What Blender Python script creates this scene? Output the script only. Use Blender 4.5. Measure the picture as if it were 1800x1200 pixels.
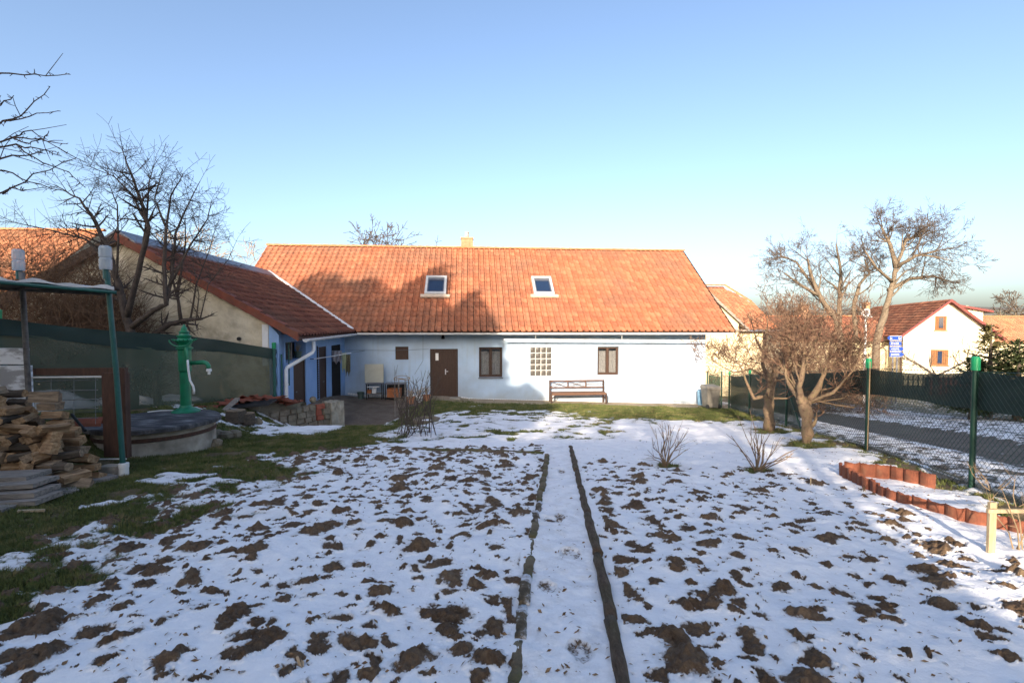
import bpy, bmesh, math, random
import numpy as np
from mathutils import Vector, Matrix
R = math.radians
random.seed(7)
for o in list(bpy.data.objects): bpy.data.objects.remove(o)
SC = bpy.context.scene
COL = SC.collection

# ---------------------------------------------------------------- camera, sky, sun
FPX = 850.0; PITCH = math.atan(30/850); CAMZ = 3.0
cam = bpy.data.objects.new('camera', bpy.data.cameras.new('camera'))
COL.objects.link(cam); SC.camera = cam
cam.data.sensor_width = 36; cam.data.lens = FPX/1800*36
cam.data.clip_start = .05; cam.data.clip_end = 3000
cam.location = (0, 0, CAMZ); cam.rotation_euler = (math.pi/2-PITCH, 0, 0)
SUN_AZ, SUN_EL = R(16), R(17)        # light travels toward +Y, turned toward +X
L = Vector((math.sin(SUN_AZ)*math.cos(SUN_EL), math.cos(SUN_AZ)*math.cos(SUN_EL), -math.sin(SUN_EL)))
W = bpy.data.worlds.new('World'); SC.world = W; W.use_nodes = True
nt = W.node_tree; bg = nt.nodes['Background']
sk = nt.nodes.new('ShaderNodeTexSky'); sk.sky_type = 'NISHITA'; sk.sun_disc = False
sk.sun_elevation = SUN_EL; sk.sun_rotation = math.pi+SUN_AZ
sk.air_density = .8; sk.dust_density = 3.0; sk.ozone_density = 1.3
nt.links.new(sk.outputs[0], bg.inputs[0]); bg.inputs[1].default_value = .13
sl = bpy.data.lights.new('sun', 'SUN'); sl.energy = 3.9; sl.angle = R(.6); sl.color = (1, .83, .64)
so = bpy.data.objects.new('sun', sl); COL.objects.link(so)
so.rotation_euler = L.to_track_quat('-Z', 'Y').to_euler(); so.location = (-20, -40, 30)
SC.view_settings.view_transform = 'Standard'; SC.view_settings.look = 'None'
SC.view_settings.exposure = 1.46; SC.view_settings.gamma = 1

# ---------------------------------------------------------------- pixel (of the 1800x1200 photo) to place
def ray(x, y):
    a = (x-900)/FPX; b = (600-y)/FPX
    d = Vector((a, math.cos(PITCH)+b*math.sin(PITCH), -math.sin(PITCH)+b*math.cos(PITCH)))
    return d/d.y
def at(x, y, Y): return Vector((0, 0, CAMZ))+ray(x, y)*Y
def sm(a, b, x):
    t = np.clip((np.asarray(x, float)-a)/(b-a), 0, 1); return t*t*(3-2*t)
def gz(x, y):
    """ground height"""
    x = np.asarray(x, float); y = np.asarray(y, float)
    yc = np.clip(y, -12, 60)
    z = 1.5-.077*yc-.03*(np.clip(x, -9, 14)+6.6)*np.clip((yc-8)/12, 0, 1)
    x0 = -5.9+(np.clip(y, 7, 14)-7)*.12
    z = z+.5*sm(0, 1.6, x0-x)*sm(5.5, 8, y)*(1-sm(15, 22, y))
    c = sm(-7.2, -5.4, x)*(1-sm(-3.2, -1.5, x))*sm(11.0, 13.8, y)*(1-sm(21, 24, y))
    z = z*(1-c)+.0*c
    return z
def g(x, y): return float(gz(x, y))
def ground_at(px, py):
    r = ray(px, py); k = 1.0
    while k < 80:
        if CAMZ+r.z*k < g(r.x*k, k): break
        k += .01
    return Vector((r.x*k, k, g(r.x*k, k)))

# house frame: s along the facade, t inward, z up
A5 = R(5); FV = Vector((math.cos(A5), math.sin(A5), 0)); NV = Vector((-math.sin(A5), math.cos(A5), 0)); HO = Vector((-2.82, 20, 0))
def H(s, t, z): return HO+FV*s+NV*t+Vector((0, 0, z))
def wall_at(px, py, t=0.0):
    r = ray(px, py); o = Vector((0, 0, CAMZ))-HO
    k = (t-o.dot(NV))/r.dot(NV); P = o+r*k
    return P.dot(FV), P.z
def wing_at(px, py, s=-4.0):
    r = ray(px, py); o = Vector((0, 0, CAMZ))-HO
    k = (s-o.dot(FV))/r.dot(FV); P = o+r*k
    return P.dot(NV), P.z

# ---------------------------------------------------------------- noise in numpy
_rs = np.random.RandomState(3); _perm = _rs.permutation(4096); _val = _rs.rand(4096)
def _h(i, j, s): return _val[_perm[(_perm[(i+s*131) & 4095]+j) & 4095]]
def vn(x, y, s=0):
    xi = np.floor(x).astype(np.int64); yi = np.floor(y).astype(np.int64)
    fx = x-xi; fy = y-yi; fx = fx*fx*fx*(fx*(fx*6-15)+10); fy = fy*fy*fy*(fy*(fy*6-15)+10)
    a = _h(xi, yi, s); b = _h(xi+1, yi, s); c = _h(xi, yi+1, s); d = _h(xi+1, yi+1, s)
    return (a+(b-a)*fx)*(1-fy)+(c+(d-c)*fx)*fy
def fbm(x, y, o=4, s=0):
    r = 0; a = .5; t = 0
    for k in range(o):
        r = r+a*vn(x*2**k+k*17.3, y*2**k-k*9.1, s+k); t += a; a *= .5
    return r/t
def bumps(x, y, cell, p, r0, r1, s, op=1.0):
    """scattered lumps in a jittered grid: returns (inside measure, <0 outside, 1 at centre; radius there)"""
    xi = np.floor(x/cell).astype(np.int64); yi = np.floor(y/cell).astype(np.int64)
    out = np.full(x.shape, -3.0); rad = np.full(x.shape, r0)
    for di in (-1, 0, 1):
        for dj in (-1, 0, 1):
            i = xi+di; j = yi+dj
            cx = (i+.15+.7*_h(i, j, s))*cell; cy = (j+.15+.7*_h(i, j, s+1))*cell
            rr = r0+(r1-r0)*_h(i, j, s+2)**1.7; on = _h(i, j, s+3)
            e = .5+.9*_h(i, j, s+4); th = _h(i, j, s+5)*3.14
            dx = x-cx; dy = y-cy
            u = dx*np.cos(th)+dy*np.sin(th); v = (-dx*np.sin(th)+dy*np.cos(th))/e
            f = 1-(u*u+v*v)/(rr*rr); f = np.where(on < p*op, f, -3.0)
            m = f > out; out = np.where(m, f, out); rad = np.where(m, rr, rad)
    return np.maximum(out, -3), rad

# ---------------------------------------------------------------- materials
def new_mat(name):
    m = bpy.data.materials.new(name); m.use_nodes = True; n = m.node_tree
    return m, n, n.nodes['Principled BSDF']
def N(n, t, **k):
    x = n.nodes.new(t)
    for a, b in k.items(): setattr(x, a, b)
    return x
def ramp(n, stops):
    r = n.nodes.new('ShaderNodeValToRGB'); e = r.color_ramp.elements
    while len(e) < len(stops): e.new(.5)
    for i, (p, c) in enumerate(stops):
        e[i].position = p; e[i].color = (*c, 1) if len(c) == 3 else c
    return r
def pbr(name, cols, scale=6, rough=.8, bump=.3, bscale=None, detail=6, stretch=(1, 1, 1), spec=.3, metal=0, dirt=None, dscale=1.2, bdist=.01, sharp=(.3, .7)):
    """cols: 2-3 colours spread by noise; dirt: (colour, amount)"""
    m, n, b = new_mat(name)
    tc = N(n, 'ShaderNodeTexCoord'); mp = N(n, 'ShaderNodeMapping'); mp.inputs['Scale'].default_value = stretch
    n.links.new(tc.outputs['Object'], mp.inputs[0])
    no = N(n, 'ShaderNodeTexNoise'); no.inputs['Scale'].default_value = scale; no.inputs['Detail'].default_value = detail
    no.inputs['Roughness'].default_value = .65
    n.links.new(mp.outputs[0], no.inputs[0])
    k = len(cols); a, z = sharp
    rp = ramp(n, [(a+(z-a)*i/max(1, k-1), c) for i, c in enumerate(cols)])
    n.links.new(no.outputs[0], rp.inputs[0]); out = rp.outputs[0]
    if dirt:
        n2 = N(n, 'ShaderNodeTexNoise'); n2.inputs['Scale'].default_value = dscale; n2.inputs['Detail'].default_value = 8
        n.links.new(tc.outputs['Object'], n2.inputs[0])
        r2 = ramp(n, [(.45, (0, 0, 0)), (.7, (dirt[1],)*3)]); n.links.new(n2.outputs[0], r2.inputs[0])
        mx = N(n, 'ShaderNodeMix', data_type='RGBA'); n.links.new(r2.outputs[0], mx.inputs['Factor'])
        n.links.new(out, mx.inputs['A']); mx.inputs['B'].default_value = (*dirt[0], 1); out = mx.outputs['Result']
    n.links.new(out, b.inputs['Base Color'])
    b.inputs['Roughness'].default_value = rough; b.inputs['Specular IOR Level'].default_value = spec; b.inputs['Metallic'].default_value = metal
    if bump:
        n3 = N(n, 'ShaderNodeTexNoise'); n3.inputs['Scale'].default_value = bscale or scale*4; n3.inputs['Detail'].default_value = 5
        n.links.new(mp.outputs[0], n3.inputs[0])
        bp = N(n, 'ShaderNodeBump'); bp.inputs['Strength'].default_value = bump; bp.inputs['Distance'].default_value = bdist
        n.links.new(n3.outputs[0], bp.inputs['Height']); n.links.new(bp.outputs[0], b.inputs['Normal'])
    return m
M = {}
M['blue_wall'] = pbr('blue_render', [(.40, .53, .69), (.47, .60, .76)], 1.5, .9, .25, 40, dirt=((.33, .37, .42), .55), dscale=.9)
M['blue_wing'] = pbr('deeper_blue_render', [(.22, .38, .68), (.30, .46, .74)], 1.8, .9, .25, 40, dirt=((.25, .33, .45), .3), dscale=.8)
M['cream_rough'] = pbr('rough_cream_plaster', [(.46, .39, .27), (.64, .56, .41), (.70, .63, .49)], 1.6, .95, .8, 9, dirt=((.26, .21, .14), .7), dscale=2.5, bdist=.04)
M['cream_wall'] = pbr('cream_render', [(.54, .46, .29), (.62, .54, .36)], .8, .9, .2, 20, dirt=((.6, .5, .34), .3))
M['pale_wall'] = pbr('pale_render', [(.60, .54, .39), (.67, .61, .46)], .8, .9, .2, 20)
M['white_trim'] = pbr('white_painted_metal', [(.66, .67, .68), (.8, .8, .8)], 5, .4, .1, 30, dirt=((.4, .38, .34), .3), dscale=3, spec=.5)
M['zinc'] = pbr('grey_sheet_metal', [(.10, .11, .14), (.19, .20, .23)], 3, .45, .1, 20, metal=.4)
M['brown_wood'] = pbr('dark_brown_painted_wood', [(.035, .018, .012), (.07, .036, .024)], 8, .55, .3, 30, stretch=(6, 6, .6), spec=.4)
M['painted_void'] = pbr('painted_dark_interior', [(.012, .010, .010), (.02, .018, .016)], 3, .95, 0)  # near-black colour paints in the darkness of interiors
M['red_brown'] = pbr('red_brown_paint', [(.045, .025, .018), (.10, .052, .036)], 6, .7, .3, 30, stretch=(3, 3, .7))
M['orange_wood'] = pbr('honey_wood', [(.15, .06, .02), (.23, .10, .032)], 6, .6, .2, stretch=(4, 4, .6))
M['bench_wood'] = pbr('weathered_bench_wood', [(.09, .045, .03), (.16, .09, .06)], 9, .7, .3, stretch=(.6, 4, 4))
M['grey_wood'] = pbr('weathered_grey_wood', [(.10, .09, .08), (.24, .215, .19), (.32, .29, .25)], 7, .9, .8, 20, stretch=(.5, 5, 5), bdist=.01)
M['stake_wood'] = pbr('fresh_stake_wood', [(.30, .23, .14), (.44, .36, .24)], 7, .8, .3, stretch=(6, 6, .6))
M['firewood'] = pbr('split_pale_wood', [(.13, .072, .038), (.32, .20, .105), (.52, .37, .22)], 5, .85, .6, 30, stretch=(1, 6, 6), dirt=((.12, .08, .05), .6), dscale=4, bdist=.008)
M['firewood_grey'] = pbr('split_weathered_wood', [(.11, .085, .062), (.24, .175, .115), (.38, .29, .20)], 5, .9, .6, 30, stretch=(1, 6, 6), bdist=.008)
M['bark'] = pbr('log_bark', [(.05, .04, .032), (.12, .095, .07)], 9, .95, 1, 14, stretch=(.7, 3, 3), bdist=.015)
M['edge_log'] = pbr('wet_edging_log', [(.04, .027, .018), (.09, .062, .042), (.15, .12, .085)], 9, .9, 1, 22, stretch=(3, .8, 3), dirt=((.055, .065, .02), .5), dscale=2.2, bdist=.02)
M['edge_block'] = pbr('mossy_edging', [(.07, .055, .035), (.14, .11, .07), (.2, .17, .12)], 11, .95, 1, 30, dirt=((.06, .075, .015), .75), dscale=2.5, bdist=.02)
M['tree_dark'] = pbr('dark_fruit_tree_bark', [(.045, .035, .03), (.11, .085, .07)], 14, .95, .8, 40)
M['tree_light'] = pbr('pale_grey_bark', [(.10, .078, .055), (.21, .165, .12)], 12, .95, .8, 40, bdist=.01)  # paler grey-brown bark colour
M['apple_bark'] = pbr('apple_tree_bark', [(.085, .055, .036), (.21, .145, .095), (.18, .15, .075)], 16, .95, 1, 30, bdist=.02)
M['twig_red'] = pbr('reddish_twigs', [(.11, .055, .042), (.23, .13, .085)], 20, .9, 0)
M['twig_tan'] = pbr('tan_twigs', [(.22, .15, .09), (.38, .28, .17)], 20, .9, 0)
M['twig_grey'] = pbr('grey_brown_twigs', [(.055, .043, .036), (.12, .092, .07)], 20, .9, 0)
M['twig_brown'] = pbr('rusty_brown_twigs', [(.09, .05, .032), (.20, .12, .07)], 20, .9, 0)
M['twig_red2'] = pbr('mixed_russet_twigs', [(.055, .03, .024), (.13, .075, .05), (.27, .19, .12)], 9, .9, 0)
M['twig_dark'] = pbr('dark_brown_twigs', [(.05, .038, .034), (.10, .075, .06)], 20, .9, 0)  # darker brown twig colour
M['green_metal'] = pbr('green_enamelled_metal', [(.005, .17, .075), (.01, .23, .11)], 5, .35, .15, 30, spec=.5, dirt=((.02, .09, .06), .5), dscale=6)
M['cap_green'] = pbr('bright_green_plastic_cap', [(.006, .22, .085), (.012, .30, .12)], 5, .45, 0, spec=.5)
M['post_green'] = pbr('dark_green_post_paint', [(.004, .028, .018), (.008, .048, .03)], 7, .45, .2, spec=.5)
M['post_teal'] = pbr('teal_green_pipe_paint', [(.005, .06, .055), (.015, .10, .09)], 7, .4, .2, spec=.5)
M['post_grey'] = pbr('flaking_grey_pipe', [(.06, .055, .055), (.2, .19, .18)], 9, .7, .3)
M['plastic_white'] = pbr('white_plastic', [(.7, .7, .68), (.8, .8, .78)], 5, .35, .1, spec=.5)
M['concrete'] = pbr('cast_concrete', [(.28, .24, .185), (.43, .385, .315), (.54, .50, .43)], 3.5, .92, .5, 25, dirt=((.13, .115, .09), .8), dscale=2.2)
M['concrete_dark'] = pbr('stained_concrete_lid', [(.025, .025, .028), (.08, .08, .085), (.27, .27, .28)], 2.6, .85, .6, 22, stretch=(1, 2.5, 1), bdist=.02)
M['paving'] = pbr('damp_paving', [(.07, .052, .04), (.13, .10, .08), (.18, .15, .12)], 2.2, .85, .6, 18, dirt=((.06, .05, .04), .7), dscale=1.4, bdist=.02)
M['pavement'] = pbr('pale_concrete_slabs', [(.22, .17, .12), (.36, .29, .21)], 3, .9, .5, 18, dirt=((.12, .12, .06), .5))
M['stone'] = pbr('rubble_stone', [(.11, .09, .065), (.22, .18, .13), (.30, .26, .20)], 4, .95, 1, 18, dirt=((.07, .08, .035), .7), dscale=2, bdist=.03)
M['brick'] = pbr('old_red_brick', [(.20, .05, .03), (.34, .11, .07)], 5, .95, .6, 20)
M['yellow_brick'] = pbr('yellow_brick', [(.30, .15, .08), (.42, .25, .15)], 8, .9, .5, 20)
M['terracotta'] = pbr('terracotta', [(.13, .045, .03), (.23, .08, .045), (.33, .14, .08)], 5, .9, .8, 20, dirt=((.09, .065, .045), .9), dscale=6)
M['terracotta_red'] = pbr('worn_red_tile', [(.17, .05, .033), (.27, .085, .05)], 5, .85, .4, 20, dirt=((.12, .07, .05), .6), dscale=3)  # plain red tile colour with brown patches
M['orange_cap'] = pbr('orange_ridge_tile', [(.42, .14, .055), (.54, .22, .10)], 4, .8, .3, 20, dirt=((.25, .2, .15), .4), dscale=3)
M['snow_lump'] = pbr('old_snow', [(.78, .80, .84), (.88, .89, .92)], 4, .7, .5, 14, bdist=.02)
M['tarp'] = pbr('pale_tarpaulin', [(.42, .44, .48), (.62, .63, .66)], 3, .6, .6, 12, bdist=.02)
M['black_sheet'] = pbr('black_roofing_sheet', [(.012, .012, .014), (.03, .03, .032)], 3, .6, .3)
M['black_metal'] = pbr('black_metal', [(.012, .012, .013), (.028, .028, .03)], 5, .5, .1)
M['board_cream'] = pbr('cream_board', [(.50, .48, .38), (.58, .56, .46)], 3, .7, .1, dirt=((.4, .36, .26), .4))
M['orange_box'] = pbr('orange_brown_crate', [(.32, .10, .035), (.44, .16, .06)], 5, .6, .2)
M['cloth_grey'] = pbr('grey_laundry', [(.30, .28, .31), (.48, .45, .48)], 6, .95, .3)
M['cloth_yellow'] = pbr('pale_yellow_laundry', [(.52, .55, .34), (.64, .66, .46)], 6, .95, .3)
M['cloth_dark'] = pbr('patterned_dark_laundry', [(.05, .06, .07), (.35, .30, .16)], 22, .95, .3)
M['bucket'] = pbr('dull_green_bucket', [(.06, .10, .085), (.10, .14, .12)], 4, .6, .2)
M['bin_grey'] = pbr('grey_bin_plastic', [(.16, .15, .13), (.24, .22, .19)], 4, .6, .1)
M['bin_blue'] = pbr('light_blue_plastic', [(.20, .38, .55), (.26, .45, .62)], 4, .5, .1)
M['bin_black'] = pbr('black_lid_plastic', [(.02, .02, .022), (.04, .04, .042)], 4, .5, .1)
M['sign_blue'] = pbr('blue_sign_face', [(.01, .05, .30), (.015, .06, .34)], 4, .5, 0, spec=.5)
M['mark_white'] = pbr('white_sign_paint', [(.75, .75, .75), (.8, .8, .8)], 4, .6, 0)
M['red_trim'] = pbr('dark_red_bargeboard', [(.10, .015, .015), (.17, .028, .024)], 5, .5, .1)
M['purple'] = pbr('violet_fabric', [(.05, .05, .22), (.09, .09, .32)], 4, .9, .2)
M['clay_pot'] = pbr('clay_pot', [(.36, .15, .08), (.46, .22, .12)], 4, .9, .2)
M['dry_plant'] = pbr('dried_plant', [(.28, .20, .12), (.55, .45, .33)], 12, .95, .2)
M['curtain'] = pbr('lace_curtain', [(.42, .42, .42), (.75, .74, .72)], 34, .95, .3, 60, sharp=(.4, .6))
M['wire'] = pbr('galvanised_wire', [(.16, .16, .16), (.28, .28, .27)], 8, .5, 0, metal=.5)
M['needles'] = pbr('conifer_needles', [(.020, .034, .012), (.05, .065, .02)], 3, .9, 0)
M['needles_bronze'] = pbr('bronze_green_needles', [(.05, .055, .018), (.14, .12, .045)], 1.2, .9, 0)  # bronze-green needles, paler than the plain ones
M['snow_board'] = pbr('snow_dusted_board', [(.34, .34, .35), (.75, .77, .8)], 2.2, .9, .6, 12, stretch=(1, 1, 3), sharp=(.45, .55))

def stain(m, zlo, zhi, col):
    n = m.node_tree; b = n.nodes['Principled BSDF']; src = b.inputs['Base Color'].links[0].from_socket
    tc = N(n, 'ShaderNodeTexCoord'); sp = N(n, 'ShaderNodeSeparateXYZ'); n.links.new(tc.outputs['Object'], sp.inputs[0])
    no = N(n, 'ShaderNodeTexNoise'); no.inputs['Scale'].default_value = 2.2; no.inputs['Detail'].default_value = 8; n.links.new(tc.outputs['Object'], no.inputs[0])
    a = N(n, 'ShaderNodeMath', operation='MULTIPLY_ADD'); n.links.new(no.outputs[0], a.inputs[0]); a.inputs[1].default_value = -.9; n.links.new(sp.outputs[2], a.inputs[2])
    r = N(n, 'ShaderNodeMapRange'); n.links.new(a.outputs[0], r.inputs[0]); r.inputs[1].default_value = zlo; r.inputs[2].default_value = zhi; r.inputs[3].default_value = .55; r.inputs[4].default_value = 0
    mp = N(n, 'ShaderNodeMapping'); mp.inputs['Scale'].default_value = (5, 5, .35); n.links.new(tc.outputs['Object'], mp.inputs[0])
    n2 = N(n, 'ShaderNodeTexNoise'); n2.inputs['Scale'].default_value = 1.0; n2.inputs['Detail'].default_value = 6; n.links.new(mp.outputs[0], n2.inputs[0])
    r2 = N(n, 'ShaderNodeMapRange'); n.links.new(n2.outputs[0], r2.inputs[0]); r2.inputs[1].default_value = .58; r2.inputs[2].default_value = .75; r2.inputs[4].default_value = .30
    mxx = N(n, 'ShaderNodeMath', operation='MAXIMUM'); n.links.new(r.outputs[0], mxx.inputs[0]); n.links.new(r2.outputs[0], mxx.inputs[1])
    mx = N(n, 'ShaderNodeMix', data_type='RGBA'); n.links.new(mxx.outputs[0], mx.inputs['Factor']); n.links.new(src, mx.inputs['A']); mx.inputs['B'].default_value = (*col, 1)
    n.links.new(mx.outputs['Result'], b.inputs['Base Color'])
stain(M['blue_wall'], -.35, .15, (.30, .30, .28)); stain(M['blue_wing'], -.5, 0.0, (.22, .25, .30)); stain(M['pale_wall'], -3.0, -1.0, (.5, .44, .33)); stain(M['cream_rough'], -1.0, .3, (.34, .29, .20))
def glassmat(name, tint=(.02, .03, .05), tr=.5):
    m, n, b = new_mat(name)
    b.inputs['Base Color'].default_value = (*tint, 1); b.inputs['Roughness'].default_value = .04; b.inputs['Specular IOR Level'].default_value = .8
    t = N(n, 'ShaderNodeBsdfTransparent'); mx = N(n, 'ShaderNodeMixShader'); mx.inputs[0].default_value = tr
    n.links.new(b.outputs[0], mx.inputs[1]); n.links.new(t.outputs[0], mx.inputs[2])
    n.links.new(mx.outputs[0], n.nodes['Material Output'].inputs[0]); return m
M['glass'] = glassmat('window_glass', (.02, .025, .03), .72)
M['glass_dark'] = glassmat('roof_window_glass', (.015, .03, .07), .05)
M['bottle'] = glassmat('cloudy_plastic_bottle', (.42, .48, .53), .38); M['bottle'].node_tree.nodes['Principled BSDF'].inputs['Roughness'].default_value = .25
M['glass_block'] = glassmat('glass_block', (.085, .08, .075), .0)
def clothmat(name, c1, c2, tr):
    m, n, b = new_mat(name)
    tc = N(n, 'ShaderNodeTexCoord'); no = N(n, 'ShaderNodeTexNoise'); no.inputs['Scale'].default_value = 1.3; no.inputs['Detail'].default_value = 7
    n.links.new(tc.outputs['Object'], no.inputs[0]); rp = ramp(n, [(.3, c1), (.7, c2)]); n.links.new(no.outputs[0], rp.inputs[0])
    n.links.new(rp.outputs[0], b.inputs['Base Color']); b.inputs['Roughness'].default_value = .85
    t = N(n, 'ShaderNodeBsdfTransparent'); mx = N(n, 'ShaderNodeMixShader'); 
    r2 = ramp(n, [(.35, (tr*.8,)*3), (.65, (tr*1.2,)*3)]); n.links.new(no.outputs[0], r2.inputs[0]); n.links.new(r2.outputs[0], mx.inputs[0])
    n.links.new(b.outputs[0], mx.inputs[1]); n.links.new(t.outputs[0], mx.inputs[2])
    n.links.new(mx.outputs[0], n.nodes['Material Output'].inputs[0]); return m
M['shade_net'] = clothmat('green_shade_net', (.07, .095, .062), (.115, .13, .085), .26)
M['shade_band'] = clothmat('dark_green_shade_band', (.012, .032, .026), (.022, .045, .036), .05)
M['shade_near_house'] = clothmat('thin_green_shade_net', (.03, .06, .035), (.05, .085, .05), .22)

def tilemat(name, c_lo, c_mid, c_hi, dirtc, dirt=.5, dscale=.5):
    m, n, b = new_mat(name)
    uv = N(n, 'ShaderNodeUVMap'); vm = N(n, 'ShaderNodeVectorMath', operation='FLOOR'); n.links.new(uv.outputs[0], vm.inputs[0])
    wn = N(n, 'ShaderNodeTexWhiteNoise', noise_dimensions='2D'); n.links.new(vm.outputs[0], wn.inputs['Vector'])
    rp = ramp(n, [(0, c_lo), (.5, c_mid), (1, c_hi)]); n.links.new(wn.outputs['Value'], rp.inputs[0])
    tc = N(n, 'ShaderNodeTexCoord')
    no = N(n, 'ShaderNodeTexNoise'); no.inputs['Scale'].default_value = dscale; no.inputs['Detail'].default_value = 9; no.inputs['Roughness'].default_value = .7
    n.links.new(tc.outputs['Object'], no.inputs[0]); r2 = ramp(n, [(.42, (0, 0, 0)), (.68, (dirt,)*3)]); n.links.new(no.outputs[0], r2.inputs[0])
    mx = N(n, 'ShaderNodeMix', data_type='RGBA'); n.links.new(r2.outputs[0], mx.inputs['Factor']); n.links.new(rp.outputs[0], mx.inputs['A']); mx.inputs['B'].default_value = (*dirtc, 1)
    # fine speckle of lichen
    n4 = N(n, 'ShaderNodeTexNoise'); n4.inputs['Scale'].default_value = 9; n4.inputs['Detail'].default_value = 6; n.links.new(tc.outputs['Object'], n4.inputs[0])
    r4 = ramp(n, [(.56, (0, 0, 0)), (.72, (.55,)*3)]); n.links.new(n4.outputs[0], r4.inputs[0])
    m4 = N(n, 'ShaderNodeMix', data_type='RGBA'); n.links.new(r4.outputs[0], m4.inputs['Factor']); n.links.new(mx.outputs['Result'], m4.inputs['A']); m4.inputs['B'].default_value = (dirtc[0]*.6, dirtc[1]*.6, dirtc[2]*.6, 1)
    n.links.new(m4.outputs['Result'], b.inputs['Base Color']); b.inputs['Roughness'].default_value = .8; b.inputs['Specular IOR Level'].default_value = .25
    bp = N(n, 'ShaderNodeBump'); bp.inputs['Strength'].default_value = .4; bp.inputs['Distance'].default_value = .01
    n.links.new(n4.outputs[0], bp.inputs['Height']); n.links.new(bp.outputs[0], b.inputs['Normal'])
    return m
M['tile_main'] = tilemat('orange_clay_tiles', (.265, .092, .05), (.325, .12, .064), (.385, .152, .084), (.17, .10, .07), .8)
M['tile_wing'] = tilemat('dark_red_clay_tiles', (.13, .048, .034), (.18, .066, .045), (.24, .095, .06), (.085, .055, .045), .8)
M['tile_house2'] = tilemat('faded_orange_tiles', (.27, .10, .055), (.34, .135, .075), (.41, .18, .10), (.22, .13, .085), .7)
M['tile_left'] = tilemat('old_brown_orange_tiles', (.20, .075, .038), (.29, .115, .058), (.36, .16, .085), (.14, .085, .055), .8, .9)
M['tile_house3'] = tilemat('brown_clay_tiles', (.13, .05, .032), (.20, .075, .045), (.32, .14, .08), (.12, .08, .06), .6)

def groundmat(name, soil, snowmix=True):
    m, n, b = new_mat(name)
    tc = N(n, 'ShaderNodeTexCoord')
    def noise(sc, det=6, ro=.6):
        x = N(n, 'ShaderNodeTexNoise'); x.inputs['Scale'].default_value = sc; x.inputs['Detail'].default_value = det; x.inputs['Roughness'].default_value = ro
        n.links.new(tc.outputs['Object'], x.inputs[0]); return x.outputs[0]
    def attr(a): x = N(n, 'ShaderNodeAttribute', attribute_name=a); return x.outputs['Fac']
    fine = noise(55, 5); mid = noise(7, 6); big = noise(1.1, 5)
    rs = ramp(n, [(.36, soil[0]), (.5, soil[1]), (.66, soil[2])]); av = N(n, 'ShaderNodeMath', operation='MULTIPLY_ADD'); n.links.new(noise(28, 8, .75), av.inputs[0]); av.inputs[1].default_value = .55
    av2 = N(n, 'ShaderNodeMath', operation='MULTIPLY'); n.links.new(noise(2.4, 8, .7), av2.inputs[0]); av2.inputs[1].default_value = .45; n.links.new(av2.outputs[0], av.inputs[2]); n.links.new(av.outputs[0], rs.inputs[0])
    rg = ramp(n, [(.30, (.045, .065, .018)), (.46, (.085, .11, .03)), (.58, (.15, .13, .055)), (.72, (.21, .155, .085))]); n.links.new(mid, rg.inputs[0])
    mg = N(n, 'ShaderNodeMix', data_type='RGBA'); n.links.new(attr('grs'), mg.inputs['Factor']); n.links.new(rs.outputs[0], mg.inputs['A']); n.links.new(rg.outputs[0], mg.inputs['B'])
    rw = ramp(n, [(.3, (.78, .80, .83)), (.7, (.91, .915, .925))]); n.links.new(mid, rw.inputs[0])
    # exposure of the soil through the snow, roughened at its edge
    ma = N(n, 'ShaderNodeMath', operation='MULTIPLY_ADD'); n.links.new(fine, ma.inputs[0]); ma.inputs[1].default_value = .9; ma.inputs[2].default_value = -.45
    ad = N(n, 'ShaderNodeMath', operation='ADD'); n.links.new(ma.outputs[0], ad.inputs[0]); n.links.new(attr('exp'), ad.inputs[1])
    mr = N(n, 'ShaderNodeMapRange'); mr.inputs[1].default_value = -.10; mr.inputs[2].default_value = .14; n.links.new(ad.outputs[0], mr.inputs[0])
    th = N(n, 'ShaderNodeMapRange'); th.inputs[1].default_value = -.75; th.inputs[2].default_value = -.05; th.inputs[4].default_value = .30; n.links.new(ad.outputs[0], th.inputs[0])
    mt = N(n, 'ShaderNodeMix', data_type='RGBA'); n.links.new(th.outputs[0], mt.inputs['Factor']); n.links.new(rw.outputs[0], mt.inputs['A']); mt.inputs['B'].default_value = (.42, .40, .38, 1)
    mx = N(n, 'ShaderNodeMix', data_type='RGBA'); n.links.new(mr.outputs[0], mx.inputs['Factor']); n.links.new(mt.outputs['Result'], mx.inputs['A']); n.links.new(mg.outputs['Result'], mx.inputs['B'])
    n.links.new(mx.outputs['Result'], b.inputs['Base Color'])
    b.inputs['Roughness'].default_value = .75; b.inputs['Specular IOR Level'].default_value = .25
    bst = N(n, 'ShaderNodeMapRange'); bst.inputs[3].default_value = .42; bst.inputs[4].default_value = 1; n.links.new(mr.outputs[0], bst.inputs[0])
    bp = N(n, 'ShaderNodeBump'); bp.inputs['Distance'].default_value = .03; n.links.new(bst.outputs[0], bp.inputs['Strength'])
    n.links.new(noise(30, 7, .7), bp.inputs['Height']); n.links.new(bp.outputs[0], b.inputs['Normal'])
    return m
M['ground'] = groundmat('snowy_soil_and_grass', ((.06, .037, .021), (.135, .09, .056), (.23, .165, .105)))
M['road'] = groundmat('snowy_gravel_road', ((.07, .058, .046), (.125, .105, .085), (.20, .175, .145)))
M['court'] = groundmat('damp_courtyard', ((.085, .06, .043), (.16, .12, .088), (.27, .22, .17)))

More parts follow.
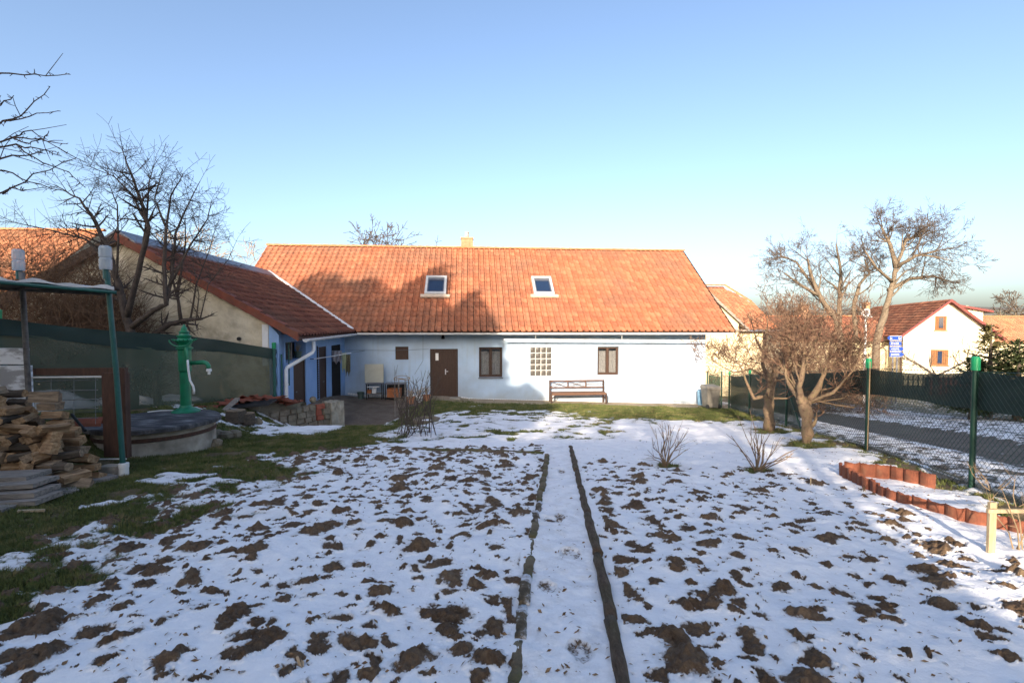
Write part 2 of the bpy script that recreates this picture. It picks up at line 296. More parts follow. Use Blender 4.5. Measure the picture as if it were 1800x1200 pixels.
# ---------------------------------------------------------------- mesh builder
class MB:
    def __init__(s): s.v = []; s.f = []; s.m = []; s.mi = 0
    def add(s, vs, fs):
        o = len(s.v); s.v.extend([tuple(p) for p in vs])
        for f in fs: s.f.append(tuple(i+o for i in f)); s.m.append(s.mi)
        return s
    def hexa(s, p):
        return s.add(p, [(0, 3, 2, 1), (4, 5, 6, 7), (0, 1, 5, 4), (1, 2, 6, 5), (2, 3, 7, 6), (3, 0, 4, 7)])
    def boxf(s, fn, a0, a1, b0, b1, c0, c1):
        return s.hexa([fn(a0, b0, c0), fn(a1, b0, c0), fn(a1, b1, c0), fn(a0, b1, c0), fn(a0, b0, c1), fn(a1, b0, c1), fn(a1, b1, c1), fn(a0, b1, c1)])
    def box(s, c, sz, rot=None):
        c = Vector(c); q = rot if rot is not None else Matrix.Identity(3)
        fn = lambda a, b, d: c+q@Vector((a, b, d))
        return s.boxf(fn, -sz[0]/2, sz[0]/2, -sz[1]/2, sz[1]/2, -sz[2]/2, sz[2]/2)
    def tube(s, pts, rad, n=6, cap=True):
        pts = [Vector(p) for p in pts]
        if not hasattr(rad, '__len__'): rad = [rad]*len(pts)
        o = len(s.v); up = None
        for i, p in enumerate(pts):
            d = (pts[min(i+1, len(pts)-1)]-pts[max(i-1, 0)])
            if d.length < 1e-9: d = Vector((0, 0, 1))
            d.normalize()
            if up is None: up = Vector((0, 0, 1)) if abs(d.z) < .9 else Vector((1, 0, 0))
            x = d.cross(up); 
            if x.length < 1e-6: x = d.orthogonal()
            x.normalize(); y = x.cross(d); up = y
            for k in range(n):
                a = 2*math.pi*k/n; s.v.append(tuple(p+(x*math.cos(a)+y*math.sin(a))*rad[i]))
        for i in range(len(pts)-1):
            for k in range(n):
                a = o+i*n+k; b = o+i*n+(k+1) % n
                s.f.append((a, b, b+n, a+n)); s.m.append(s.mi)
        if cap:
            s.f.append(tuple(o+k for k in range(n))[::-1]); s.m.append(s.mi)
            e = o+(len(pts)-1)*n; s.f.append(tuple(e+k for k in range(n))); s.m.append(s.mi)
        return s
    def lathe(s, c, prof, n=20, capt=True):
        c = Vector(c); o = len(s.v)
        for r, z in prof:
            for k in range(n):
                a = 2*math.pi*k/n; s.v.append((c.x+r*math.cos(a), c.y+r*math.sin(a), c.z+z))
        for i in range(len(prof)-1):
            for k in range(n):
                a = o+i*n+k; b = o+i*n+(k+1) % n; s.f.append((a, b, b+n, a+n)); s.m.append(s.mi)
        if capt:
            s.f.append(tuple(o+k for k in range(n))[::-1]); s.m.append(s.mi)
            e = o+(len(prof)-1)*n; s.f.append(tuple(e+k for k in range(n))); s.m.append(s.mi)
        return s
    def prism(s, poly, d):
        """poly: list of 3D points; extrude by vector d"""
        n = len(poly); d = Vector(d); vs = [Vector(p) for p in poly]+[Vector(p)+d for p in poly]
        return s.add(vs, [tuple(range(n))[::-1], tuple(range(n, 2*n))]+[(i, (i+1) % n, (i+1) % n+n, i+n) for i in range(n)])
    def build(s, name, mat, parent=None, smooth=False, origin=None, bevel=0):
        me = bpy.data.meshes.new(name)
        if parent is not None: o0 = parent_world(parent)
        elif origin is not None: o0 = Vector(origin)
        else:
            a = np.array(s.v); o0 = Vector(((a[:, 0].min()+a[:, 0].max())/2, (a[:, 1].min()+a[:, 1].max())/2, a[:, 2].min()))
        me.from_pydata([(x-o0.x, y-o0.y, z-o0.z) for x, y, z in s.v], [], s.f)
        mats = mat if isinstance(mat, (list, tuple)) else [mat]
        for k in mats: me.materials.append(M[k] if isinstance(k, str) else k)
        if len(mats) > 1: me.polygons.foreach_set('material_index', s.m)
        if smooth: me.polygons.foreach_set('use_smooth', [True]*len(me.polygons))
        if len(s.f) < 4000:
            bm = bmesh.new(); bm.from_mesh(me); bmesh.ops.recalc_face_normals(bm, faces=bm.faces); bm.to_mesh(me); bm.free()
        me.update()
        o = bpy.data.objects.new(name, me); COL.objects.link(o)
        if parent is not None: o.parent = parent
        else: o.location = o0
        if bevel:
            b = o.modifiers.new('bevel', 'BEVEL'); b.width = bevel; b.segments = 2; b.limit_method = 'ANGLE'
        return o
def parent_world(p):
    o = Vector(p.location); q = p.parent
    while q is not None: o += Vector(q.location); q = q.parent
    return o
def tag(o, label, cat, group=None, kind=None):
    if label: o['label'] = label
    if cat: o['category'] = cat
    if group: o['group'] = group
    if kind: o['kind'] = kind
    return o
def thing(name, loc, label, cat, group=None):
    o = bpy.data.objects.new(name, None); COL.objects.link(o); o.location = loc; o.empty_display_size = .2
    return tag(o, label, cat, group)
def structure(o): o['kind'] = 'structure'; return o
def copy_tree(o, loc, rotz=None, scale=None):
    r = o.copy(); COL.objects.link(r); r.location = loc
    if rotz is not None: r.rotation_euler = (0, 0, rotz)
    if scale is not None: r.scale = (scale,)*3
    for c in o.children:
        d = c.copy(); COL.objects.link(d); d.parent = r
        for e in c.children:
            h = e.copy(); COL.objects.link(h); h.parent = d
    return r
ORD = ['zeroth', 'first', 'second', 'third', 'fourth', 'fifth', 'sixth', 'seventh', 'eighth', 'ninth', 'tenth', 'eleventh', 'twelfth', 'thirteenth', 'fourteenth', 'fifteenth', 'sixteenth', 'seventeenth', 'eighteenth', 'nineteenth', 'twentieth', 'twenty-first', 'twenty-second', 'twenty-third', 'twenty-fourth', 'twenty-fifth']

# ---------------------------------------------------------------- the ground
FENCE = [(4.3, 1.2), (5.40, 5.62), (6.07, 8.21), (6.75, 11.2), (7.75, 15.3), (9.05, 20.1)]
def fence_x(y): return np.interp(y, [p[1] for p in FENCE], [p[0] for p in FENCE])
LOGL = [ground_at(*p) for p in ((962, 802), (955, 850), (945, 900), (936, 950), (930, 1000), (923, 1050), (917, 1100), (912, 1150), (905, 1200))]
LOGR = [ground_at(*p) for p in ((1003, 788), (1018, 850), (1030, 900), (1043, 950), (1055, 1000), (1066, 1050), (1075, 1100), (1084, 1150), (1092, 1200))]
def interp_line(line, y):
    return np.interp(y, [p.y for p in line][::-1], [p.x for p in line][::-1])
def ground_fields(X, Y):
    """returns z, exp (soil or grass through snow > 0), grs (0 soil 1 grass), zone (0 garden 1 path 2 road 3 court)"""
    base = gz(X, Y)
    xl = interp_line(LOGL, Y); xr = interp_line(LOGR, Y); fx = fence_x(Y)
    lat = X-fx
    wx = X+.13*(fbm(X*5, Y*5, 3, 11)-.5)+.055*(fbm(X*18, Y*18, 2, 5)-.5); wy = Y+.13*(fbm(X*5, Y*5, 3, 29)-.5)+.055*(fbm(X*18, Y*18, 2, 7)-.5)
    wx = wx+.022*(vn(X*60, Y*60, 15)-.5); wy = wy+.022*(vn(X*60, Y*60, 17)-.5)
    low = fbm(X*.8, Y*.8, 3, 61)
    # how open the snow is in the beds
    bedL = (1-sm(-.10, .02, X-xl))*sm(-4.4, -3.2, X)*(1-sm(8.0, 8.6, Y))
    bedR = sm(.04, .16, X-xr)*(1-sm(3.0, 4.8, X+.10*(Y-4)))*(1-sm(6.6, 7.8, Y+.22*X))
    open_ = np.maximum(bedL, bedR*.84)
    pr = open_*(.45+1.35*low)*1.1
    fb, rb = bumps(wx, wy, .30, .70, .04, .115, 20, pr); fm, rm = bumps(wx+7, wy+3, .165, .68, .026, .068, 31, pr); fs_, rs_ = bumps(wx-4, wy+9, .085, .24, .009, .022, 43, open_*.6+.10*(lat < -.2)*(~((X > xl) & (X < xr))))
    sml = fs_
    clod = np.maximum(fb, np.maximum(fm, fs_))
    rough = fbm(X*14, Y*14, 4, 71)-.5
    hump = np.maximum(np.clip(fb, 0, 1)**.6*rb*.62, np.maximum(np.clip(fm, 0, 1)**.6*rm*.55, np.sqrt(np.clip(fs_, 0, 1))*rs_*.4))
    exp = clod*.8+rough*.5*np.clip(open_, 0, 1)+.02
    # grass: along the left, in front of the house, under the trees
    gn = fbm(X*.9, Y*1.1, 5, 81)-.5; gn2 = fbm(X*3.5, Y*4.0, 4, 91)-.5
    gl = (-3.75+.13*np.clip(Y-4, 0, 5)-X)*.8+gn*3.6+gn2*2.4
    gl = np.where(Y > 9.3, gl-2.3*sm(9.3, 10.2, Y)+gn2*1.5, gl)
    # strip in front of the house
    yy = Y-.087*(X+2.8)
    gh = (yy-(15.2-2.6*sm(.8, 3.6, X)))*.55+gn*2.0+gn2*2.4+.25*sm(1, 5, X)*(yy > 13.2)
    gh = np.where(X > -4.2, gh, -2)-1.3*sm(-1.2, -2.2, X)*(Y < 15)
    gmid = np.where((Y > 9.2) & (X < 2.5) & (X > -3), (gn2*3.4+gn*1.2-.62+(Y-9.5)*.085), -2)
    # slope into the courtyard and bare patch beside the well
    gc = np.where((Y > 9.2) & (Y < 15), 1.2-np.abs(X+3.3-(Y-11)*.10)*1.7+gn*1.5+gn2, -2)
    gw = np.where((Y > 6.5) & (Y < 10.2) & (X < -2.6), 1.3-np.abs(Y-8.6-.20*(X+4.4))*1.2-.2*np.clip(-5.2-X, 0, 2)+gn*1.8+gn2*1.4, -2)
    # fence foot strip
    gf = np.where(lat < .05, (.42+lat*-0.0-np.abs(lat+.12)*2.0)+gn2*1.6, -2)*1.0
    # around the trunks and shrubs
    spot = -2*np.ones_like(X)
    for (cx, cy, r) in SPOTS: spot = np.maximum(spot, (1-np.hypot(X-cx, (Y-cy)*1.0)/r)*1.1-.25+gn2*1.9)
    grass = np.maximum.reduce([gl, gh, gmid, gc, gw, gf, spot])
    grass = np.where((X > xl-.05) & (X < xr+.1) & (Y < 8.3), -2, grass)
    soilish = np.clip(sm(.1, .5, gf)+sm(.3, .9, spot)+sm(-3.3, -4.6, X)*sm(.60, .72, fbm(X*1.3, Y*1.3, 4, 99)), 0, 1)
    grs = np.where(grass > clod*1.2, 1.0, 0.0)*(1-.75*soilish)
    e2 = np.maximum(exp, grass*.9+rough*.4)
    garden_e = np.clip(e2, -1, 1)
    # heights
    lift = hump*(.75+.9*(fbm(X*12, Y*12, 3, 113)-.5))
    micro = (fbm(X*16, Y*16, 4, 111)-.5)*.055*np.clip(exp*2, 0, 1)+(fbm(X*45, Y*45, 3, 117)-.5)*.03*np.clip(exp*2, 0, 1)
    sn = (fbm(X*1.6, Y*1.6, 4, 121)-.5)*.10*sm(.9, 2.5, Y)+(fbm(X*7, Y*7, 3, 131)-.5)*.022
    snow_th = .018*(1-sm(-.1, .1, garden_e))
    z = base+sn+lift+micro+snow_th+.012*sm(-1.2, .0, clod)*np.clip(open_, 0, 1)
    # path: firm snow, shallow footprints
    zone = np.zeros(X.shape, int)
    onpath = (X > xl) & (X < xr) & (Y < 8.4)
    fp = np.clip(bumps(wx, wy, .70, .38, .07, .12, 151)[0], -1, 1)
    fpd = np.where(onpath, np.clip(fp, 0, 1), 0)
    z = np.where(onpath, base+sn*.6+.012-np.minimum(fpd*.06, .026)+.02*fbm(X*8, Y*8, 3, 155)*1.0, z)
    pe = np.where(onpath, np.clip(np.maximum(fp-.55, 0)*2.2-.62+1.5*rough, -1, 1), garden_e)
    sp = sml*.5
    for (cx, cy, ax_, ay_) in FOOT:
        fq = 1-((X-cx+.04*rough)/ax_)**2-((Y-cy+.05*rough)/ay_)**2
        z = np.where(fq > 0, z-.022*np.clip(fq*2, 0, 1), z); pe = np.where(fq > -.2, np.maximum(pe, np.clip(fq, -1, .35)*.5-.22+.75*rough+.25*(vn(X*50, Y*50, 77)-.5)), pe)
    pe = np.where(onpath, np.maximum(pe, sp), pe); grs = np.where(onpath, 0.0, grs)
    garden_e = pe; zone = np.where(onpath, 1, zone)
    # road side of the fence
    speck = fbm(X*6, Y*6, 5, 171)-.5; sp2 = fbm(X*1.2, Y*.8, 4, 181)-.5
    speck2 = vn(X*16, Y*16, 183)-.5
    le = np.where(lat < .25, .5, np.where(lat < 1.6, -.16, np.where(lat < 3.4, .75, np.where(lat < 3.9, .4, np.where(lat < 7.5, -.18, .25)))))
    q = lat+sp2*.5
    le = .5-.68*sm(.12, .4, q)+.95*sm(1.45, 1.9, q)-.95*sm(3.4, 3.7, q)+.5*sm(7.3, 8.2, q)
    re = np.clip(le+.06+speck*1.7+speck2*.75, -1, 1)
    onroad = lat > .12
    garden_e = np.where(onroad, re, garden_e)
    grs = np.where(onroad, np.where((lat < .3) | ((q > 7.9)), .35, 0.0), grs)
    z = np.where(onroad, base+sp2*.06+speck*.02+(le < 0)*.015-.06*sm(1.3, 1.8, lat)*(1-sm(3.2, 3.7, lat)), z)
    zone = np.where(onroad, 2, zone)
    # courtyard paving
    dx = X-HO.x; dy = Y-HO.y; S = dx*FV.x+dy*FV.y; T = dx*NV.x+dy*NV.y
    oncourt = (S > -4.6) & (T > -6.4-.9*gn) & (S < -.75+.35*(-T-1.2)*0-.16*(-T)+gn*1.2) & (T < .3)
    z = np.where(oncourt, base+(fbm(X*2, Y*2, 3, 201)-.5)*.05, z)
    ce = .8+0*X
    garden_e = np.where(oncourt, ce, garden_e); grs = np.where(oncourt, 0, grs); zone = np.where(oncourt, 3, zone)
    return z, garden_e, grs, zone
FOOT = [(p.x, p.y, a, b) for p, a, b in ((ground_at(1002, 976), .085, .10), (ground_at(962, 1036), .06, .10), (ground_at(988, 830), .05, .12), (ground_at(1020, 1150), .07, .10), (ground_at(985, 912), .05, .11))]
SPOTS = [(5.92, 11.0, .55), (5.46, 8.86, .5), (2.2, 6.9, .24), (3.3, 6.5, .18)]
def grid_rows():
    ys = [.7]; y = .7
    while y < 27:
        if y < 2.1: d = .025
        else: d = min(max(y*y/(483*(CAMZ-g(0, y)))*.5, .007), .06)
        y += d; ys.append(y)
    return np.array(ys)
rows = grid_rows(); NC = 1350
U = np.linspace(-1.22, 1.22, NC)
YY, UU = np.meshgrid(rows, U, indexing='ij'); XX = UU*(YY+.9)
GZ, GE, GG, GZN = ground_fields(XX, YY)
def sheet(name, mask_face, mat):
    nr, nc = XX.shape
    idx = np.arange(nr*nc).reshape(nr, nc)
    a = idx[:-1, :-1][mask_face]; b = idx[:-1, 1:][mask_face]; c = idx[1:, 1:][mask_face]; d = idx[1:, :-1][mask_face]
    F = np.stack([a, b, c, d], 1); used, inv = np.unique(F, return_inverse=True); F = inv.reshape(F.shape)
    V = np.stack([XX.ravel()[used], YY.ravel()[used], GZ.ravel()[used]], 1)
    me = bpy.data.meshes.new(name); me.vertices.add(len(V)); me.vertices.foreach_set('co', V.ravel().astype(np.float32))
    me.loops.add(F.size); me.loops.foreach_set('vertex_index', F.ravel().astype(np.int32))
    me.polygons.add(len(F)); me.polygons.foreach_set('loop_start', np.arange(0, F.size, 4, dtype=np.int32))
    me.polygons.foreach_set('loop_total', np.full(len(F), 4, np.int32)) if hasattr(me.polygons[0], 'loop_total') and False else None
    me.polygons.foreach_set('use_smooth', np.ones(len(F), bool))
    for nm, arr in (('exp', GE), ('grs', GG)):
        at_ = me.attributes.new(nm, 'FLOAT', 'POINT'); at_.data.foreach_set('value', arr.ravel()[used].astype(np.float32))
    me.update(calc_edges=True); me.materials.append(M[mat])
    o = bpy.data.objects.new(name, me); COL.objects.link(o); return structure(o)
zf = GZN[:-1, :-1]
sheet('garden_ground', zf == 0, 'ground'); sheet('path', zf == 1, 'ground')
sheet('road', zf == 2, 'road'); sheet('courtyard', zf == 3, 'court')
# wide terrain underneath and beyond
def farz(x, y):
    z = gz(x, y)-.10-.6*sm(25, 27, y)*0
    return z+sm(120, 420, np.hypot(x, y))*(12+10*(fbm(x*.006, y*.006, 3, 5)-.3))
xs = np.concatenate([np.linspace(-700, -40, 30), np.linspace(-36, 60, 97), np.linspace(66, 900, 34)])
ys = np.concatenate([np.linspace(-120, -14, 12), np.linspace(-10, 80, 91), np.linspace(90, 900, 60)])
TX, TY = np.meshgrid(xs, ys, indexing='xy'); TZ = farz(TX, TY)
mb = MB(); mb.v = [tuple(p) for p in np.stack([TX.ravel(), TY.ravel(), TZ.ravel()], 1)]
nx = len(xs)
mb.f = [(j*nx+i, j*nx+i+1, (j+1)*nx+i+1, (j+1)*nx+i) for j in range(len(ys)-1) for i in range(nx-1)]; mb.m = [0]*len(mb.f)
M['far_ground'] = pbr('winter_fields', [(.06, .065, .03), (.13, .115, .065), (.30, .29, .27)], .12, .95, .2, 3, sharp=(.35, .65))
structure(mb.build('terrain', 'far_ground', origin=(0, 0, 0), smooth=True))

# ---------------------------------------------------------------- grass blades (one mass)
def grass_mass():
    rs = np.random.RandomState(5); V = []; 
    n = 900000
    y = 2.2+(21-2.2)*rs.rand(n)**1.3; u = -1.15+2.2*rs.rand(n); x = u*(y+.2)
    z, e, gq, zn = ground_fields(x, y)
    keep = (e > .16) & (gq > .45) & (zn != 3) & (zn != 1) & (x > -9)
    keep &= rs.rand(n) < np.clip(1.6-.05*y, .4, 1)
    x, y, z = x[keep], y[keep], z[keep]; n = len(x)
    hgt = (.022+.035*rs.rand(n))*(1+.01*y); w = .0022+.0006*y
    a = rs.rand(n)*6.28; lean = rs.rand(n)*1.1; b = rs.rand(n)*6.28
    dx = np.cos(a)*w; dy = np.sin(a)*w
    P = np.stack([np.stack([x-dx, y-dy, z-.005], 1), np.stack([x+dx, y+dy, z-.005], 1), np.stack([x+np.cos(b)*lean*hgt, y+np.sin(b)*lean*hgt, z+hgt*(1-.3*lean)], 1)], 1).reshape(-1, 3)
    me = bpy.data.meshes.new('grass'); me.vertices.add(len(P)); me.vertices.foreach_set('co', P.ravel().astype(np.float32))
    me.loops.add(len(P)); me.loops.foreach_set('vertex_index', np.arange(len(P), dtype=np.int32))
    me.polygons.add(n); me.polygons.foreach_set('loop_start', np.arange(0, len(P), 3, dtype=np.int32))
    me.update(calc_edges=True)
    me.materials.append(pbr('winter_grass_blades', [(.05, .07, .018), (.105, .125, .036), (.26, .20, .10)], 3.2, .8, 0, detail=9, sharp=(.35, .68)))
    o = bpy.data.objects.new('grass', me); COL.objects.link(o)
    tag(o, 'short winter grass showing through the patchy snow', 'grass', kind='stuff')
grass_mass()
def leaf_litter():
    rs = random.Random(8); mb = MB()
    for i in range(3400):
        if i < 2400: y = 2.2+7*rs.random()**1.5; x = rs.uniform(-1.05, .95)*y
        elif i < 3000: x = rs.uniform(-6.5, -2.8); y = rs.uniform(3.4, 10)
        else: y = rs.uniform(5, 12); x = float(fence_x(y))-rs.uniform(0, 1.1)
        z = float(ground_fields(np.array([x]), np.array([y]))[0][0])+.006
        a = rs.uniform(0, 6.28); l = rs.uniform(.005, .022); w = l*rs.uniform(.12, .5)
        d = Vector((math.cos(a), math.sin(a), rs.uniform(-.2, .4)))*l; q = Vector((-math.sin(a), math.cos(a), rs.uniform(-.2, .5)))*w; p = Vector((x, y, z))
        mb.add([p-d, p-q, p+d, p+q+Vector((0, 0, .004))], [(0, 1, 2, 3)])
    tag(mb.build('leaf_litter', pbr('dead_leaves', [(.06, .035, .02), (.17, .10, .05), (.35, .24, .13)], 30, .9, 0)), 'small dead leaves and twigs scattered over snow and grass', 'leaves', kind='stuff')
leaf_litter()

# ---------------------------------------------------------------- tiled roofs
def tile_roof(name, parent, P0, Uv, Vv, width, length, tw, tl, mat, clip=None, relief=.075, sub=6):
    """pantile surface: P0 eave corner, Uv along the eave, Vv up the slope"""
    Uv = Vector(Uv).normalized(); Vv = Vector(Vv).normalized(); Nn = Uv.cross(Vv).normalized()
    if Nn.z < 0: Nn = -Nn
    ncol = max(1, round(width/tw)); nrow = max(1, round(length/tl)); tw = width/ncol; tl = length/nrow
    rs = random.Random(hash(name) % 1000 if False else len(name)*7+ncol)
    V = []; F = []; UVs = []
    prof = [(0, -1.2), (.02, .5), (.10, 1.0), (.20, .88), (.28, .25), (.42, .03), (.72, .0), (.86, .12), (.885, .12), (.89, -1.0)]
    for r in range(nrow):
        for c in range(ncol):
            uc = (c+.5)*tw; vc = (r+.5)*tl
            if clip and not clip(uc, vc): continue
            j = rs.uniform(-.004, .005); jt = rs.uniform(-.006, .006); js = rs.uniform(-.006, .006)
            o = len(V)
            for (pu, ph) in prof:
                for (vv, hh) in ((-.02, -.034), (-.02, .046), (1.03, .0)):
                    bow = -.035*math.sin(math.pi*pu)*tl*(vv < .5)
                    h = ph*relief+(hh if hh >= 0 else -.002)+j+jt*(pu-.5)
                    p = Vector(P0)+Uv*((c+pu*1.02)*tw)+Vv*((r+vv)*tl+js+bow)+Nn*h
                    V.append(p)
            k = len(prof)
            for i in range(k-1):
                a = o+i*3; b = a+3
                for q in (0, 1):
                    F.append((a+q, b+q, b+q+1, a+q+1)); UVs.append((c+.5, r+.5))
    mb = MB(); mb.v = [tuple(p) for p in V]; mb.f = F; mb.m = [0]*len(F)
    ob = mb.build(name, mat, parent, smooth=True)
    uv = ob.data.uv_layers.new(name='UVMap'); arr = np.repeat(np.array(UVs, np.float32), 4, axis=0)
    uv.data.foreach_set('uv', arr.ravel())
    return ob
def cap_row(mb, a, b, r=.11, seg=.36, sides=8, lift=.0):
    a = Vector(a); b = Vector(b); d = (b-a); n = max(1, int(d.length/seg)); d = d/n
    side = d.cross(Vector((0, 0, 1))).normalized(); up = side.cross(d).normalized()
    for i in range(n):
        p = a+d*i; q = a+d*(i+1.08)
        vs = []
        for pp, rr in ((p, r*1.12), (q, r*.94)):
            for k in range(sides+1):
                t = math.pi*k/sides; vs.append(pp+side*math.cos(t)*rr+up*(math.sin(t)*rr*.8+lift))
        fs = [(k, k+1, k+sides+2, k+sides+1) for k in range(sides)]
        mb.add(vs, fs); mb.add([vs[k] for k in range(sides+1)], [tuple(range(sides+1))])
    return mb
def wallgrid(mb, fn, a0, a1, c0, c1, openings, thick):
    """a solid wall with real openings; openings (a0,a1,c0,c1); fn(a,b,c): b inward"""
    As = sorted({a0, a1, *[o[0] for o in openings], *[o[1] for o in openings]}); Cs = sorted({c0, c1, *[o[2] for o in openings], *[o[3] for o in openings]})
    As = [a for a in As if a0 <= a <= a1]; Cs = [c for c in Cs if c0 <= c <= c1]
    def solid(i, j):
        if i < 0 or j < 0 or i >= len(As)-1 or j >= len(Cs)-1: return False
        a = (As[i]+As[i+1])/2; c = (Cs[j]+Cs[j+1])/2
        return not any(o[0] < a < o[1] and o[2] < c < o[3] for o in openings)
    for i in range(len(As)-1):
        for j in range(len(Cs)-1):
            if not solid(i, j): continue
            A, B, C_, D = As[i], As[i+1], Cs[j], Cs[j+1]
            for b in (0, thick): mb.add([fn(A, b, C_), fn(B, b, C_), fn(B, b, D), fn(A, b, D)], [(0, 1, 2, 3)])
            for di, dj, p, q in ((-1, 0, (A, C_), (A, D)), (1, 0, (B, C_), (B, D)), (0, -1, (A, C_), (B, C_)), (0, 1, (A, D), (B, D))):
                if not solid(i+di, j+dj):
                    mb.add([fn(p[0], 0, p[1]), fn(q[0], 0, q[1]), fn(q[0], thick, q[1]), fn(p[0], thick, p[1])], [(0, 1, 2, 3)])
    return mb

# ---------------------------------------------------------------- the blue house
ZE, ZR, TR, TE = 2.75, 6.84, 4.4, -.7
MS = (ZR-ZE)/(TR-TE)
house = thing('house', H(3.6, 0, -.3), 'long low sky-blue cottage under an orange tiled roof with two roof windows', 'house')
def rect_at(x0, y0, x1, y1):
    a = wall_at(x0, (y0+y1)/2)[0]; b = wall_at(x1, (y0+y1)/2)[0]; xm = (x0+x1)/2
    return a, b, wall_at(xm, y1)[1], wall_at(xm, y0)[1]
DOOR = rect_at(756, 613, 805, 697); WIN1 = rect_at(842, 610, 883, 663); GBW = rect_at(932, 610, 970, 661); WIN2 = rect_at(1050, 609, 1088, 659); HATCH = rect_at(695, 609, 718, 632)
DOOR = (DOOR[0], DOOR[1], -.05, DOOR[3])
mb = MB(); wallgrid(mb, H, -4.0, 11.27, -1.2, 2.78, [DOOR, WIN1, GBW, WIN2, HATCH], .38)
# gable walls and back wall
for s in (-8.45, 11.27-.35):
    mb.prism([H(s, .38, -1.2), H(s, 8.4, -1.2), H(s, 8.4, ZE), H(s, TR, ZR-.16), H(s, .38, ZE+.55)], FV*.35)
mb.boxf(H, -8.1, 10.9, 8.1, 8.4, -1.2, ZE)
mb.boxf(H, -8.1, -4.0, 0, .38, -1.2, 2.75)
mb.build('wall', 'blue_wall', house)
MB().boxf(H, -7.9, 10.8, .5, 8.0, 2.5, 2.6).build('ceiling', 'painted_void', house)
Vup = (NV*(TR-TE)+Vector((0, 0, ZR-ZE))); LR = Vup.length; Vn = Vup.normalized()
tile_roof('roof', house, H(-8.65, TE, ZE-.03), FV, Vup, 12.18+8.65, LR, .262, .335, 'tile_main')
roofpart = [c for c in house.children if c.name.startswith('roof')][0]
mb = MB()   # boarding under the tiles and the back slope
mb.prism([H(-8.6, TE+.05, ZE-.06), H(-8.6, TR, ZR-.04), H(-8.6, 9.3, ZE-.2), H(-8.6, 9.3, ZE-.3), H(-8.6, TR, ZR-.16), H(-8.6, TE+.05, ZE-.16)], FV*(12.13+8.6))
mb.build('roof_deck', 'brown_wood', house)
mb = MB(); cap_row(mb, H(-8.72, TR, ZR-.02), H(12.25, TR, ZR-.02), .12, .38); mb.build('ridge_cap', 'orange_cap', house, smooth=False)
for s in (-8.68, 12.2):
    mb = MB(); mb.prism([H(s, TE, ZE-.17), H(s, TR, ZR-.17), H(s, TR, ZR-.0), H(s, TE, ZE+.0)], FV*.03); mb.build('verge_board', 'brown_wood', house)
# soffit, gutter, hanging tube
MB().boxf(H, -3.98, 12.1, TE+.08, -.002, 2.60, 2.63).build('soffit', pbr('blue_grey_soffit', [(.16, .2, .26), (.22, .27, .34)], 3, .9, .1), house)
def gutter(parent, p, q, r=.075, name='gutter', mat='white_trim'):
    p = Vector(p); q = Vector(q); d = (q-p).normalized(); side = d.cross(Vector((0, 0, 1))).normalized(); mb = MB()
    vs = []
    for pp in (p, q):
        for k in range(9):
            t = math.pi+math.pi*k/8; vs.append(pp+side*math.cos(t)*r+Vector((0, 0, 1))*math.sin(t)*r)
        for k in range(9):
            t = 2*math.pi-math.pi*k/8; vs.append(pp+side*math.cos(t)*(r-.008)+Vector((0, 0, 1))*math.sin(t)*(r-.008))
    mb.add(vs, [(k, (k+1) % 18, (k+1) % 18+18, k+18) for k in range(18)]+[tuple(range(9)), tuple(range(18, 27))])
    n = int((q-p).length/.8)
    for i in range(n+1):
        c = p+(q-p)*(i/max(n, 1)); mb.box(c+Vector((0, 0, -.0)), (.02, .02, .03))
        ring = [c+side*math.cos(math.pi+math.pi*k/6)*(r+.006)+Vector((0, 0, 1))*math.sin(math.pi+math.pi*k/6)*(r+.006) for k in range(7)]
        mb.tube(ring, .008, 4)
    return mb.build(name, mat, parent, smooth=False)
gutter(house, H(-3.3, TE-.06, 2.66), H(12.1, TE-.06, 2.64))
mb = MB(); mb.tube([H(2.45, -.50, 2.38), H(11.2, -.50, 2.31)], .035, 10)
for px in (941, 1092): s = wall_at(px, 590, -.5)[0]; mb.tube([H(s, -.62, 2.62), H(s, -.60, 2.4), H(s, -.5, 2.34)], .012, 6)
mb.build('awning_tube', 'white_trim', house)
# skirting of small pale tiles along the foot of the wall
mb = MB(); s = -3.9
while s < 11.2:
    if mb.v and s-.1 < DOOR[0]-.1 <= s: mb.build('skirting', 'white_trim', house); mb = MB()
    if not (DOOR[0]-.1 < s < DOOR[1]+.08):
        zz = g(*H(s, -.1, 0).xy)+.03; mb.boxf(H, s, s+.085, -.018, -.001, zz, zz+.075)
    s += .1
mb.build('skirting', 'white_trim', house)
# service wire
mb = MB(); mb.tube([H(-3.9, -.01, 1.95), H(-2.1, -.012, 1.93), H(-1.4, -.012, 1.95), H(-.63, -.012, 1.98)], .006, 4); mb.tube([H(-1.35+.5, -.012, 2.6), H(-.86, -.012, 1.5), H(-1.2, -.012, .95)], .006, 4); mb.build('cable', 'zinc', house)

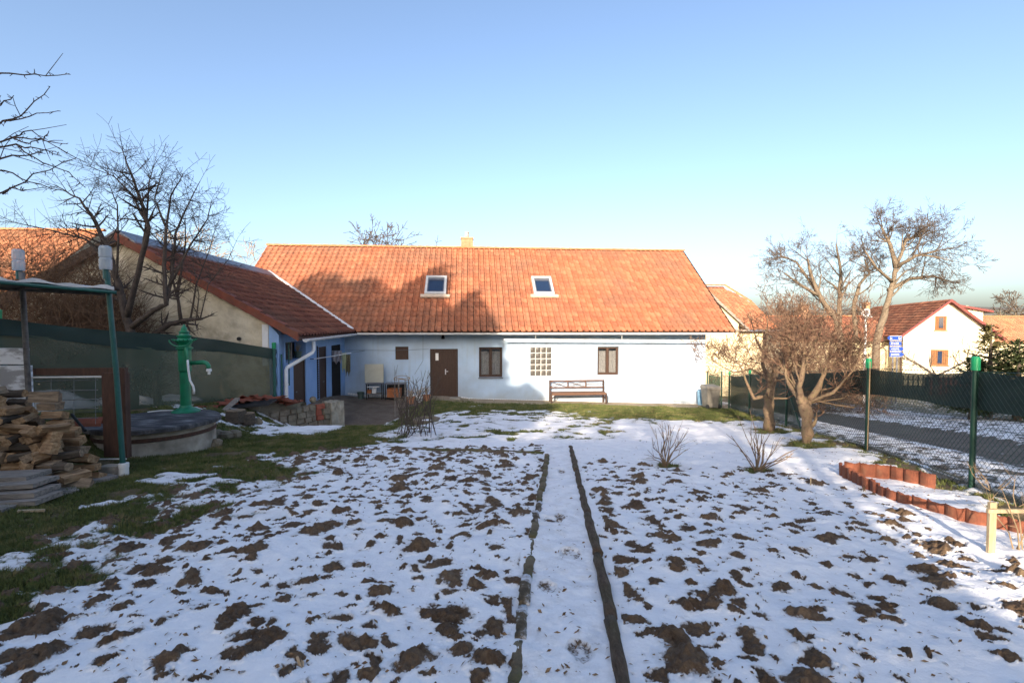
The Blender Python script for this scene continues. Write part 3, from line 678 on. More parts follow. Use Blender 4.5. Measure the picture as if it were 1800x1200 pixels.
def window(parent, r, name='window', mat='brown_wood', depth=.12, curtain=True, sashes=2):
    a0, a1, c0, c1 = r; fr = .06; mb = MB(); e = .004
    B0, B1 = depth, depth+.07
    mb.boxf(H, a0+e, a0+fr, B0, B1, c0+e, c1-e); mb.boxf(H, a1-fr, a1-e, B0, B1, c0+e, c1-e)
    mb.boxf(H, a0+fr, a1-fr, B0, B1, c0+e, c0+fr+.01); mb.boxf(H, a0+fr, a1-fr, B0, B1, c1-fr, c1-e)
    m_ = (a0+a1)/2; mb.boxf(H, m_-.035, m_+.035, B0-.012, B1, c0+fr+.01, c1-fr)
    w = mb.build(name, mat, parent)
    sb = MB()
    for (p, q) in ((a0+fr, m_-.035), (m_+.035, a1-fr)):
        sb.boxf(H, p+.004, p+.03, B0+.01, B1-.01, c0+fr+.014, c1-fr-.004); sb.boxf(H, q-.03, q-.004, B0+.01, B1-.01, c0+fr+.014, c1-fr-.004)
        sb.boxf(H, p+.03, q-.03, B0+.01, B1-.01, c0+fr+.014, c0+fr+.042); sb.boxf(H, p+.03, q-.03, B0+.01, B1-.01, c1-fr-.03, c1-fr-.004)
    sb.build('sash', 'brown_wood' if mat == 'brown_wood' else mat, w)
    MB().boxf(H, a0+fr, a1-fr, B0+.034, B0+.040, c0+fr, c1-fr).build('pane', 'glass', w)
    if curtain:
        cb = MB(); n = 40; top = c1-fr-.13; vs = []
        for i in range(n+1):
            a = a0+fr+(a1-a0-2*fr)*i/n; d = B1+.05+.012*math.sin(i*1.9)+.006*math.sin(i*4.3)
            for c in (c0+fr, top): vs.append(H(a, d, c))
            for c in (top, c0+fr): vs.append(H(a, d+.004, c))
        cb.add(vs, [(4*i+k, 4*i+(k+1) % 4, 4*i+4+(k+1) % 4, 4*i+4+k) for i in range(n) for k in range(4)])
        cb.build('curtain', 'curtain', w)
    MB().boxf(H, a0-.03, a1+.03, -.045, depth-.002, c0-.045, c0-.002).build('sill', 'white_trim' if r is not WIN1 else 'zinc', w)
    return w
window(house, WIN1); window(house, WIN2)
# glass block window
a0, a1, c0, c1 = GBW; mb = MB(); nb_, mb_ = 4, 5; bl = MB(); M['mortar'] = pbr('pale_grey_mortar', [(.42, .42, .42), (.55, .55, .54)], 8, .9, .2)
for i in range(nb_+1): a = a0+(a1-a0)*i/nb_; mb.boxf(H, a-.014, a+.014, .03, .12, c0, c1)
for j in range(mb_+1): c = c0+(c1-c0)*j/mb_; mb.boxf(H, a0, a1, .033, .117, c-.014, c+.014)
mb.boxf(H, a0-.03, a1+.03, -.04, .028, c0-.04, c0-.0145)
w = mb.build('glass_block_window', 'mortar', house)
for i in range(nb_):
    for j in range(mb_):
        A = a0+(a1-a0)*i/nb_+.016; B = a0+(a1-a0)*(i+1)/nb_-.016; C_ = c0+(c1-c0)*j/mb_+.016; D = c0+(c1-c0)*(j+1)/mb_-.016
        k = 4
        vs = []
        for p in range(k+1):
            for q in range(k+1):
                u = p/k; v = q/k; d = .075-.022*math.sin(math.pi*u)*math.sin(math.pi*v)+random.uniform(-.004, .004)
                vs.append(H(A+(B-A)*u, d, C_+(D-C_)*v))
        bl.add(vs, [(p*(k+1)+q, (p+1)*(k+1)+q, (p+1)*(k+1)+q+1, p*(k+1)+q+1) for p in range(k) for q in range(k)])
bl.boxf(H, a0, a1, .10, .112, c0, c1)
bl.build('pane', 'glass_block', w, smooth=True)
# hatch
a0, a1, c0, c1 = HATCH; mb = MB(); mb.boxf(H, a0+.003, a1-.003, .05, .09, c0+.003, c1-.003)
for (p, q, r_, s_) in ((a0+.003, a0+.05, c0+.003, c1-.003), (a1-.05, a1-.003, c0+.003, c1-.003), (a0+.05, a1-.05, c0+.003, c0+.05), (a0+.05, a1-.05, c1-.05, c1-.003)): mb.boxf(H, p, q, .03, .049, r_, s_)
mb.build('hatch', 'brown_wood', house)
# front door
a0, a1, c0, c1 = DOOR; fr = .07; mb = MB()
mb.boxf(H, a0+.003, a0+fr, .02, .16, c0, c1-.003); mb.boxf(H, a1-fr, a1-.003, .02, .16, c0, c1-.003); mb.boxf(H, a0+fr, a1-fr, .02, .16, c1-fr, c1-.003)
df = mb.build('door_frame', 'brown_wood', house)
mb = MB(); nP = 8; wd = (a1-a0-2*fr-.01)
for i in range(nP): p = a0+fr+.005+wd*i/nP; mb.boxf(H, p+.003, p+wd/nP-.003, .06, .11, c0+.02, c1-fr-.006)
mb.boxf(H, a0+fr+.004, a1-fr-.004, .07, .105, c0+.018, c1-fr-.005)
dr = mb.build('door', 'brown_wood', house)
mb = MB(); hx = wall_at(783, 650)[0]; mb.boxf(H, hx-.02, hx+.02, .05, .059, .92, 1.14); mb.tube([H(hx, .058, 1.05), H(hx, .01, 1.05), H(hx+.11, .01, 1.05)], .012, 8); mb.build('handle', 'white_trim', dr)
na, nz = wall_at(768, 627); MB().boxf(H, na-.06, na+.06, .048, .056, nz-.15, nz+.15).build('notice', 'plastic_white', dr)
MB().boxf(H, a0-.1, a1+.1, -.55, .0, -.22, .0).build('doorstep', 'concrete', house)
# wall lamp under the eave
wl = MB(); s_ = wall_at(779, 592)[0]; wl.boxf(H, s_-.05, s_+.05, -.04, -.002, 2.48, 2.58); wl.lathe(H(s_, -.12, 2.40), [(.05, 0), (.085, .04), (.03, .12), (.012, .15)], 12); wl.tube([H(s_, -.12, 2.54), H(s_, -.03, 2.54)], .01, 6)
wl.build('wall_lamp', 'black_metal', house)
# roof windows
def skylight(px0, py0, px1, py1):
    def rp(x, y):
        r = ray(x, y); o = Vector((0, 0, CAMZ))-HO; f = lambda k: (o+r*k).z-(ZE+MS*((o+r*k).dot(NV)-TE))
        a, b = 10, 40
        for _ in range(50):
            m_ = (a+b)/2
            if f(m_)*f(a) > 0: a = m_
            else: b = m_
        P = o+r*a; return P.dot(FV), P.dot(NV)
    xm = (px0+px1)/2; s0 = rp(px0, (py0+py1)/2)[0]; s1 = rp(px1, (py0+py1)/2)[0]; t0 = rp(xm, py1)[1]; t1 = rp(xm, py0)[1]
    Nr = FV.cross(Vn); 
    def R_(a, b, c): return H(a, 0, 0)+NV*b+Vector((0, 0, ZE+MS*(b-TE)))+Nr*c
    mb = MB(); f_ = .10
    for q in ((s0, s0+f_, t0, t1), (s1-f_, s1, t0, t1), (s0+f_, s1-f_, t0, t0+f_*.9), (s0+f_, s1-f_, t1-f_*.9, t1)): mb.boxf(R_, q[0], q[1], q[2], q[3], -.05, .18)
    w = mb.build('roof_window', pbr('grey_white_window_metal', [(.38, .39, .41), (.5, .51, .52)], 5, .4, .1), house)
    ib = MB(); g_ = .145
    for q in ((s0+f_, s0+g_, t0+f_, t1-f_), (s1-g_, s1-f_, t0+f_, t1-f_), (s0+g_, s1-g_, t0+f_, t0+f_+.05), (s0+g_, s1-g_, t1-f_-.13, t1-f_)): ib.boxf(R_, q[0], q[1], q[2], q[3], .0, .15)
    ib.build('sash', 'zinc', w)
    MB().boxf(R_, s0+f_, s1-f_, t0+f_, t1-f_, .10, .115).build('pane', 'glass_dark', w)
    MB().boxf(R_, s0-.16, s1+.16, t0-.13, t0-.002, .05, .125).build('flashing', pbr('weathered_lead_flashing', [(.42, .32, .24), (.55, .47, .38)], 6, .7, .2), w)
skylight(748, 490, 785, 521); skylight(936, 491, 971, 521)
# chimney
mb = MB(); cs = -.2
def ridge_s(px, t=TR+.5): return wall_at(px, 430, t)[0]
cs = ridge_s(821)
mb.boxf(H, cs-.30, cs+.30, TR+.30, TR+.85, ZR-.9, ZR+.50)
mb.boxf(H, cs-.33, cs+.33, TR+.27, TR+.88, ZR+.50, ZR+.58)
for k in range(6): mb.boxf(H, cs-.305, cs+.305, TR+.295, TR+.855, ZR-.28+k*.115, ZR-.28+k*.115+.08)
ch = mb.build('chimney', 'yellow_brick', house)
MB().lathe(H(cs, TR+.57, ZR+.58), [(.10, 0), (.10, .27), (.115, .28), (.115, .32)], 14).build('chimney_pot', 'concrete', ch, smooth=False)
# pavement along the facade
mb = MB(); 
for i in range(13):
    s0 = -1.0+i*1.02; s1 = s0+1.0
    z0 = g(*H(s0, -.5, 0).xy)+.05; z1 = g(*H(s1, -.5, 0).xy)+.05
    zz = [z0, z1, z1, z0]; cor = [(s0, -1.05), (s1, -1.05), (s1, -.0), (s0, -.0)]
    mb.hexa([H(a, b, z-.18) for (a, b), z in zip(cor, zz)]+[H(a, b, z-.012*(b < -.5)) for (a, b), z in zip(cor, zz)])
structure(mb.build('pavement', 'pavement', origin=(0, 0, 0)))

# ---------------------------------------------------------------- the side wing
WS, WT = -4.0, -6.8; RS, RZ = -7.9, 5.28; ES = -3.45; EZ = 2.72; WM = (RZ-EZ)/(ES-RS)
LS = -11.9; LZ = RZ-WM*(RS-LS)
wing = thing('house_wing', H(-7.5, -3.5, .3), 'lower side wing with rough cream gable, blue yard wall and dark red tiles', 'house wing')
def WF(a, b, c): return H(WS-b, a, c)       # a along t, b inward
def wrect(x0, y0, x1, y1):
    a = wing_at(x0, (y0+y1)/2)[0]; b = wing_at(x1, (y0+y1)/2)[0]; return a, b, wing_at((x0+x1)/2, y1)[1], wing_at((x0+x1)/2, y0)[1]
D1 = wrect(516, 633, 538, 698); D1 = (D1[0], D1[1], -.02, D1[3]); D2 = wrect(561, 609, 574, 700); D2 = (D2[0], D2[1], -.02, D2[3]); D3 = wrect(583, 606, 599, 700); D3 = (D3[0], D3[1], -.02, D3[3])
NI = (-6.35, wing_at(538, 640)[0], D1[3]+.06, 2.5)
mb = MB(); wallgrid(mb, WF, WT, -.0, -1.0, 2.72, [D1, D2, D3, NI], .35)
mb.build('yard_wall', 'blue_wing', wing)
mb = MB()
zt = lambda s: (RZ-WM*(s-RS) if s > RS else RZ-WM*(RS-s))-.12
mb.prism([H(s, WT, z) for s, z in ((LS+.5, -1), (WS-.22, -1), (WS-.22, zt(WS-.22)), (RS, zt(RS)), (LS+.5, zt(LS+.5)))], NV*.35)
mb.build('gable_wall', 'cream_rough', wing)
mb = MB(); mb.prism([H(s, WT-.012, z) for s, z in ((WS-.25, -1), (WS+.0, -1), (WS+.0, 2.72), (WS-.25, zt(WS-.25)-.05))], NV*.34); mb.build('corner_render', 'blue_wing', wing)
mb = MB(); mb.boxf(lambda a, b, c: H(a, b, c), WS-.42, WS-.27, WT-.02, WT-.002, 1.9, 3.0); mb.build('bare_patch', 'white_trim', wing)
mb = MB(); mb.tube([H(-5.0, WT-.06, 2.62), H(-5.0, WT+.05, 2.62)], .05, 12); mb.build('vent_pipe', 'black_metal', wing)
MB().boxf(H, LS+.6, LS+.8, WT+.35, 2, -1, zt(LS+.6)).build('outer_wall', 'cream_rough', wing)
Uw = NV; 
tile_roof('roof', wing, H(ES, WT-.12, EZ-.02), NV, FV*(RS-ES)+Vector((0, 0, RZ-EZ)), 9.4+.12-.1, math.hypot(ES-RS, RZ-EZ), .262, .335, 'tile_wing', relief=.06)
mb = MB()
mb.prism([H(ES-.03, WT-.08, EZ-.06), H(RS, WT-.08, RZ-.05), H(LS, WT-.08, LZ-.05), H(LS, WT-.08, LZ-.15), H(RS, WT-.08, RZ-.15), H(ES-.03, WT-.08, EZ-.16)], NV*9.3)
mb.build('roof_deck', 'brown_wood', wing)
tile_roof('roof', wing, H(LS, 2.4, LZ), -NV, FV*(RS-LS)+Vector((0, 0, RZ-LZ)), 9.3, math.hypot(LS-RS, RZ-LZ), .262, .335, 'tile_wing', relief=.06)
# verge tiles: right slope orange end tiles
mb = MB(); nT = 14
for i in range(nT):
    f0 = i/nT; f1 = (i+1.06)/nT
    def P(f, b, c): s = ES+(RS-ES)*f; return H(s, WT-.12+b, EZ+(RZ-EZ)*f+c)
    lift = .012*(i % 2)
    mb.hexa([P(f0, -.06, -.16), P(f1, -.06, -.14), P(f1, .0, -.14), P(f0, .0, -.16), P(f0, -.06, .07+lift), P(f1, -.06, .04+lift), P(f1, .16, .06+lift), P(f0, .16, .09+lift)])
mb.build('verge_tiles', 'terracotta_red', wing)
mb = MB()
mb.prism([H(LS, WT-.14, LZ-.2), H(RS, WT-.14, RZ-.2), H(RS, WT-.14, RZ+.05), H(LS, WT-.14, LZ+.05)], NV*.05); mb.build('left_verge_board', 'brown_wood', wing)
# metal ridge flashing
mb = MB(); mb.prism([H(RS+.45, WT-.15, RZ-.45*WM+.10), H(RS, WT-.15, RZ+.14), H(RS-.4, WT-.15, RZ-.4*WM+.08), H(RS-.4, WT-.15, RZ-.4*WM+.03), H(RS, WT-.15, RZ+.08), H(RS+.45, WT-.15, RZ-.45*WM+.05)], NV*9.2); mb.build('ridge_flashing', 'zinc', wing)
# valley flashing
mb = MB(); va = H(-3.52, -.72, ZE+.07); vb = H(RS, 2.46, RZ+.10); dv = (vb-va).normalized(); sd = dv.cross(Vector((0, 0, 1))).normalized()
mb.prism([va+sd*.07, va-sd*.07, va-sd*.07+Vector((0, 0, .035)), va+sd*.07+Vector((0, 0, .035))], vb-va); mb.build('valley_flashing', 'white_trim', wing)
# wing gutter and downpipe
gutter(wing, H(ES+.08, WT+.18, 2.60), H(ES+.08, -.85, 2.64), .075)
mb = MB(); gp = H(ES+.08, WT+.85, 2.52); wpt = H(WS+.09, WT+.22, 1.75)
mb.tube([gp, gp+Vector((0, 0, -.25)), gp+Vector((-.03, -.03, -.33)), wpt+Vector((.02, .03, .08)), wpt, H(WS+.09, WT+.22, 1.6), H(WS+.09, WT+.22, .3)], .05, 12)
for z in (.8, 1.35): mb.lathe(H(WS+.09, WT+.22, z), [(.06, 0), (.06, .04)], 12)
mb.build('downpipe', 'white_trim', wing, smooth=False)
mb = MB(); mb.tube([H(WS+.04, WT+.06, .3), H(WS+.04, WT+.06, 2.2)], .022, 8); mb.tube([H(WS+.05, WT+.55, 1.3), H(WS+.05, WT+.55, 2.5)], .018, 8); mb.build('wall_pipe', 'post_teal', wing)
for k, (D_, dep) in enumerate(((D1, .05), (D2, .03))):
    mb = MB(); fn = WF; a0, a1, c0, c1 = D_
    mb.boxf(fn, a0+.004, a1-.004, dep, dep+.05, c0+.01, c1-.004)
    for (p, q) in ((a0+.004, a0+.06), (a1-.06, a1-.004)): mb.boxf(fn, p, q, dep-.02, dep-.001, c0+.01, c1-.004)
    mb.boxf(fn, a0+.06, a1-.06, dep-.02, dep-.001, c1-.07, c1-.004)
    d_ = mb.build('door', 'brown_wood', wing)
    h_ = MB(); hy = a0+.2 if k == 0 else (a0+a1)/2; h_.boxf(fn, hy-.02, hy+.1, dep-.05, dep-.022, 1.0, 1.03); h_.build('handle', 'zinc', d_)
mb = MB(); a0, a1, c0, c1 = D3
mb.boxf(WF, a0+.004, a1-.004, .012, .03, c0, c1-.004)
mb.build('doorway_shade_panel', 'painted_void', wing)  # near-black panel stands in for the shade inside the doorway
a0, a1, c0, c1 = NI
MB().boxf(WF, a0-.1, a1+.1, .5, .52, c0-.1, c1+.1).build('recess_back', 'painted_void', wing)  # recess shade put into the near-black colour of its back
mb = MB(); mb.boxf(WF, a0+.003, a1-.003, .0, .49, c0-.05, c0-.003); mb.boxf(WF, a0+.5, a0+.56, .02, .4, c0, c1); mb.build('recess_shelf', 'grey_wood', wing)

# things in the recess
def small(name, mb, mat, label, cat, group=None, smooth=False, parent=None):
    return tag(mb.build(name, mat, parent, smooth=smooth), label, cat, group)
mb = MB(); 
for i in range(8):
    a = NI[0]+.62+.03*i; 
mb.boxf(WF, NI[0]+.62, NI[0]+.95, .18, .26, NI[2]+.25, NI[2]+.95); mb.boxf(WF, NI[0]+.66, NI[0]+.91, .14, .18, NI[2]+.12, NI[2]+.7)
small('hanging_jacket', mb, 'purple', 'violet-blue cloth hanging in the dark recess above the nearest yard door', 'cloth')
mb = MB(); mb.lathe(WF(NI[1]-.35, .12, NI[2]-.003), [(.08, 0), (.11, .16), (.12, .2)], 14); small('pot', mb, 'bucket', 'grey-green pot on the recess shelf above the nearest yard door', 'pot')
mb = MB(); 
for i in range(14):
    z_ = -.0
rs = random.Random(4)
for i in range(26):
    c_ = WF(NI[1]-.35+rs.uniform(-.12, .12), .12+rs.uniform(-.09, .09), NI[2]+.2); mb.tube([WF(NI[1]-.35, .12, NI[2]+.17), c_+Vector((0, 0, rs.uniform(.1, .3)))], [.008, .003], 4)
small('potted_plant', mb, 'dry_plant', 'dried plant spilling from the pot in the wing recess', 'plant')
# vertical thermometer-like ladder of cable clips
mb = MB(); t_ = wing_at(558, 650)[0]
for k in range(22): mb.boxf(WF, t_-.05, t_+.05, -.03, -.004, .55+k*.078, .55+k*.078+.045)
mb.boxf(WF, t_-.06, t_+.06, -.012, -.002, .5, 2.28)
small('rope_ladder', mb, 'black_metal', 'narrow dark slatted strip hanging on the blue wall beside the middle yard door', 'ladder')
# clothes rail with laundry
rail0 = WF(wing_at(545, 633)[0], -.12, 1.90); rail1 = at(617, 620, 17.75)
rl = thing('clothes_rail', rail0, 'thin pale clothes rail fixed across the wing wall at head height', 'clothes rail')
MB().tube([rail0, (rail0+rail1)/2+Vector((0, 0, -.01)), rail1], .014, 8).build('rail', 'white_trim', rl)
MB().tube([rail0, rail0+(-FV)*.12], .012, 6).build('bracket', 'black_metal', rl); MB().tube([rail1, H(-3.2, -.01, rail1.z-.02)], .006, 6).build('line', 'black_metal', rl)
def laundry(px0, px1, py0, py1, Y, mat, label, seed):
    rs = random.Random(seed); n, k = 14, 8; vs = []
    for side in (0, .02):
        for i in range(n+1):
            for j in range(k+1):
                u = i/n; v = j/k
                yb = py0+(py1-py0)*v*(1-.25*abs(math.sin(u*5+seed)))
                p = at(px0+(px1-px0)*(.5+(u-.5)*(1-.25*v*math.sin(seed))), yb, Y+side+.05*math.sin(u*16+v*2)*(.4+v))
                vs.append(p)
    m_ = (n+1)*(k+1); fs = []
    for i in range(n):
        for j in range(k):
            a = i*(k+1)+j; fs += [(a, a+1, a+k+2, a+k+1), (a+m_, a+k+1+m_, a+k+2+m_, a+1+m_)]
    for j in range(k): fs += [(j, j+m_, j+1+m_, j+1), (n*(k+1)+j, n*(k+1)+j+1, n*(k+1)+j+1+m_, n*(k+1)+j+m_)]
    for i in range(n): fs += [(i*(k+1), (i+1)*(k+1), (i+1)*(k+1)+m_, i*(k+1)+m_), (i*(k+1)+k, i*(k+1)+k+m_, (i+1)*(k+1)+k+m_, (i+1)*(k+1)+k)]
    mb = MB(); mb.add(vs, fs); small('laundry', mb, mat, label, 'laundry', 'laundry drying at the dark doorway', smooth=True)
laundry(583, 601, 616, 641, 17.2, 'cloth_grey', 'grey garment drying across the dark open doorway', 1)
laundry(600, 609, 620, 656, 17.6, 'cloth_yellow', 'pale yellow towel hanging right of the grey garment', 2)
laundry(608, 616, 623, 663, 17.7, 'cloth_dark', 'dark patterned cloth, rightmost piece of the drying laundry', 3)

# ---------------------------------------------------------------- things along the facade
def fz(s, t): return g(*H(s, t, 0).xy)+.03
# bench
bs0 = wall_at(968, 690, -.45)[0]; bs1 = wall_at(1063, 690, -.45)[0]; bz = fz((bs0+bs1)/2, -.45)+.03
bench = thing('garden_bench', H((bs0+bs1)/2, -.45, bz), 'brown garden bench with crossed back panels against the sunlit wall', 'bench')
mb = MB()
for k in range(4): mb.boxf(H, bs0+.02, bs1-.02, -.68+k*.11, -.68+k*.11+.095, bz+.43, bz+.46)
mb.boxf(H, bs0+.02, bs1-.02, -.70, -.685, bz+.36, bz+.455); mb.build('seat', 'bench_wood', bench)
mb = MB(); zb = bz+.60; ztp = bz+.93
mb.boxf(H, bs0, bs1, -.235, -.20, ztp-.05, ztp); mb.boxf(H, bs0, bs1, -.235, -.20, zb, zb+.045)
for q in range(1, 3): s = bs0+(bs1-bs0)*q/3; mb.boxf(H, s-.02, s+.02, -.235, -.20, zb+.045, ztp-.05)
for q in range(3):
    a = bs0+(bs1-bs0)*q/3+.03; b = bs0+(bs1-bs0)*(q+1)/3-.03
    if q == 2: continue
    mb.tube([H(a, -.215, zb+.05), H(b, -.215, ztp-.06)], .013, 4); mb.tube([H(a, -.23, ztp-.06), H(b, -.23, zb+.05)], .013, 4)
mb.tube([H(bs0+(bs1-bs0)*2/3, -.215, (zb+ztp)/2), H(bs1, -.215, (zb+ztp)/2)], .011, 4)
mb.build('backrest', 'bench_wood', bench)
for s, t in ((bs0, -.66), (bs1, -.66), (bs0, -.22), (bs1, -.22)):
    MB().boxf(H, s-.03, s+.03, t-.03, t+.03, bz-.02, bz+(.43 if t < -.5 else .93)).build('leg', 'brown_wood', bench)
for s, d in ((bs0, 1), (bs1, -1)):
    MB().tube([H(s+d*.03, -.66, bz+.22), H(s+d*.22, -.66, bz+.42)], .018, 4).build('brace', 'brown_wood', bench)

# raised cream board, rack, cabinet, bucket
def legs_table(name, label, cat, px0, px1, t0, t1, top, y_, extras):
    s0 = wall_at(px0, y_, t0)[0]; s1 = wall_at(px1, y_, t0)[0]; z0 = fz((s0+s1)/2, t0)-.02
    T = thing(name, H((s0+s1)/2, (t0+t1)/2, z0), label, cat)
    for s in (s0+.025, s1-.025):
        for t in (t0+.025, t1-.025): MB().boxf(H, s-.018, s+.018, t-.018, t+.018, z0, z0+top).build('leg', 'black_metal', T)
    extras(T, s0, s1, z0); return T
def ex1(T, s0, s1, z0):
    MB().boxf(H, s0-.01, s1+.01, -.72, -.33, z0+.62, z0+.66).build('tabletop', 'zinc', T)
    MB().boxf(H, s0+.05, s1-.05, -.68, -.36, z0+.22, z0+.245).build('shelf', 'grey_wood', T)
    MB().boxf(H, s0+.045, s1-.12, -.715, -.69, z0+.50, z0+.54).build('rail', 'white_trim', T)
legs_table('side_table', 'small black-legged table with a lower shelf under the cream board', 'table', 643, 672, -.72, -.33, .62, 690, ex1)
s0, z_ = wall_at(641, 640, -.4); s1 = wall_at(674, 640, -.4)[0]; z1 = wall_at(657, 672, -.4)[1]
mb = MB(); mb.boxf(H, s0, s1, -.40, -.37, z1, z_+.0); mb.boxf(H, s0, s0+.03, -.42, -.401, z1, z_); mb.boxf(H, s1-.03, s1, -.42, -.401, z1, z_)
small('leaning_board', mb, 'board_cream', 'square cream board standing on the small black-legged table', 'board')
mb = MB(); q = wall_at(655, 690, -.6); mb.boxf(H, q[0]-.02, q[0]+.14, -.62, -.44, z_*0+fz(q[0], -.5)+.236, fz(q[0], -.5)+.44); small('paint_tin', mb, 'plastic_white', 'white container on the lower shelf of the small table', 'container')
mb = MB(); mb.boxf(H, q[0]-.22, q[0]-.06, -.6, -.46, fz(q[0], -.5)+.236, fz(q[0], -.5)+.37); small('cardboard_box', mb, 'orange_box', 'brown box left of the white container on the table shelf', 'box')
def ex2(T, s0, s1, z0):
    MB().boxf(H, s0-.01, s1+.01, -.82, -.30, z0+.62, z0+.655).build('tabletop', 'zinc', T)
    MB().boxf(H, s0+.05, s1-.05, -.33, -.31, z0+.05, z0+.61).build('back_panel', 'black_metal', T)
    MB().boxf(H, s0+.05, s1-.05, -.80, -.34, z0+.08, z0+.105).build('shelf', 'black_metal', T)
wt = legs_table('work_table', 'low dark table with a grey top sheltering an orange-brown crate', 'table', 676, 712, -.82, -.30, .62, 690, ex2)
s0 = wall_at(680, 690, -.8)[0]; s1 = wall_at(704, 690, -.8)[0]; zz = fz(s0, -.6)+.09
cr = thing('storage_crate', H((s0+s1)/2, -.6, zz), 'orange-brown slatted crate on the shelf of the low dark table', 'crate')
mb = MB()
for k in range(4): mb.boxf(H, s0, s1, -.80, -.785, zz+.0+k*.085, zz+k*.085+.072); mb.boxf(H, s0, s1, -.42, -.405, zz+k*.085, zz+k*.085+.072)
for s in (s0, s1-.015): mb.boxf(H, s, s+.015, -.784, -.421, zz, zz+.32)
mb.build('side_boards', 'orange_box', cr); MB().boxf(H, s0+.016, s1-.016, -.784, -.421, zz+.002, zz+.3).build('contents', 'orange_box', cr)
def bucket(px0, px1, py0, py1, t, mat, label, cat='bucket', parts=True):
    s0, zt_ = wall_at(px0, py0, t); s1, zb_ = wall_at(px1, py1, t); r = (s1-s0)/2; c = H((s0+s1)/2, t, zb_)
    T = thing('bucket', c, label, cat)
    h = zt_-zb_; MB().lathe(c, [(r*.78, 0), (r, h), (r*1.08, h), (r*1.08, h-.02), (r*.98, h-.02), (r*.92, h-.03), (r*.7, .05)], 18).build('body', mat, T, smooth=False)
    MB().tube([c+FV*r*math.cos(a)+NV*r*.4*math.sin(a)*0+Vector((0, 0, h-.03-r*.7*math.sin(a))) - NV*r*1.0*math.sin(a) for a in [math.pi*k/10 for k in range(11)]], .005, 5).build('handle', 'wire', T)
    return T
bucket(628, 640, 689, 702, -.45, 'bucket', 'dull green bucket on the paving left of the small table')
bucket(1226, 1236, 686, 711, -.45, 'bin_blue', 'light blue bucket at the right corner of the sunlit wall')
# cluster behind the rose bush: pots with dried plants
def potplant(px, py, Y, r, h, mat, label, n=24, ph=.35, pm='dry_plant'):
    P = at(px, py, Y); P.z = g(P.x, P.y); T = thing('potted_plant', P, label, 'potted plant')
    MB().lathe(P, [(r*.7, 0), (r, h), (r*1.12, h), (r*1.12, h-.03), (r*.95, h-.03)], 16).build('pot', mat, T)
    rs = random.Random(px); mb = MB()
    for i in range(n):
        a = rs.uniform(0, 6.28); q = rs.uniform(.2, 1); e = P+Vector((math.cos(a)*q*r*1.5, math.sin(a)*q*r*1.5, h+ph*rs.uniform(.4, 1)))
        m_ = (P+Vector((0, 0, h))+e)/2+Vector((rs.uniform(-.04, .04), 0, .05)); mb.tube([P+Vector((0, 0, h-.04)), m_, e], [.006, .004, .002], 4)
        for k in range(3):
            c = m_.lerp(e, rs.random()); d = Vector((rs.uniform(-1, 1), rs.uniform(-1, 1), rs.uniform(-.5, .8)))*.04; mb.add([c, c+d, c+d+Vector((.015, .01, .02)), c+Vector((.02, 0, .015))], [(0, 1, 2, 3)])
    mb.build('foliage', pm, T)
potplant(722, 695, 18.2, .17, .26, 'clay_pot', 'clay pot of dried pale flowers beside the rose arch')
potplant(737, 698, 18.6, .13, .22, 'plastic_white', 'white pot with dried stems left of the brown front door')
potplant(750, 700, 18.8, .15, .25, 'clay_pot', 'brown pot of withered leaves nearest the front door', pm='twig_tan')
# plant stand: pale tube frame
P = ground_at(702, 742); P2 = ground_at(712, 752)
Y0 = 15.3; zf = at(702, 735, Y0).z
ps = thing('rose_support', at(706, 738, Y0), 'rusty pale tube frame standing in the snow by the roses', 'plant frame')
mb = MB()
for px, yo in ((694, .35), (701, 0), (712, 0), (718, .35)):
    t = at(px, 667, Y0+yo); b = Vector((t.x, t.y, g(t.x, t.y)-.05)); mb.tube([b, t], .014, 6)
mb.build('upright', 'grey_wood', ps)
mb = MB(); c = at(706, 666, Y0+.18)
mb.tube([c+Vector((.24*math.cos(a), .22*math.sin(a), .02*math.sin(3*a))) for a in [2*math.pi*k/20 for k in range(21)]], .011, 6); mb.build('hoop', 'twig_tan', ps); mb = MB(); mb.tube([c+Vector((.24*math.cos(a), .22*math.sin(a), -.62)) for a in [2*math.pi*k/20 for k in range(21)]], .009, 6); mb.build('hoop', 'twig_tan', ps); mb = MB()
mb.tube([c+Vector((.26*math.cos(a), .05, .30*math.sin(a)*.35)) for a in [math.pi*k/12 for k in range(13)]], .010, 6); mb.build('hoop', 'twig_tan', ps)

# concrete ring planter
P = ground_at(750, 746)
pl = thing('planter', P, 'low octagonal stone planter filled with snow below the rose bush', 'planter')
mb = MB(); n = 8; vs = []
for r, z in ((.36, -.1), (.38, .17), (.27, .17), (.25, .02)):
    for k in range(n): a = 2*math.pi*(k+.5)/n; vs.append(P+Vector((r*math.cos(a), r*math.sin(a)*1.15, z)))
mb.add(vs, [(i*n+k, i*n+(k+1) % n, (i+1)*n+(k+1) % n, (i+1)*n+k) for i in range(3) for k in range(n)]); mb.build('rim', 'stone', pl)
MB().lathe(P+Vector((0, 0, .02)), [(.27, 0), (.24, .07), (.12, .11), (.02, .12)], 14).build('snow_fill', 'snow_lump', pl, smooth=True)

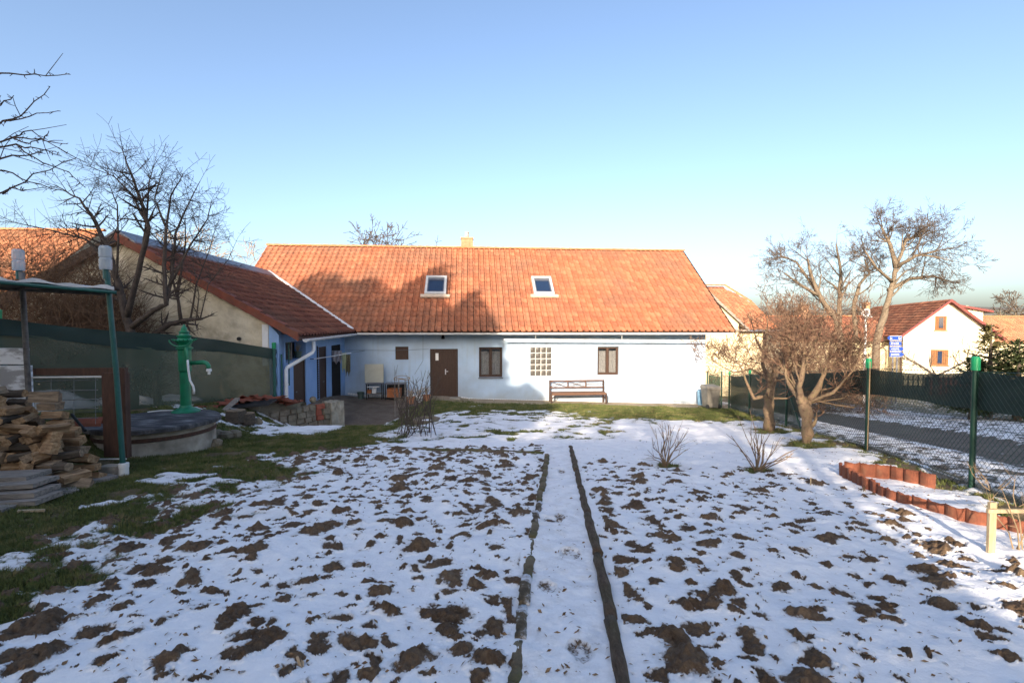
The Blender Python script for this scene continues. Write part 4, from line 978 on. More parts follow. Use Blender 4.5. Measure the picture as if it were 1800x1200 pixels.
# wheelie bin and gate by the fence corner
c = at(1248, 717, 19.6); c.z = g(c.x, c.y)+.02
wb = thing('wheeled_bin', c, 'grey wheeled bin with dark lid by the green gate post', 'bin')
fnb = lambda a, b, z: c+FV*a+NV*b+Vector((0, 0, z))
mb = MB(); mb.hexa([fnb(-.22, -.25, .06), fnb(.22, -.25, .06), fnb(.22, .22, .06), fnb(-.22, .22, .06), fnb(-.28, -.31, .84), fnb(.28, -.31, .84), fnb(.28, .28, .84), fnb(-.28, .28, .84)]); mb.boxf(fnb, -.30, .30, -.33, .30, .80, .86); mb.build('body', 'bin_grey', wb, bevel=.02)
mb = MB(); mb.hexa([fnb(-.3, -.33, .862), fnb(.3, -.33, .862), fnb(.3, .3, .862), fnb(-.3, .3, .862), fnb(-.26, -.28, .93), fnb(.26, -.28, .93), fnb(.26, .26, .96), fnb(-.26, .26, .96)]); mb.build('lid', 'bin_grey', wb, bevel=.01)
for s in (-.24, .24): MB().tube([fnb(s-.03, -.26, .10), fnb(s+.03, -.26, .10)], .10, 14).build('wheel', 'bin_black', wb)
MB().tube([fnb(-.2, .34, .82), fnb(.2, .34, .82)], .015, 6).build('handle', 'bin_black', wb)

# ---------------------------------------------------------------- trees
def rvec(rs): 
    while True:
        v = Vector((rs.uniform(-1, 1), rs.uniform(-1, 1), rs.uniform(-1, 1)))
        if .05 < v.length < 1: return v.normalized()
def grow(rs, mbs, p, d, Ln, r, lvl, P):
    """mbs: function radius -> MB; P params dict"""
    n = max(2, P.get('seg', 4)); pts = [p.copy()]; rad = [r]; q = p.copy(); d = d.normalized(); rend = max(r*P.get('taper', .45), P['rmin'])
    for i in range(n):
        d = (d+rvec(rs)*P['jit']+Vector((0, 0, P['up']*(1 if lvl > 0 else .5)))).normalized()
        q = q+d*Ln/n; pts.append(q.copy()); rad.append(r+(rend-r)*(i+1)/n)
        env = P.get('env')
        if env and i > 0:
            c, a = env; e = Vector(((q.x-c.x)/a[0], (q.y-c.y)/a[1], (q.z-c.z)/a[2]))
            if e.length > 1: break
    mbs(r).tube(pts, rad, 6 if r > .03 else (4 if r > .012 else 3), cap=r > .03)
    P['count'][0] += 1
    if P['count'][0] > P['max']: return
    if lvl <= 0: return
    k = P['kids']; k = rs.randint(k[0], k[1])
    for j in range(k):
        f = rs.uniform(.25, 1.0) if j else 1.0
        i = min(int(f*(len(pts)-1)), len(pts)-2); w = f*(len(pts)-1)-i; w = min(w, 1)
        s = pts[i].lerp(pts[i+1], w); rr = rad[i]+(rad[i+1]-rad[i])*w
        dd = (pts[i+1]-pts[i]).normalized(); ax = dd.orthogonal().normalized(); ax = Matrix.Rotation(rs.uniform(0, 6.28), 3, dd)@ax
        ang = R(rs.uniform(*P['ang'])) if j else R(rs.uniform(5, 25))
        nd = (dd*math.cos(ang)+ax*math.sin(ang))
        grow(rs, mbs, s, nd, Ln*rs.uniform(*P['ls']), max(rr*rs.uniform(.45, .72), P['rmin']), lvl-1, P)
def tree(name, label, cat, base, limbs, P, tmat, cmat, seed, group=None, thr=.022, spawn=5, lvl=3, L0=1.0, crown_only=False):
    rs = random.Random(seed); P = dict(P); P['count'] = [0]; P.setdefault('max', 6000)
    T = thing(name, base, label, cat, group); tm = MB(); cm = MB()
    mbs = lambda r: tm if r > thr else cm
    for (pts, r0, r1, nsp) in limbs:
        pts = [Vector(p) for p in pts]
        # smooth the limb a little
        fine = []; 
        for i in range(len(pts)-1):
            for k in range(3): 
                f = k/3; fine.append(pts[i].lerp(pts[i+1], f)+rvec(rs)*(.15*r0 if (i or k) else 0))
        fine.append(pts[-1]); rad = [(r0+(r1-r0)*i/(len(fine)-1)) for i in range(len(fine))]
        kn = .26 if 'apple' in name else .08
        tm.tube(fine, [q*rs.uniform(1-kn*.6, 1+kn) for q in rad], 9)
        for j in range(nsp):
            f = rs.uniform(.3, 1) if j else 1.0
            i = min(int(f*(len(fine)-1)), len(fine)-2); dd = (fine[i+1]-fine[i]).normalized(); ax = Matrix.Rotation(rs.uniform(0, 6.28), 3, dd)@dd.orthogonal().normalized()
            ang = R(rs.uniform(*P['ang'])) if j else R(15); nd = dd*math.cos(ang)+ax*math.sin(ang)
            grow(rs, mbs, fine[i].lerp(fine[i+1], .5) if j else fine[-1].copy(), nd, L0*rs.uniform(.7, 1.2), max(rad[i]*rs.uniform(.35, .6), P['rmin']), lvl, P)
    if tm.v: tm.build('trunk', tmat, T, smooth=True)
    if cm.v: cm.build('crown', cmat, T)
    return T
BASEP = dict(jit=.22, up=.06, kids=(2, 4), ang=(25, 60), ls=(.55, .85), rmin=.004, seg=4, taper=.45)

# fruit tree behind the left fence
D = 10.6
def A(x, y, d=D): return at(x, y, d)
b1 = A(232, 640, 10.2); b1.z = g(b1.x, b1.y)
FP = dict(BASEP, up=.04, max=7000, kids=(5, 8), jit=.12, ang=(40, 85), ls=(.25, .55), rmin=.0032, taper=.5)
tree('fruit_tree', 'bare dark fruit tree behind the left fence in front of the cream gable', 'tree', b1,
     [([b1, A(232, 590), A(222, 560), A(208, 500), A(192, 440), A(168, 390), A(140, 350), A(95, 325)], .11, .007, 32),
      ([A(222, 560), A(243, 480, 10.4), A(262, 400, 10.2), A(245, 345, 10.1), A(228, 300, 10), A(214, 262, 10)], .065, .006, 36),
      ([A(232, 575), A(270, 545, 10.3), A(292, 535, 10.2), A(288, 470, 10.2), A(292, 400, 10.1), A(300, 345), A(322, 305)], .065, .007, 36),
      ([A(292, 535, 10.2), A(303, 480, 10.4), A(308, 410, 10.5), A(330, 360), A(352, 318)], .04, .006, 32),
      ([A(190, 460), A(150, 420, 10.9), A(90, 405, 11), A(10, 388, 11)], .032, .006, 24),
      ([A(262, 400, 10.2), A(230, 340, 10.6), A(200, 310, 10.8), A(150, 290, 10.8)], .026, .005, 28),
      ([A(250, 450, 10.3), A(258, 380, 10.3), A(262, 320, 10.3), A(270, 290, 10.3)], .028, .005, 28),
      ([A(205, 500), A(208, 420, 10.4), A(206, 360, 10.4), A(190, 320, 10.4)], .026, .005, 24),
      ([A(300, 500, 10.3), A(335, 430, 10.3), A(365, 385, 10.3), A(372, 352, 10.3)], .026, .005, 28),
      ([A(292, 400, 10.1), A(272, 350, 10.1), A(285, 300, 10.1)], .022, .005, 20)],
     FP, 'tree_dark', 'twig_dark', 11, L0=.46, lvl=1)
b2 = A(275, 620, 10.9); b2.z = g(b2.x, b2.y)
tree('fruit_tree', 'low spreading bare tree behind the green hand pump', 'tree', b2,
     [([b2, A(275, 585, 10.9), A(300, 568, 10.9), A(330, 562, 10.9), A(355, 560, 10.8)], .08, .03, 11),
      ([A(318, 562, 10.9), A(312, 520, 10.9), A(300, 480, 11.0), A(303, 430, 11.0)], .04, .008, 20),
      ([A(335, 560, 10.9), A(345, 500, 11.0), A(368, 440, 11.1), A(380, 395, 11.2)], .022, .004, 28),
      ([A(312, 520, 10.9), A(326, 430, 11.0), A(325, 360, 11.0)], .026, .004, 28),
      ([A(352, 560, 10.9), A(366, 500, 11.0), A(402, 455, 11.1), A(418, 418, 11.2)], .014, .003, 20),
      ([A(345, 562, 10.9), A(350, 520, 10.8), A(340, 470, 10.8)], .016, .004, 16)],
     FP, 'tree_dark', 'twig_dark', 12, L0=.38, lvl=1)
# near tree whose branches enter from the left edge of the picture
nb = Vector((-6.2, 3.6, g(-6.2, 3.6)))
def B(x, y, d=4.2): return at(x, y, d)
Tn = thing('overhanging_tree', nb, 'near tree at the far left whose spurred bare branches reach into the sky', 'tree'); tm = MB(); cm = MB(); rs = random.Random(3)
tm.tube([nb, nb+Vector((.05, .05, 1.2)), nb+Vector((.2, .2, 2.2)), nb+Vector((.5, .3, 3.0)), B(-150, 300)], [.14, .12, .10, .07, .05], 9)
hub = B(-150, 300)
for pts in ([hub, B(-60, 160), B(0, 130), B(60, 133), B(122, 130)], [hub, B(-40, 240), B(5, 215), B(50, 195), B(88, 152)], [B(5, 215), B(50, 203), B(103, 195)], [hub, B(-40, 262), B(20, 240), B(70, 245), B(118, 253)],
            [hub, B(-30, 262), B(30, 256), B(70, 262), B(108, 274)], [B(20, 240), B(50, 254), B(75, 243), B(86, 230)], [hub, B(-30, 290), B(20, 275), B(60, 270), B(80, 270)], [hub, B(-40, 300), B(10, 300), B(50, 320), B(110, 335)],
            [hub, B(-40, 350), B(5, 340), B(60, 308), B(134, 278)], [B(5, 340), B(20, 330), B(42, 336)], [hub, B(-40, 200), B(0, 183), B(24, 168)], [B(20, 240), B(55, 230), B(118, 270)], [B(30, 256), B(75, 285), B(120, 300), B(150, 330)]):
    fine = []
    for i in range(len(pts)-1):
        for k in range(3): fine.append(pts[i].lerp(pts[i+1], k/3)+rvec(rs)*.012)
    fine.append(pts[-1]); r0 = .011 if pts[0] is hub else .006
    cm.tube(fine, [r0+(.0028-r0)*i/(len(fine)-1) for i in range(len(fine))], 5)
    for i in range(len(fine)-1):
        for k in range(2):
            s = fine[i].lerp(fine[i+1], rs.random()); e = s+rvec(rs)*rs.uniform(.02, .045); cm.tube([s, e], [.0036, .002], 4)
        if rs.random() < .25:
            s = fine[i]; d_ = (fine[i+1]-fine[i]).normalized(); e = s+(d_+rvec(rs)*.8)*rs.uniform(.08, .22); m_ = s.lerp(e, .5)+rvec(rs)*.01; cm.tube([s, m_, e], [.0035, .003, .002], 4)
tm.build('trunk', 'tree_dark', Tn, smooth=True); cm.build('branches', 'twig_dark', Tn)

# dense shrubs behind the left fence
def shrub_mass(name, label, c, ax, n, mat, seed, Lr=(.6, 1.3), r=.008, cat='shrub', up=.5):
    rs = random.Random(seed); c = Vector(c); mb = MB()
    for i in range(n):
        a = rs.uniform(0, 6.28); q = math.sqrt(rs.random()); p = Vector((c.x+ax[0]*q*math.cos(a), c.y+ax[1]*q*math.sin(a), 0)); p.z = c.z+rs.uniform(0, ax[2]*(1-q*q*.6))
        d = (rvec(rs)+Vector((0, 0, up))).normalized(); l = rs.uniform(*Lr); pts = [p]
        for k in range(3): d = (d+rvec(rs)*.35).normalized(); pts.append(pts[-1]+d*l/3)
        mb.tube(pts, [r, r*.8, r*.6, r*.35], 3, cap=False)
    return small(name, mb, mat, label, cat)
for i, (x, y, Y, w, h, lab) in enumerate(((40, 600, 11.5, 1.7, 1.9, 'dense bare brown shrub behind the shelter at the left edge'), (120, 600, 11.0, 1.5, 1.7, 'tangled bare shrub between the shelter posts behind the green fence'), (180, 610, 12.0, 1.2, 1.5, 'thicket of thin brown stems left of the dark fruit tree trunk'))):
    c = at(x, y, Y); c.z = g(c.x, c.y)+.1; shrub_mass('bare_shrub', lab, c, (w, 1.0, h+1.9), 2600, 'twig_brown', 40+i, (.5, 1.3), .0055)
# apple trees by the right fence
a1 = ground_at(1352, 757); Ya = a1.y
def C1(x, y, d=0): return at(x, y, Ya+d)
tree('apple_tree', 'knobbly apple tree with a short trunk, nearer the bins', 'tree', a1,
     [([a1-Vector((0, 0, .05)), C1(1350, 720), C1(1353, 690), C1(1360, 655)], .115, .085, 2),
      ([C1(1360, 660), C1(1372, 630, .1), C1(1385, 600, .2), C1(1395, 560, .2)], .06, .012, 7), ([C1(1356, 675), C1(1340, 640, -.2), C1(1345, 600, -.3), C1(1350, 560, -.3)], .055, .01, 7),
      ([C1(1352, 695), C1(1325, 700, -.2), C1(1312, 670, -.3), C1(1300, 640, -.2), C1(1275, 625, 0)], .04, .008, 7), ([C1(1352, 668), C1(1320, 648, .3), C1(1290, 655, .5), C1(1262, 640, .6)], .035, .006, 6),
      ([C1(1358, 700), C1(1385, 700), C1(1400, 690, -.1)], .03, .008, 3), ([C1(1360, 650), C1(1330, 600, .3), C1(1320, 560, .4)], .03, .008, 6)],
     dict(BASEP, jit=.42, up=.10, max=2300, ang=(30, 80), kids=(3, 5), rmin=.005), 'apple_bark', 'twig_red2', 21, L0=.42, lvl=3, thr=.018)
a2 = ground_at(1418, 780); Yb = a2.y
def C2(x, y, d=0): return at(x, y, Yb+d)
tree('apple_tree', 'pollarded apple tree with pale trunk and dense twigs, nearer the camera', 'tree', a2,
     [([a2-Vector((0, 0, .05)), C2(1419, 750), C2(1417, 728), C2(1408, 700)], .085, .095, 2),
      ([C2(1410, 712), C2(1405, 680, -.1), C2(1412, 640, -.1), C2(1415, 600, -.1)], .07, .015, 8), ([C2(1415, 715), C2(1440, 680, .1), C2(1452, 645, .2), C2(1462, 600, .3)], .06, .012, 8),
      ([C2(1405, 700), C2(1385, 670, .2), C2(1378, 630, .3), C2(1370, 590, .3)], .05, .01, 8), ([C2(1425, 705), C2(1465, 690, -.2), C2(1500, 650, -.3), C2(1520, 600, -.3)], .035, .006, 8),
      ([C2(1420, 700), C2(1470, 712, -.1), C2(1500, 716, -.2), C2(1515, 705, -.2)], .02, .006, 2), ([C2(1450, 650, .2), C2(1490, 620, .3), C2(1510, 560, .4)], .03, .006, 8),
      ([C2(1412, 640), C2(1440, 590), C2(1450, 540)], .03, .006, 8), ([C2(1425, 708), C2(1480, 700), C2(1530, 670), C2(1560, 645)], .014, .004, 1)],
     dict(BASEP, jit=.34, up=.13, max=3300, ang=(25, 75), kids=(3, 5), rmin=.004), 'apple_bark', 'twig_red2', 22, L0=.42, lvl=3, thr=.018)
# reddish shrubs across the road behind the apple trees
for i, (x, Y, w, h, lab, mt) in enumerate(((1395, 21, 2.4, 3.6, 'reddish bare hedge shrub across the road behind the apple trees, left part', 'twig_red2'), (1465, 20, 2.0, 3.3, 'reddish bare hedge shrub across the road, right part by the white pole', 'twig_red2'))):
    c = at(x, 650, Y); c.z = g(c.x, c.y); shrub_mass('bare_shrub', lab, c, (w, 1.4, h), 2300, mt, 60+i, (.6, 1.5), .007)
# walnut trees behind
def W_(x, y, d=33): return at(x, y, d)
wb1 = W_(1470, 660); wb1.z = g(wb1.x, wb1.y)
P_w = dict(BASEP, jit=.19, up=.02, rmin=.011, kids=(2, 4), ang=(25, 70), ls=(.55, .8))
tree('walnut_tree', 'large bare walnut tree, the left of the two above the hedge', 'tree', wb1,
     [([wb1, W_(1478, 600), W_(1470, 560), W_(1440, 520), W_(1425, 480), W_(1420, 455)], .24, .06, 10), ([W_(1474, 570), W_(1476, 520, 33.5), W_(1478, 480, 33.8), W_(1470, 430, 34)], .18, .05, 10),
      ([W_(1505, 600), W_(1500, 540), W_(1510, 500), W_(1528, 480), W_(1520, 455)], .15, .05, 10), ([W_(1440, 520), W_(1405, 500, 32.5), W_(1380, 480, 32)], .12, .04, 8), ([W_(1440, 520), W_(1400, 460, 34), W_(1375, 450, 34)], .10, .04, 7)],
     dict(P_w, max=8000, rmin=.0085, env=(W_(1447, 492), (3.6, 3.4, 2.55))), 'tree_light', 'twig_grey', 31, L0=1.6, lvl=4, thr=.05)
wb2 = W_(1537, 660, 31); wb2.z = g(wb2.x, wb2.y)
tree('walnut_tree', 'tallest bare walnut tree with a leaning pale trunk before the brown roof', 'tree', wb2,
     [([wb2, W_(1540, 600, 31), W_(1552, 560, 31), W_(1560, 530, 31), W_(1568, 500, 31), W_(1575, 470, 31), W_(1588, 435, 31), W_(1594, 418, 31)], .24, .06, 12), ([W_(1575, 470, 31), W_(1565, 430, 31), W_(1550, 400, 31)], .16, .05, 10),
      ([W_(1562, 510, 31), W_(1600, 490, 31.5), W_(1640, 485, 32), W_(1670, 495, 32)], .14, .04, 10), ([W_(1575, 470, 31), W_(1610, 450, 30), W_(1650, 440, 30)], .13, .04, 10), ([W_(1568, 495, 31), W_(1540, 470, 30), W_(1520, 440, 30)], .10, .04, 8), ([W_(1590, 425, 31), W_(1625, 405, 31)], .09, .04, 8)],
     dict(P_w, max=9000, rmin=.0085, env=(W_(1596, 470, 31), (3.05, 3.0, 2.3))), 'tree_light', 'twig_grey', 32, L0=1.5, lvl=4, thr=.05)
# bare tree far at the right edge, treetops behind the roofs
def simple_tree(label, px, py_top, py_base, Y, seed, mat='twig_grey', w=1.0, lv=3, mx=500):
    b = at(px, py_base, Y); b.z = min(b.z, g(b.x, b.y)) if py_base > 540 else g(b.x, b.y); top = at(px, py_top, Y); Hh = top.z-b.z; rs = random.Random(seed)
    limbs = [([b, b+Vector((0, 0, Hh*.3)), b+Vector((rs.uniform(-.4, .4), 0, Hh*.62)), b+Vector((rs.uniform(-.5, .5), 0, Hh*.82))], Hh*.03, .05, 12)]
    for k in range(5):
        a = k*1.26+rs.random(); limbs.append(([b+Vector((0, 0, Hh*.35)), b+Vector((math.cos(a)*Hh*.15*w, math.sin(a)*Hh*.15, Hh*.55)), b+Vector((math.cos(a)*Hh*.25*w, math.sin(a)*Hh*.2, Hh*.72))], Hh*.015, .04, 7))
    return tree('bare_tree', label, 'tree', b, limbs, dict(P_w, max=mx, rmin=.0005*Y, env=(b+Vector((0, 0, Hh*.62)), (Hh*.5*w, Hh*.5, Hh*.38))), 'tree_light', mat, seed, L0=Hh*.17, lvl=lv, thr=.05)
simple_tree('small bare treetop rising behind the left end of the orange ridge', 640, 408, 560, 33, 51, 'twig_grey', w=1.5)
simple_tree('second small bare treetop behind the orange ridge, left of the chimney', 678, 410, 560, 34, 52, 'twig_grey', w=1.3)
simple_tree('bare treetop catching sun behind the metal ridge of the wing', 335, 412, 560, 30, 53, 'twig_tan', w=1.3)
simple_tree('distant round bare tree on the horizon at the right edge', 1785, 517, 600, 90, 54, 'twig_grey', w=1.5)
# young garden shrubs
def multi_stem(name, label, base, tips, r, mat, seed, cat='shrub', spur=3, spread=0):
    rs = random.Random(seed); mb = MB(); base_ = Vector(base)
    for tp in tips:
        tp = Vector(tp); base = base_+Vector((rs.uniform(-spread, spread), rs.uniform(-spread, spread), 0)); tp = tp+Vector(((base.x-base_.x)*.6, 0, 0)) if spread else tp; m1 = base.lerp(tp, .35)+rvec(rs)*(.04+.12*spread); m2 = base.lerp(tp, .7)+rvec(rs)*(.04+.16*spread); rr = r*rs.uniform(.7, 1.1)
        mb.tube([base+rvec(rs)*.04*Vector((1, 1, 0)).length*.5, m1, m2, tp], [rr, rr*.85, rr*.65, rr*.3], 5)
        for k in range(spur):
            f = rs.uniform(.35, .95); s = base.lerp(tp, f)+rvec(rs)*.01; d = ((tp-base).normalized()+rvec(rs)*.7); e = s+d*rs.uniform(.06, .2); mb.tube([m1.lerp(m2, (f-.35)/.35) if f < .7 else m2.lerp(tp, (f-.7)/.3), e], [rr*.5, rr*.2], 4)
    return small(name, mb, mat, label, cat)
s1 = ground_at(1168, 820); Y = s1.y
multi_stem('currant_bush', 'leafless upright currant bush in the snow, the left of the pair', s1, [at(x, y, Y+dz) for x, y, dz in ((1138, 790, .1), (1146, 768, -.1), (1152, 752, .1), (1160, 745, 0), (1168, 742, .2), (1176, 745, 0), (1186, 747, .1), (1194, 752, 0), (1202, 760, .15), (1210, 757, -.1), (1198, 775, 0), (1136, 805, 0), (1180, 760, -.2), (1163, 760, -.2), (1205, 790, .2))], .009, 'apple_bark', 71)
s2 = ground_at(1332, 830); Y = s2.y
multi_stem('currant_bush', 'leafless spreading currant bush in the snow, the right of the pair', s2, [at(x, y, Y+dz) for x, y, dz in ((1285, 765, 0), (1300, 790, .1), (1310, 765, .1), (1316, 757, 0), (1328, 750, .1), (1340, 752, -.1), (1352, 765, .1), (1360, 775, 0), (1372, 768, .1), (1395, 795, 0), (1385, 800, .2), (1402, 788, .1), (1325, 775, -.1), (1345, 780, .1))], .010, 'apple_bark', 72)
# rose bush by the court
rb = ground_at(735, 765)
multi_stem('rose_bush', 'leafless thorny rose bush before the brown front door', rb, [at(735+random.Random(i*7).uniform(-42, 45), random.Random(i*5+1).uniform(645, 710), rb.y+random.Random(i).uniform(-.6, .9)) for i in range(34)], .009, 'tree_dark', 73, spur=6, spread=.42)
rb2 = at(708, 760, 11.9); rb2.z = g(rb2.x, rb2.y)
multi_stem('rose_bush', 'smaller leafless rose in the snow at the left of the tube frame', rb2, [at(708+random.Random(i*3).uniform(-14, 22), random.Random(i*9+1).uniform(690, 735), 11.9+random.Random(i).uniform(-.2, .4)) for i in range(14)], .007, 'tree_dark', 74, spur=4, spread=.2)
# twigs at the right edge by the stake
for i, (x, y, yt, n, lab) in enumerate(((1745, 870, 800, 5, 'thin bare twigs rising between the tile edging and the fence post'), (1790, 975, 820, 6, 'bare bramble at the right edge beside the wooden stake'))):
    b = ground_at(x, y); multi_stem('bramble', lab, b, [at(x+random.Random(k+i*50).uniform(-60, 50), random.Random(k*3+i).uniform(yt, y-30), b.y+random.Random(k).uniform(-.2, .5)) for k in range(n)], .006, 'twig_tan', 80+i, spur=4)
# conifer-like shrub and evergreens at right
def leafy(name, label, c, ax, n, mat, seed, cat='tree', leaf=.12, trunk=None, needle=False, hollow=.25):
    rs = np.random.RandomState(seed); c = Vector(c)
    T = thing(name, Vector((c.x, c.y, g(c.x, c.y))), label, cat)
    v = rs.normal(size=(n, 3)); v /= np.linalg.norm(v, axis=1)[:, None]; rr = (hollow+(1-hollow)*rs.rand(n)**.6)
    lump = .72+.55*vn(v[:, 0]*2.1+5+seed, v[:, 2]*2.1+v[:, 1]*1.7+9, 3)
    P = v*rr[:, None]*lump[:, None]*np.array(ax)[None]+np.array(c)[None]
    d1 = rs.normal(size=(n, 3)); d1 /= np.linalg.norm(d1, axis=1)[:, None]; d2 = np.cross(d1, rs.normal(size=(n, 3))); d2 /= np.linalg.norm(d2, axis=1)[:, None]
    l = leaf*(.6+.8*rs.rand(n))[:, None]; w = l*(.12 if needle else .5)
    V = np.stack([P-d1*l, P-d2*w, P+d1*l, P+d2*w], 1).reshape(-1, 3)
    mb = MB(); o = Vector(T.location)
    me = bpy.data.meshes.new('crown'); me.vertices.add(len(V)); me.vertices.foreach_set('co', (V-np.array(o)).ravel().astype(np.float32)); me.loops.add(len(V)); me.loops.foreach_set('vertex_index', np.arange(len(V), dtype=np.int32))
    me.polygons.add(n); me.polygons.foreach_set('loop_start', np.arange(0, len(V), 4, dtype=np.int32)); me.update(calc_edges=True); me.materials.append(M[mat])
    ob = bpy.data.objects.new('crown', me); COL.objects.link(ob); ob.parent = T
    tb = MB(); b = Vector((c.x, c.y, g(c.x, c.y)-.1)); tb.tube([b, b.lerp(c, .5), c+Vector((0, 0, ax[2]*.4))], [max(ax[0], 1)*.09, max(ax[0], 1)*.07, .04], 8)
    for k in range(8):
        a = k*.8; tb.tube([b.lerp(c, .5), c+Vector((math.cos(a)*ax[0]*.6, math.sin(a)*ax[1]*.6, ax[2]*(-.3+.1*k)))], [.06, .02], 5)
    tb.build('trunk', 'tree_dark', T); return T
def conifer(label, base, Hh, rad, seed, mat='needles_bronze'):
    rs = random.Random(seed); base = Vector(base); T = thing('conifer', base, label, 'tree')
    MB().tube([base, base+Vector((0, 0, Hh*.5)), base+Vector((0, 0, Hh))], [.12, .08, .01], 7).build('trunk', 'twig_grey', T)
    mb = MB(); n = 150
    for i in range(n):
        f = (i/n); z = Hh*(.08+.9*f); a = rs.uniform(0, 6.28); l = rad*(1-f)**.8*rs.uniform(.6, 1.1)+.12; p = base+Vector((0, 0, z)); d = Vector((math.cos(a), math.sin(a), rs.uniform(.0, .35)))
        tip = p+d*l; mb.tube([p, tip], [.018, .006], 3, cap=False)
        for k in range(int(8+22*l)):
            q = p.lerp(tip, rs.uniform(.2, 1)); e = d*.6+rvec(rs)*.8; ll = rs.uniform(.08, .2); s_ = e.cross(Vector((0, 0, 1)))*.09*ll*3
            mb.add([q, q+e*ll*.5+s_, q+e*ll, q+e*ll*.5-s_], [(0, 1, 2, 3)])
    mb.build('crown', mat, T); return T
c = at(1740, 660, 17.0); c.z = g(c.x, c.y)
conifer('loose bronze-green conifer in front of the cream gable house', c, 3.3, 1.35, 91)
c = at(1790, 660, 15.5); c.z = g(c.x, c.y)
conifer('dark bushy conifer at the right edge above the fence', c, 2.6, 1.6, 92, 'needles')
c = at(1712, 668, 15.5); c.z = g(c.x, c.y)
conifer('low dark conifer directly behind the nearest green post cap', c, 2.0, .9, 93, 'needles')
c = at(1645, 660, 30); c.z = g(c.x, c.y)
tree('fruit_tree', 'small dark bare tree before the lower window of the cream gable', 'tree', c, [([c, c+Vector((0, 0, .9)), c+Vector((-.1, 0, 1.4))], .12, .08, 4), ([c+Vector((0, 0, 1.2)), c+Vector((-1, 0, 1.9)), c+Vector((-1.8, 0, 2.3))], .07, .03, 6), ([c+Vector((0, 0, 1.2)), c+Vector((1, 0, 1.7)), c+Vector((1.8, 0, 2.1))], .07, .03, 6)], dict(BASEP, rmin=.012, max=260, up=.05), 'tree_dark', 'twig_dark', 95, L0=.8, lvl=2, thr=.04)
# unseen evergreens behind the camera; roadside row and low round one added for shade
for i, (x, y, zc, ax, n, lab) in enumerate((
    (-15.6, -8, 10.2, (3.0, 2.4, 4.6), 12000, 'broad evergreen behind the viewpoint shading the wing roof'),
    (-12.3, -8, 10.4, (1.3, 2.0, 5.2), 5500, 'tall narrow evergreen behind the viewpoint'),
    (-7.4, -8, 7.2, (2.1, 1.8, 2.1), 3000, 'low round evergreen behind the viewpoint, nearest the barn end'),
    (4.6, -8, 6.2, (1.9, 1.8, 3.6), 7000, 'evergreen behind the viewpoint at the near end of the roadside row'),
    (8.0, -8, 6.2, (2.2, 1.8, 3.9), 8000, 'second unseen evergreen of the row added to shade the road'),
    (12.0, -8, 5.8, (2.6, 1.8, 4.0), 8000, 'third unseen evergreen of the row added to shade the road'),
    (16.8, -8, 5.6, (2.8, 1.8, 4.0), 8000, 'farthest unseen evergreen of the row added to shade the road'),
    (-9.9, -8, 8.6, (1.6, 2.0, 4.2), 8000, 'evergreen behind the viewpoint shading the front door'),
    (-21.5, -7, 8.0, (2.8, 2.4, 3.8), 7000, 'leftmost evergreen behind the viewpoint'))):
    leafy('shade_evergreen', lab, (x, y, zc), ax, n, 'needles', 200+i, leaf=.26, hollow=.05)
# unseen barn-shaped block added behind the camera to shade the foreground
bz_ = g(-6, -9)
barn = thing('barn', (-8, -10, bz_), 'long plain barn with tiled roof behind the viewpoint', 'barn')
MB().boxf(lambda a, b, c: Vector((a, b, c)), -24, -1.9, -13.5, -8.6, bz_-.3, bz_+2.9).build('wall', 'cream_rough', barn)
mb = MB(); mb.prism([Vector((-24.4, -8.1, bz_+2.85)), Vector((-24.4, -11, bz_+5.0)), Vector((-24.4, -14, bz_+2.85))], Vector((22.9, 0, 0))); mb.build('roof', 'terracotta_red', barn)
for i, (x, lab) in enumerate(((3.2, 'bare tree behind the viewpoint by the end of the added barn block'), (6.5, 'bare tree behind the viewpoint by the garden corner'), (-.6, 'bare tree behind the viewpoint overhanging the added barn block'))):
    b = Vector((x-3.2, -5.0-i, g(x, -5)))
    Hh = 6.2
    limbs = [([b, b+Vector((0, 0, 1.8)), b+Vector((.2, 0, 3.6))], .16, .06, 8)]
    for k in range(6): a = k*1.05; limbs.append(([b+Vector((0, 0, 1.6)), b+Vector((math.cos(a)*.8, math.sin(a)*.8, 2.6)), b+Vector((math.cos(a)*1.5, math.sin(a)*1.4, 3.8))], .08, .03, 8))
    tree('bare_tree', lab, 'tree', b, limbs, dict(BASEP, rmin=.008, max=1500, up=.05), 'tree_dark', 'twig_grey', 120+i, L0=.9, lvl=3, thr=.04)

# ---------------------------------------------------------------- neighbouring houses
def frame(O, ang):
    F = Vector((math.cos(ang), math.sin(ang), 0)); Nn = Vector((-math.sin(ang), math.cos(ang), 0)); O = Vector(O)
    return (lambda s, t, z: O+F*s+Nn*t+Vector((0, 0, z))), F, Nn
# orange roof at the far left
O = at(100, 405, 25); fn, F_, N_ = frame((O.x, O.y, 0), R(4)); zr = O.z; ze = zr-3.4
lh = thing('barn', fn(-6, -2, g(O.x, O.y)), 'old barn with a sunlit orange tiled roof at the far left', 'barn')
tile_roof('roof', lh, fn(-16, -4.4, ze), F_, N_*4.4+Vector((0, 0, 3.4)), 18.2, math.hypot(4.4, 3.4), .3, .36, 'tile_left')
MB().prism([fn(-15.8, -4, -1.5), fn(-15.8, -4, ze+.2), fn(-15.8, 0, zr-.1), fn(-15.8, 4, ze+.2), fn(-15.8, 4, -1.5)], F_*17.7).build('wall', 'cream_rough', lh)
mb = MB(); cap_row(mb, fn(-16, 0, zr), fn(2.3, 0, zr), .13, .4); mb.build('ridge_cap', 'orange_cap', lh)

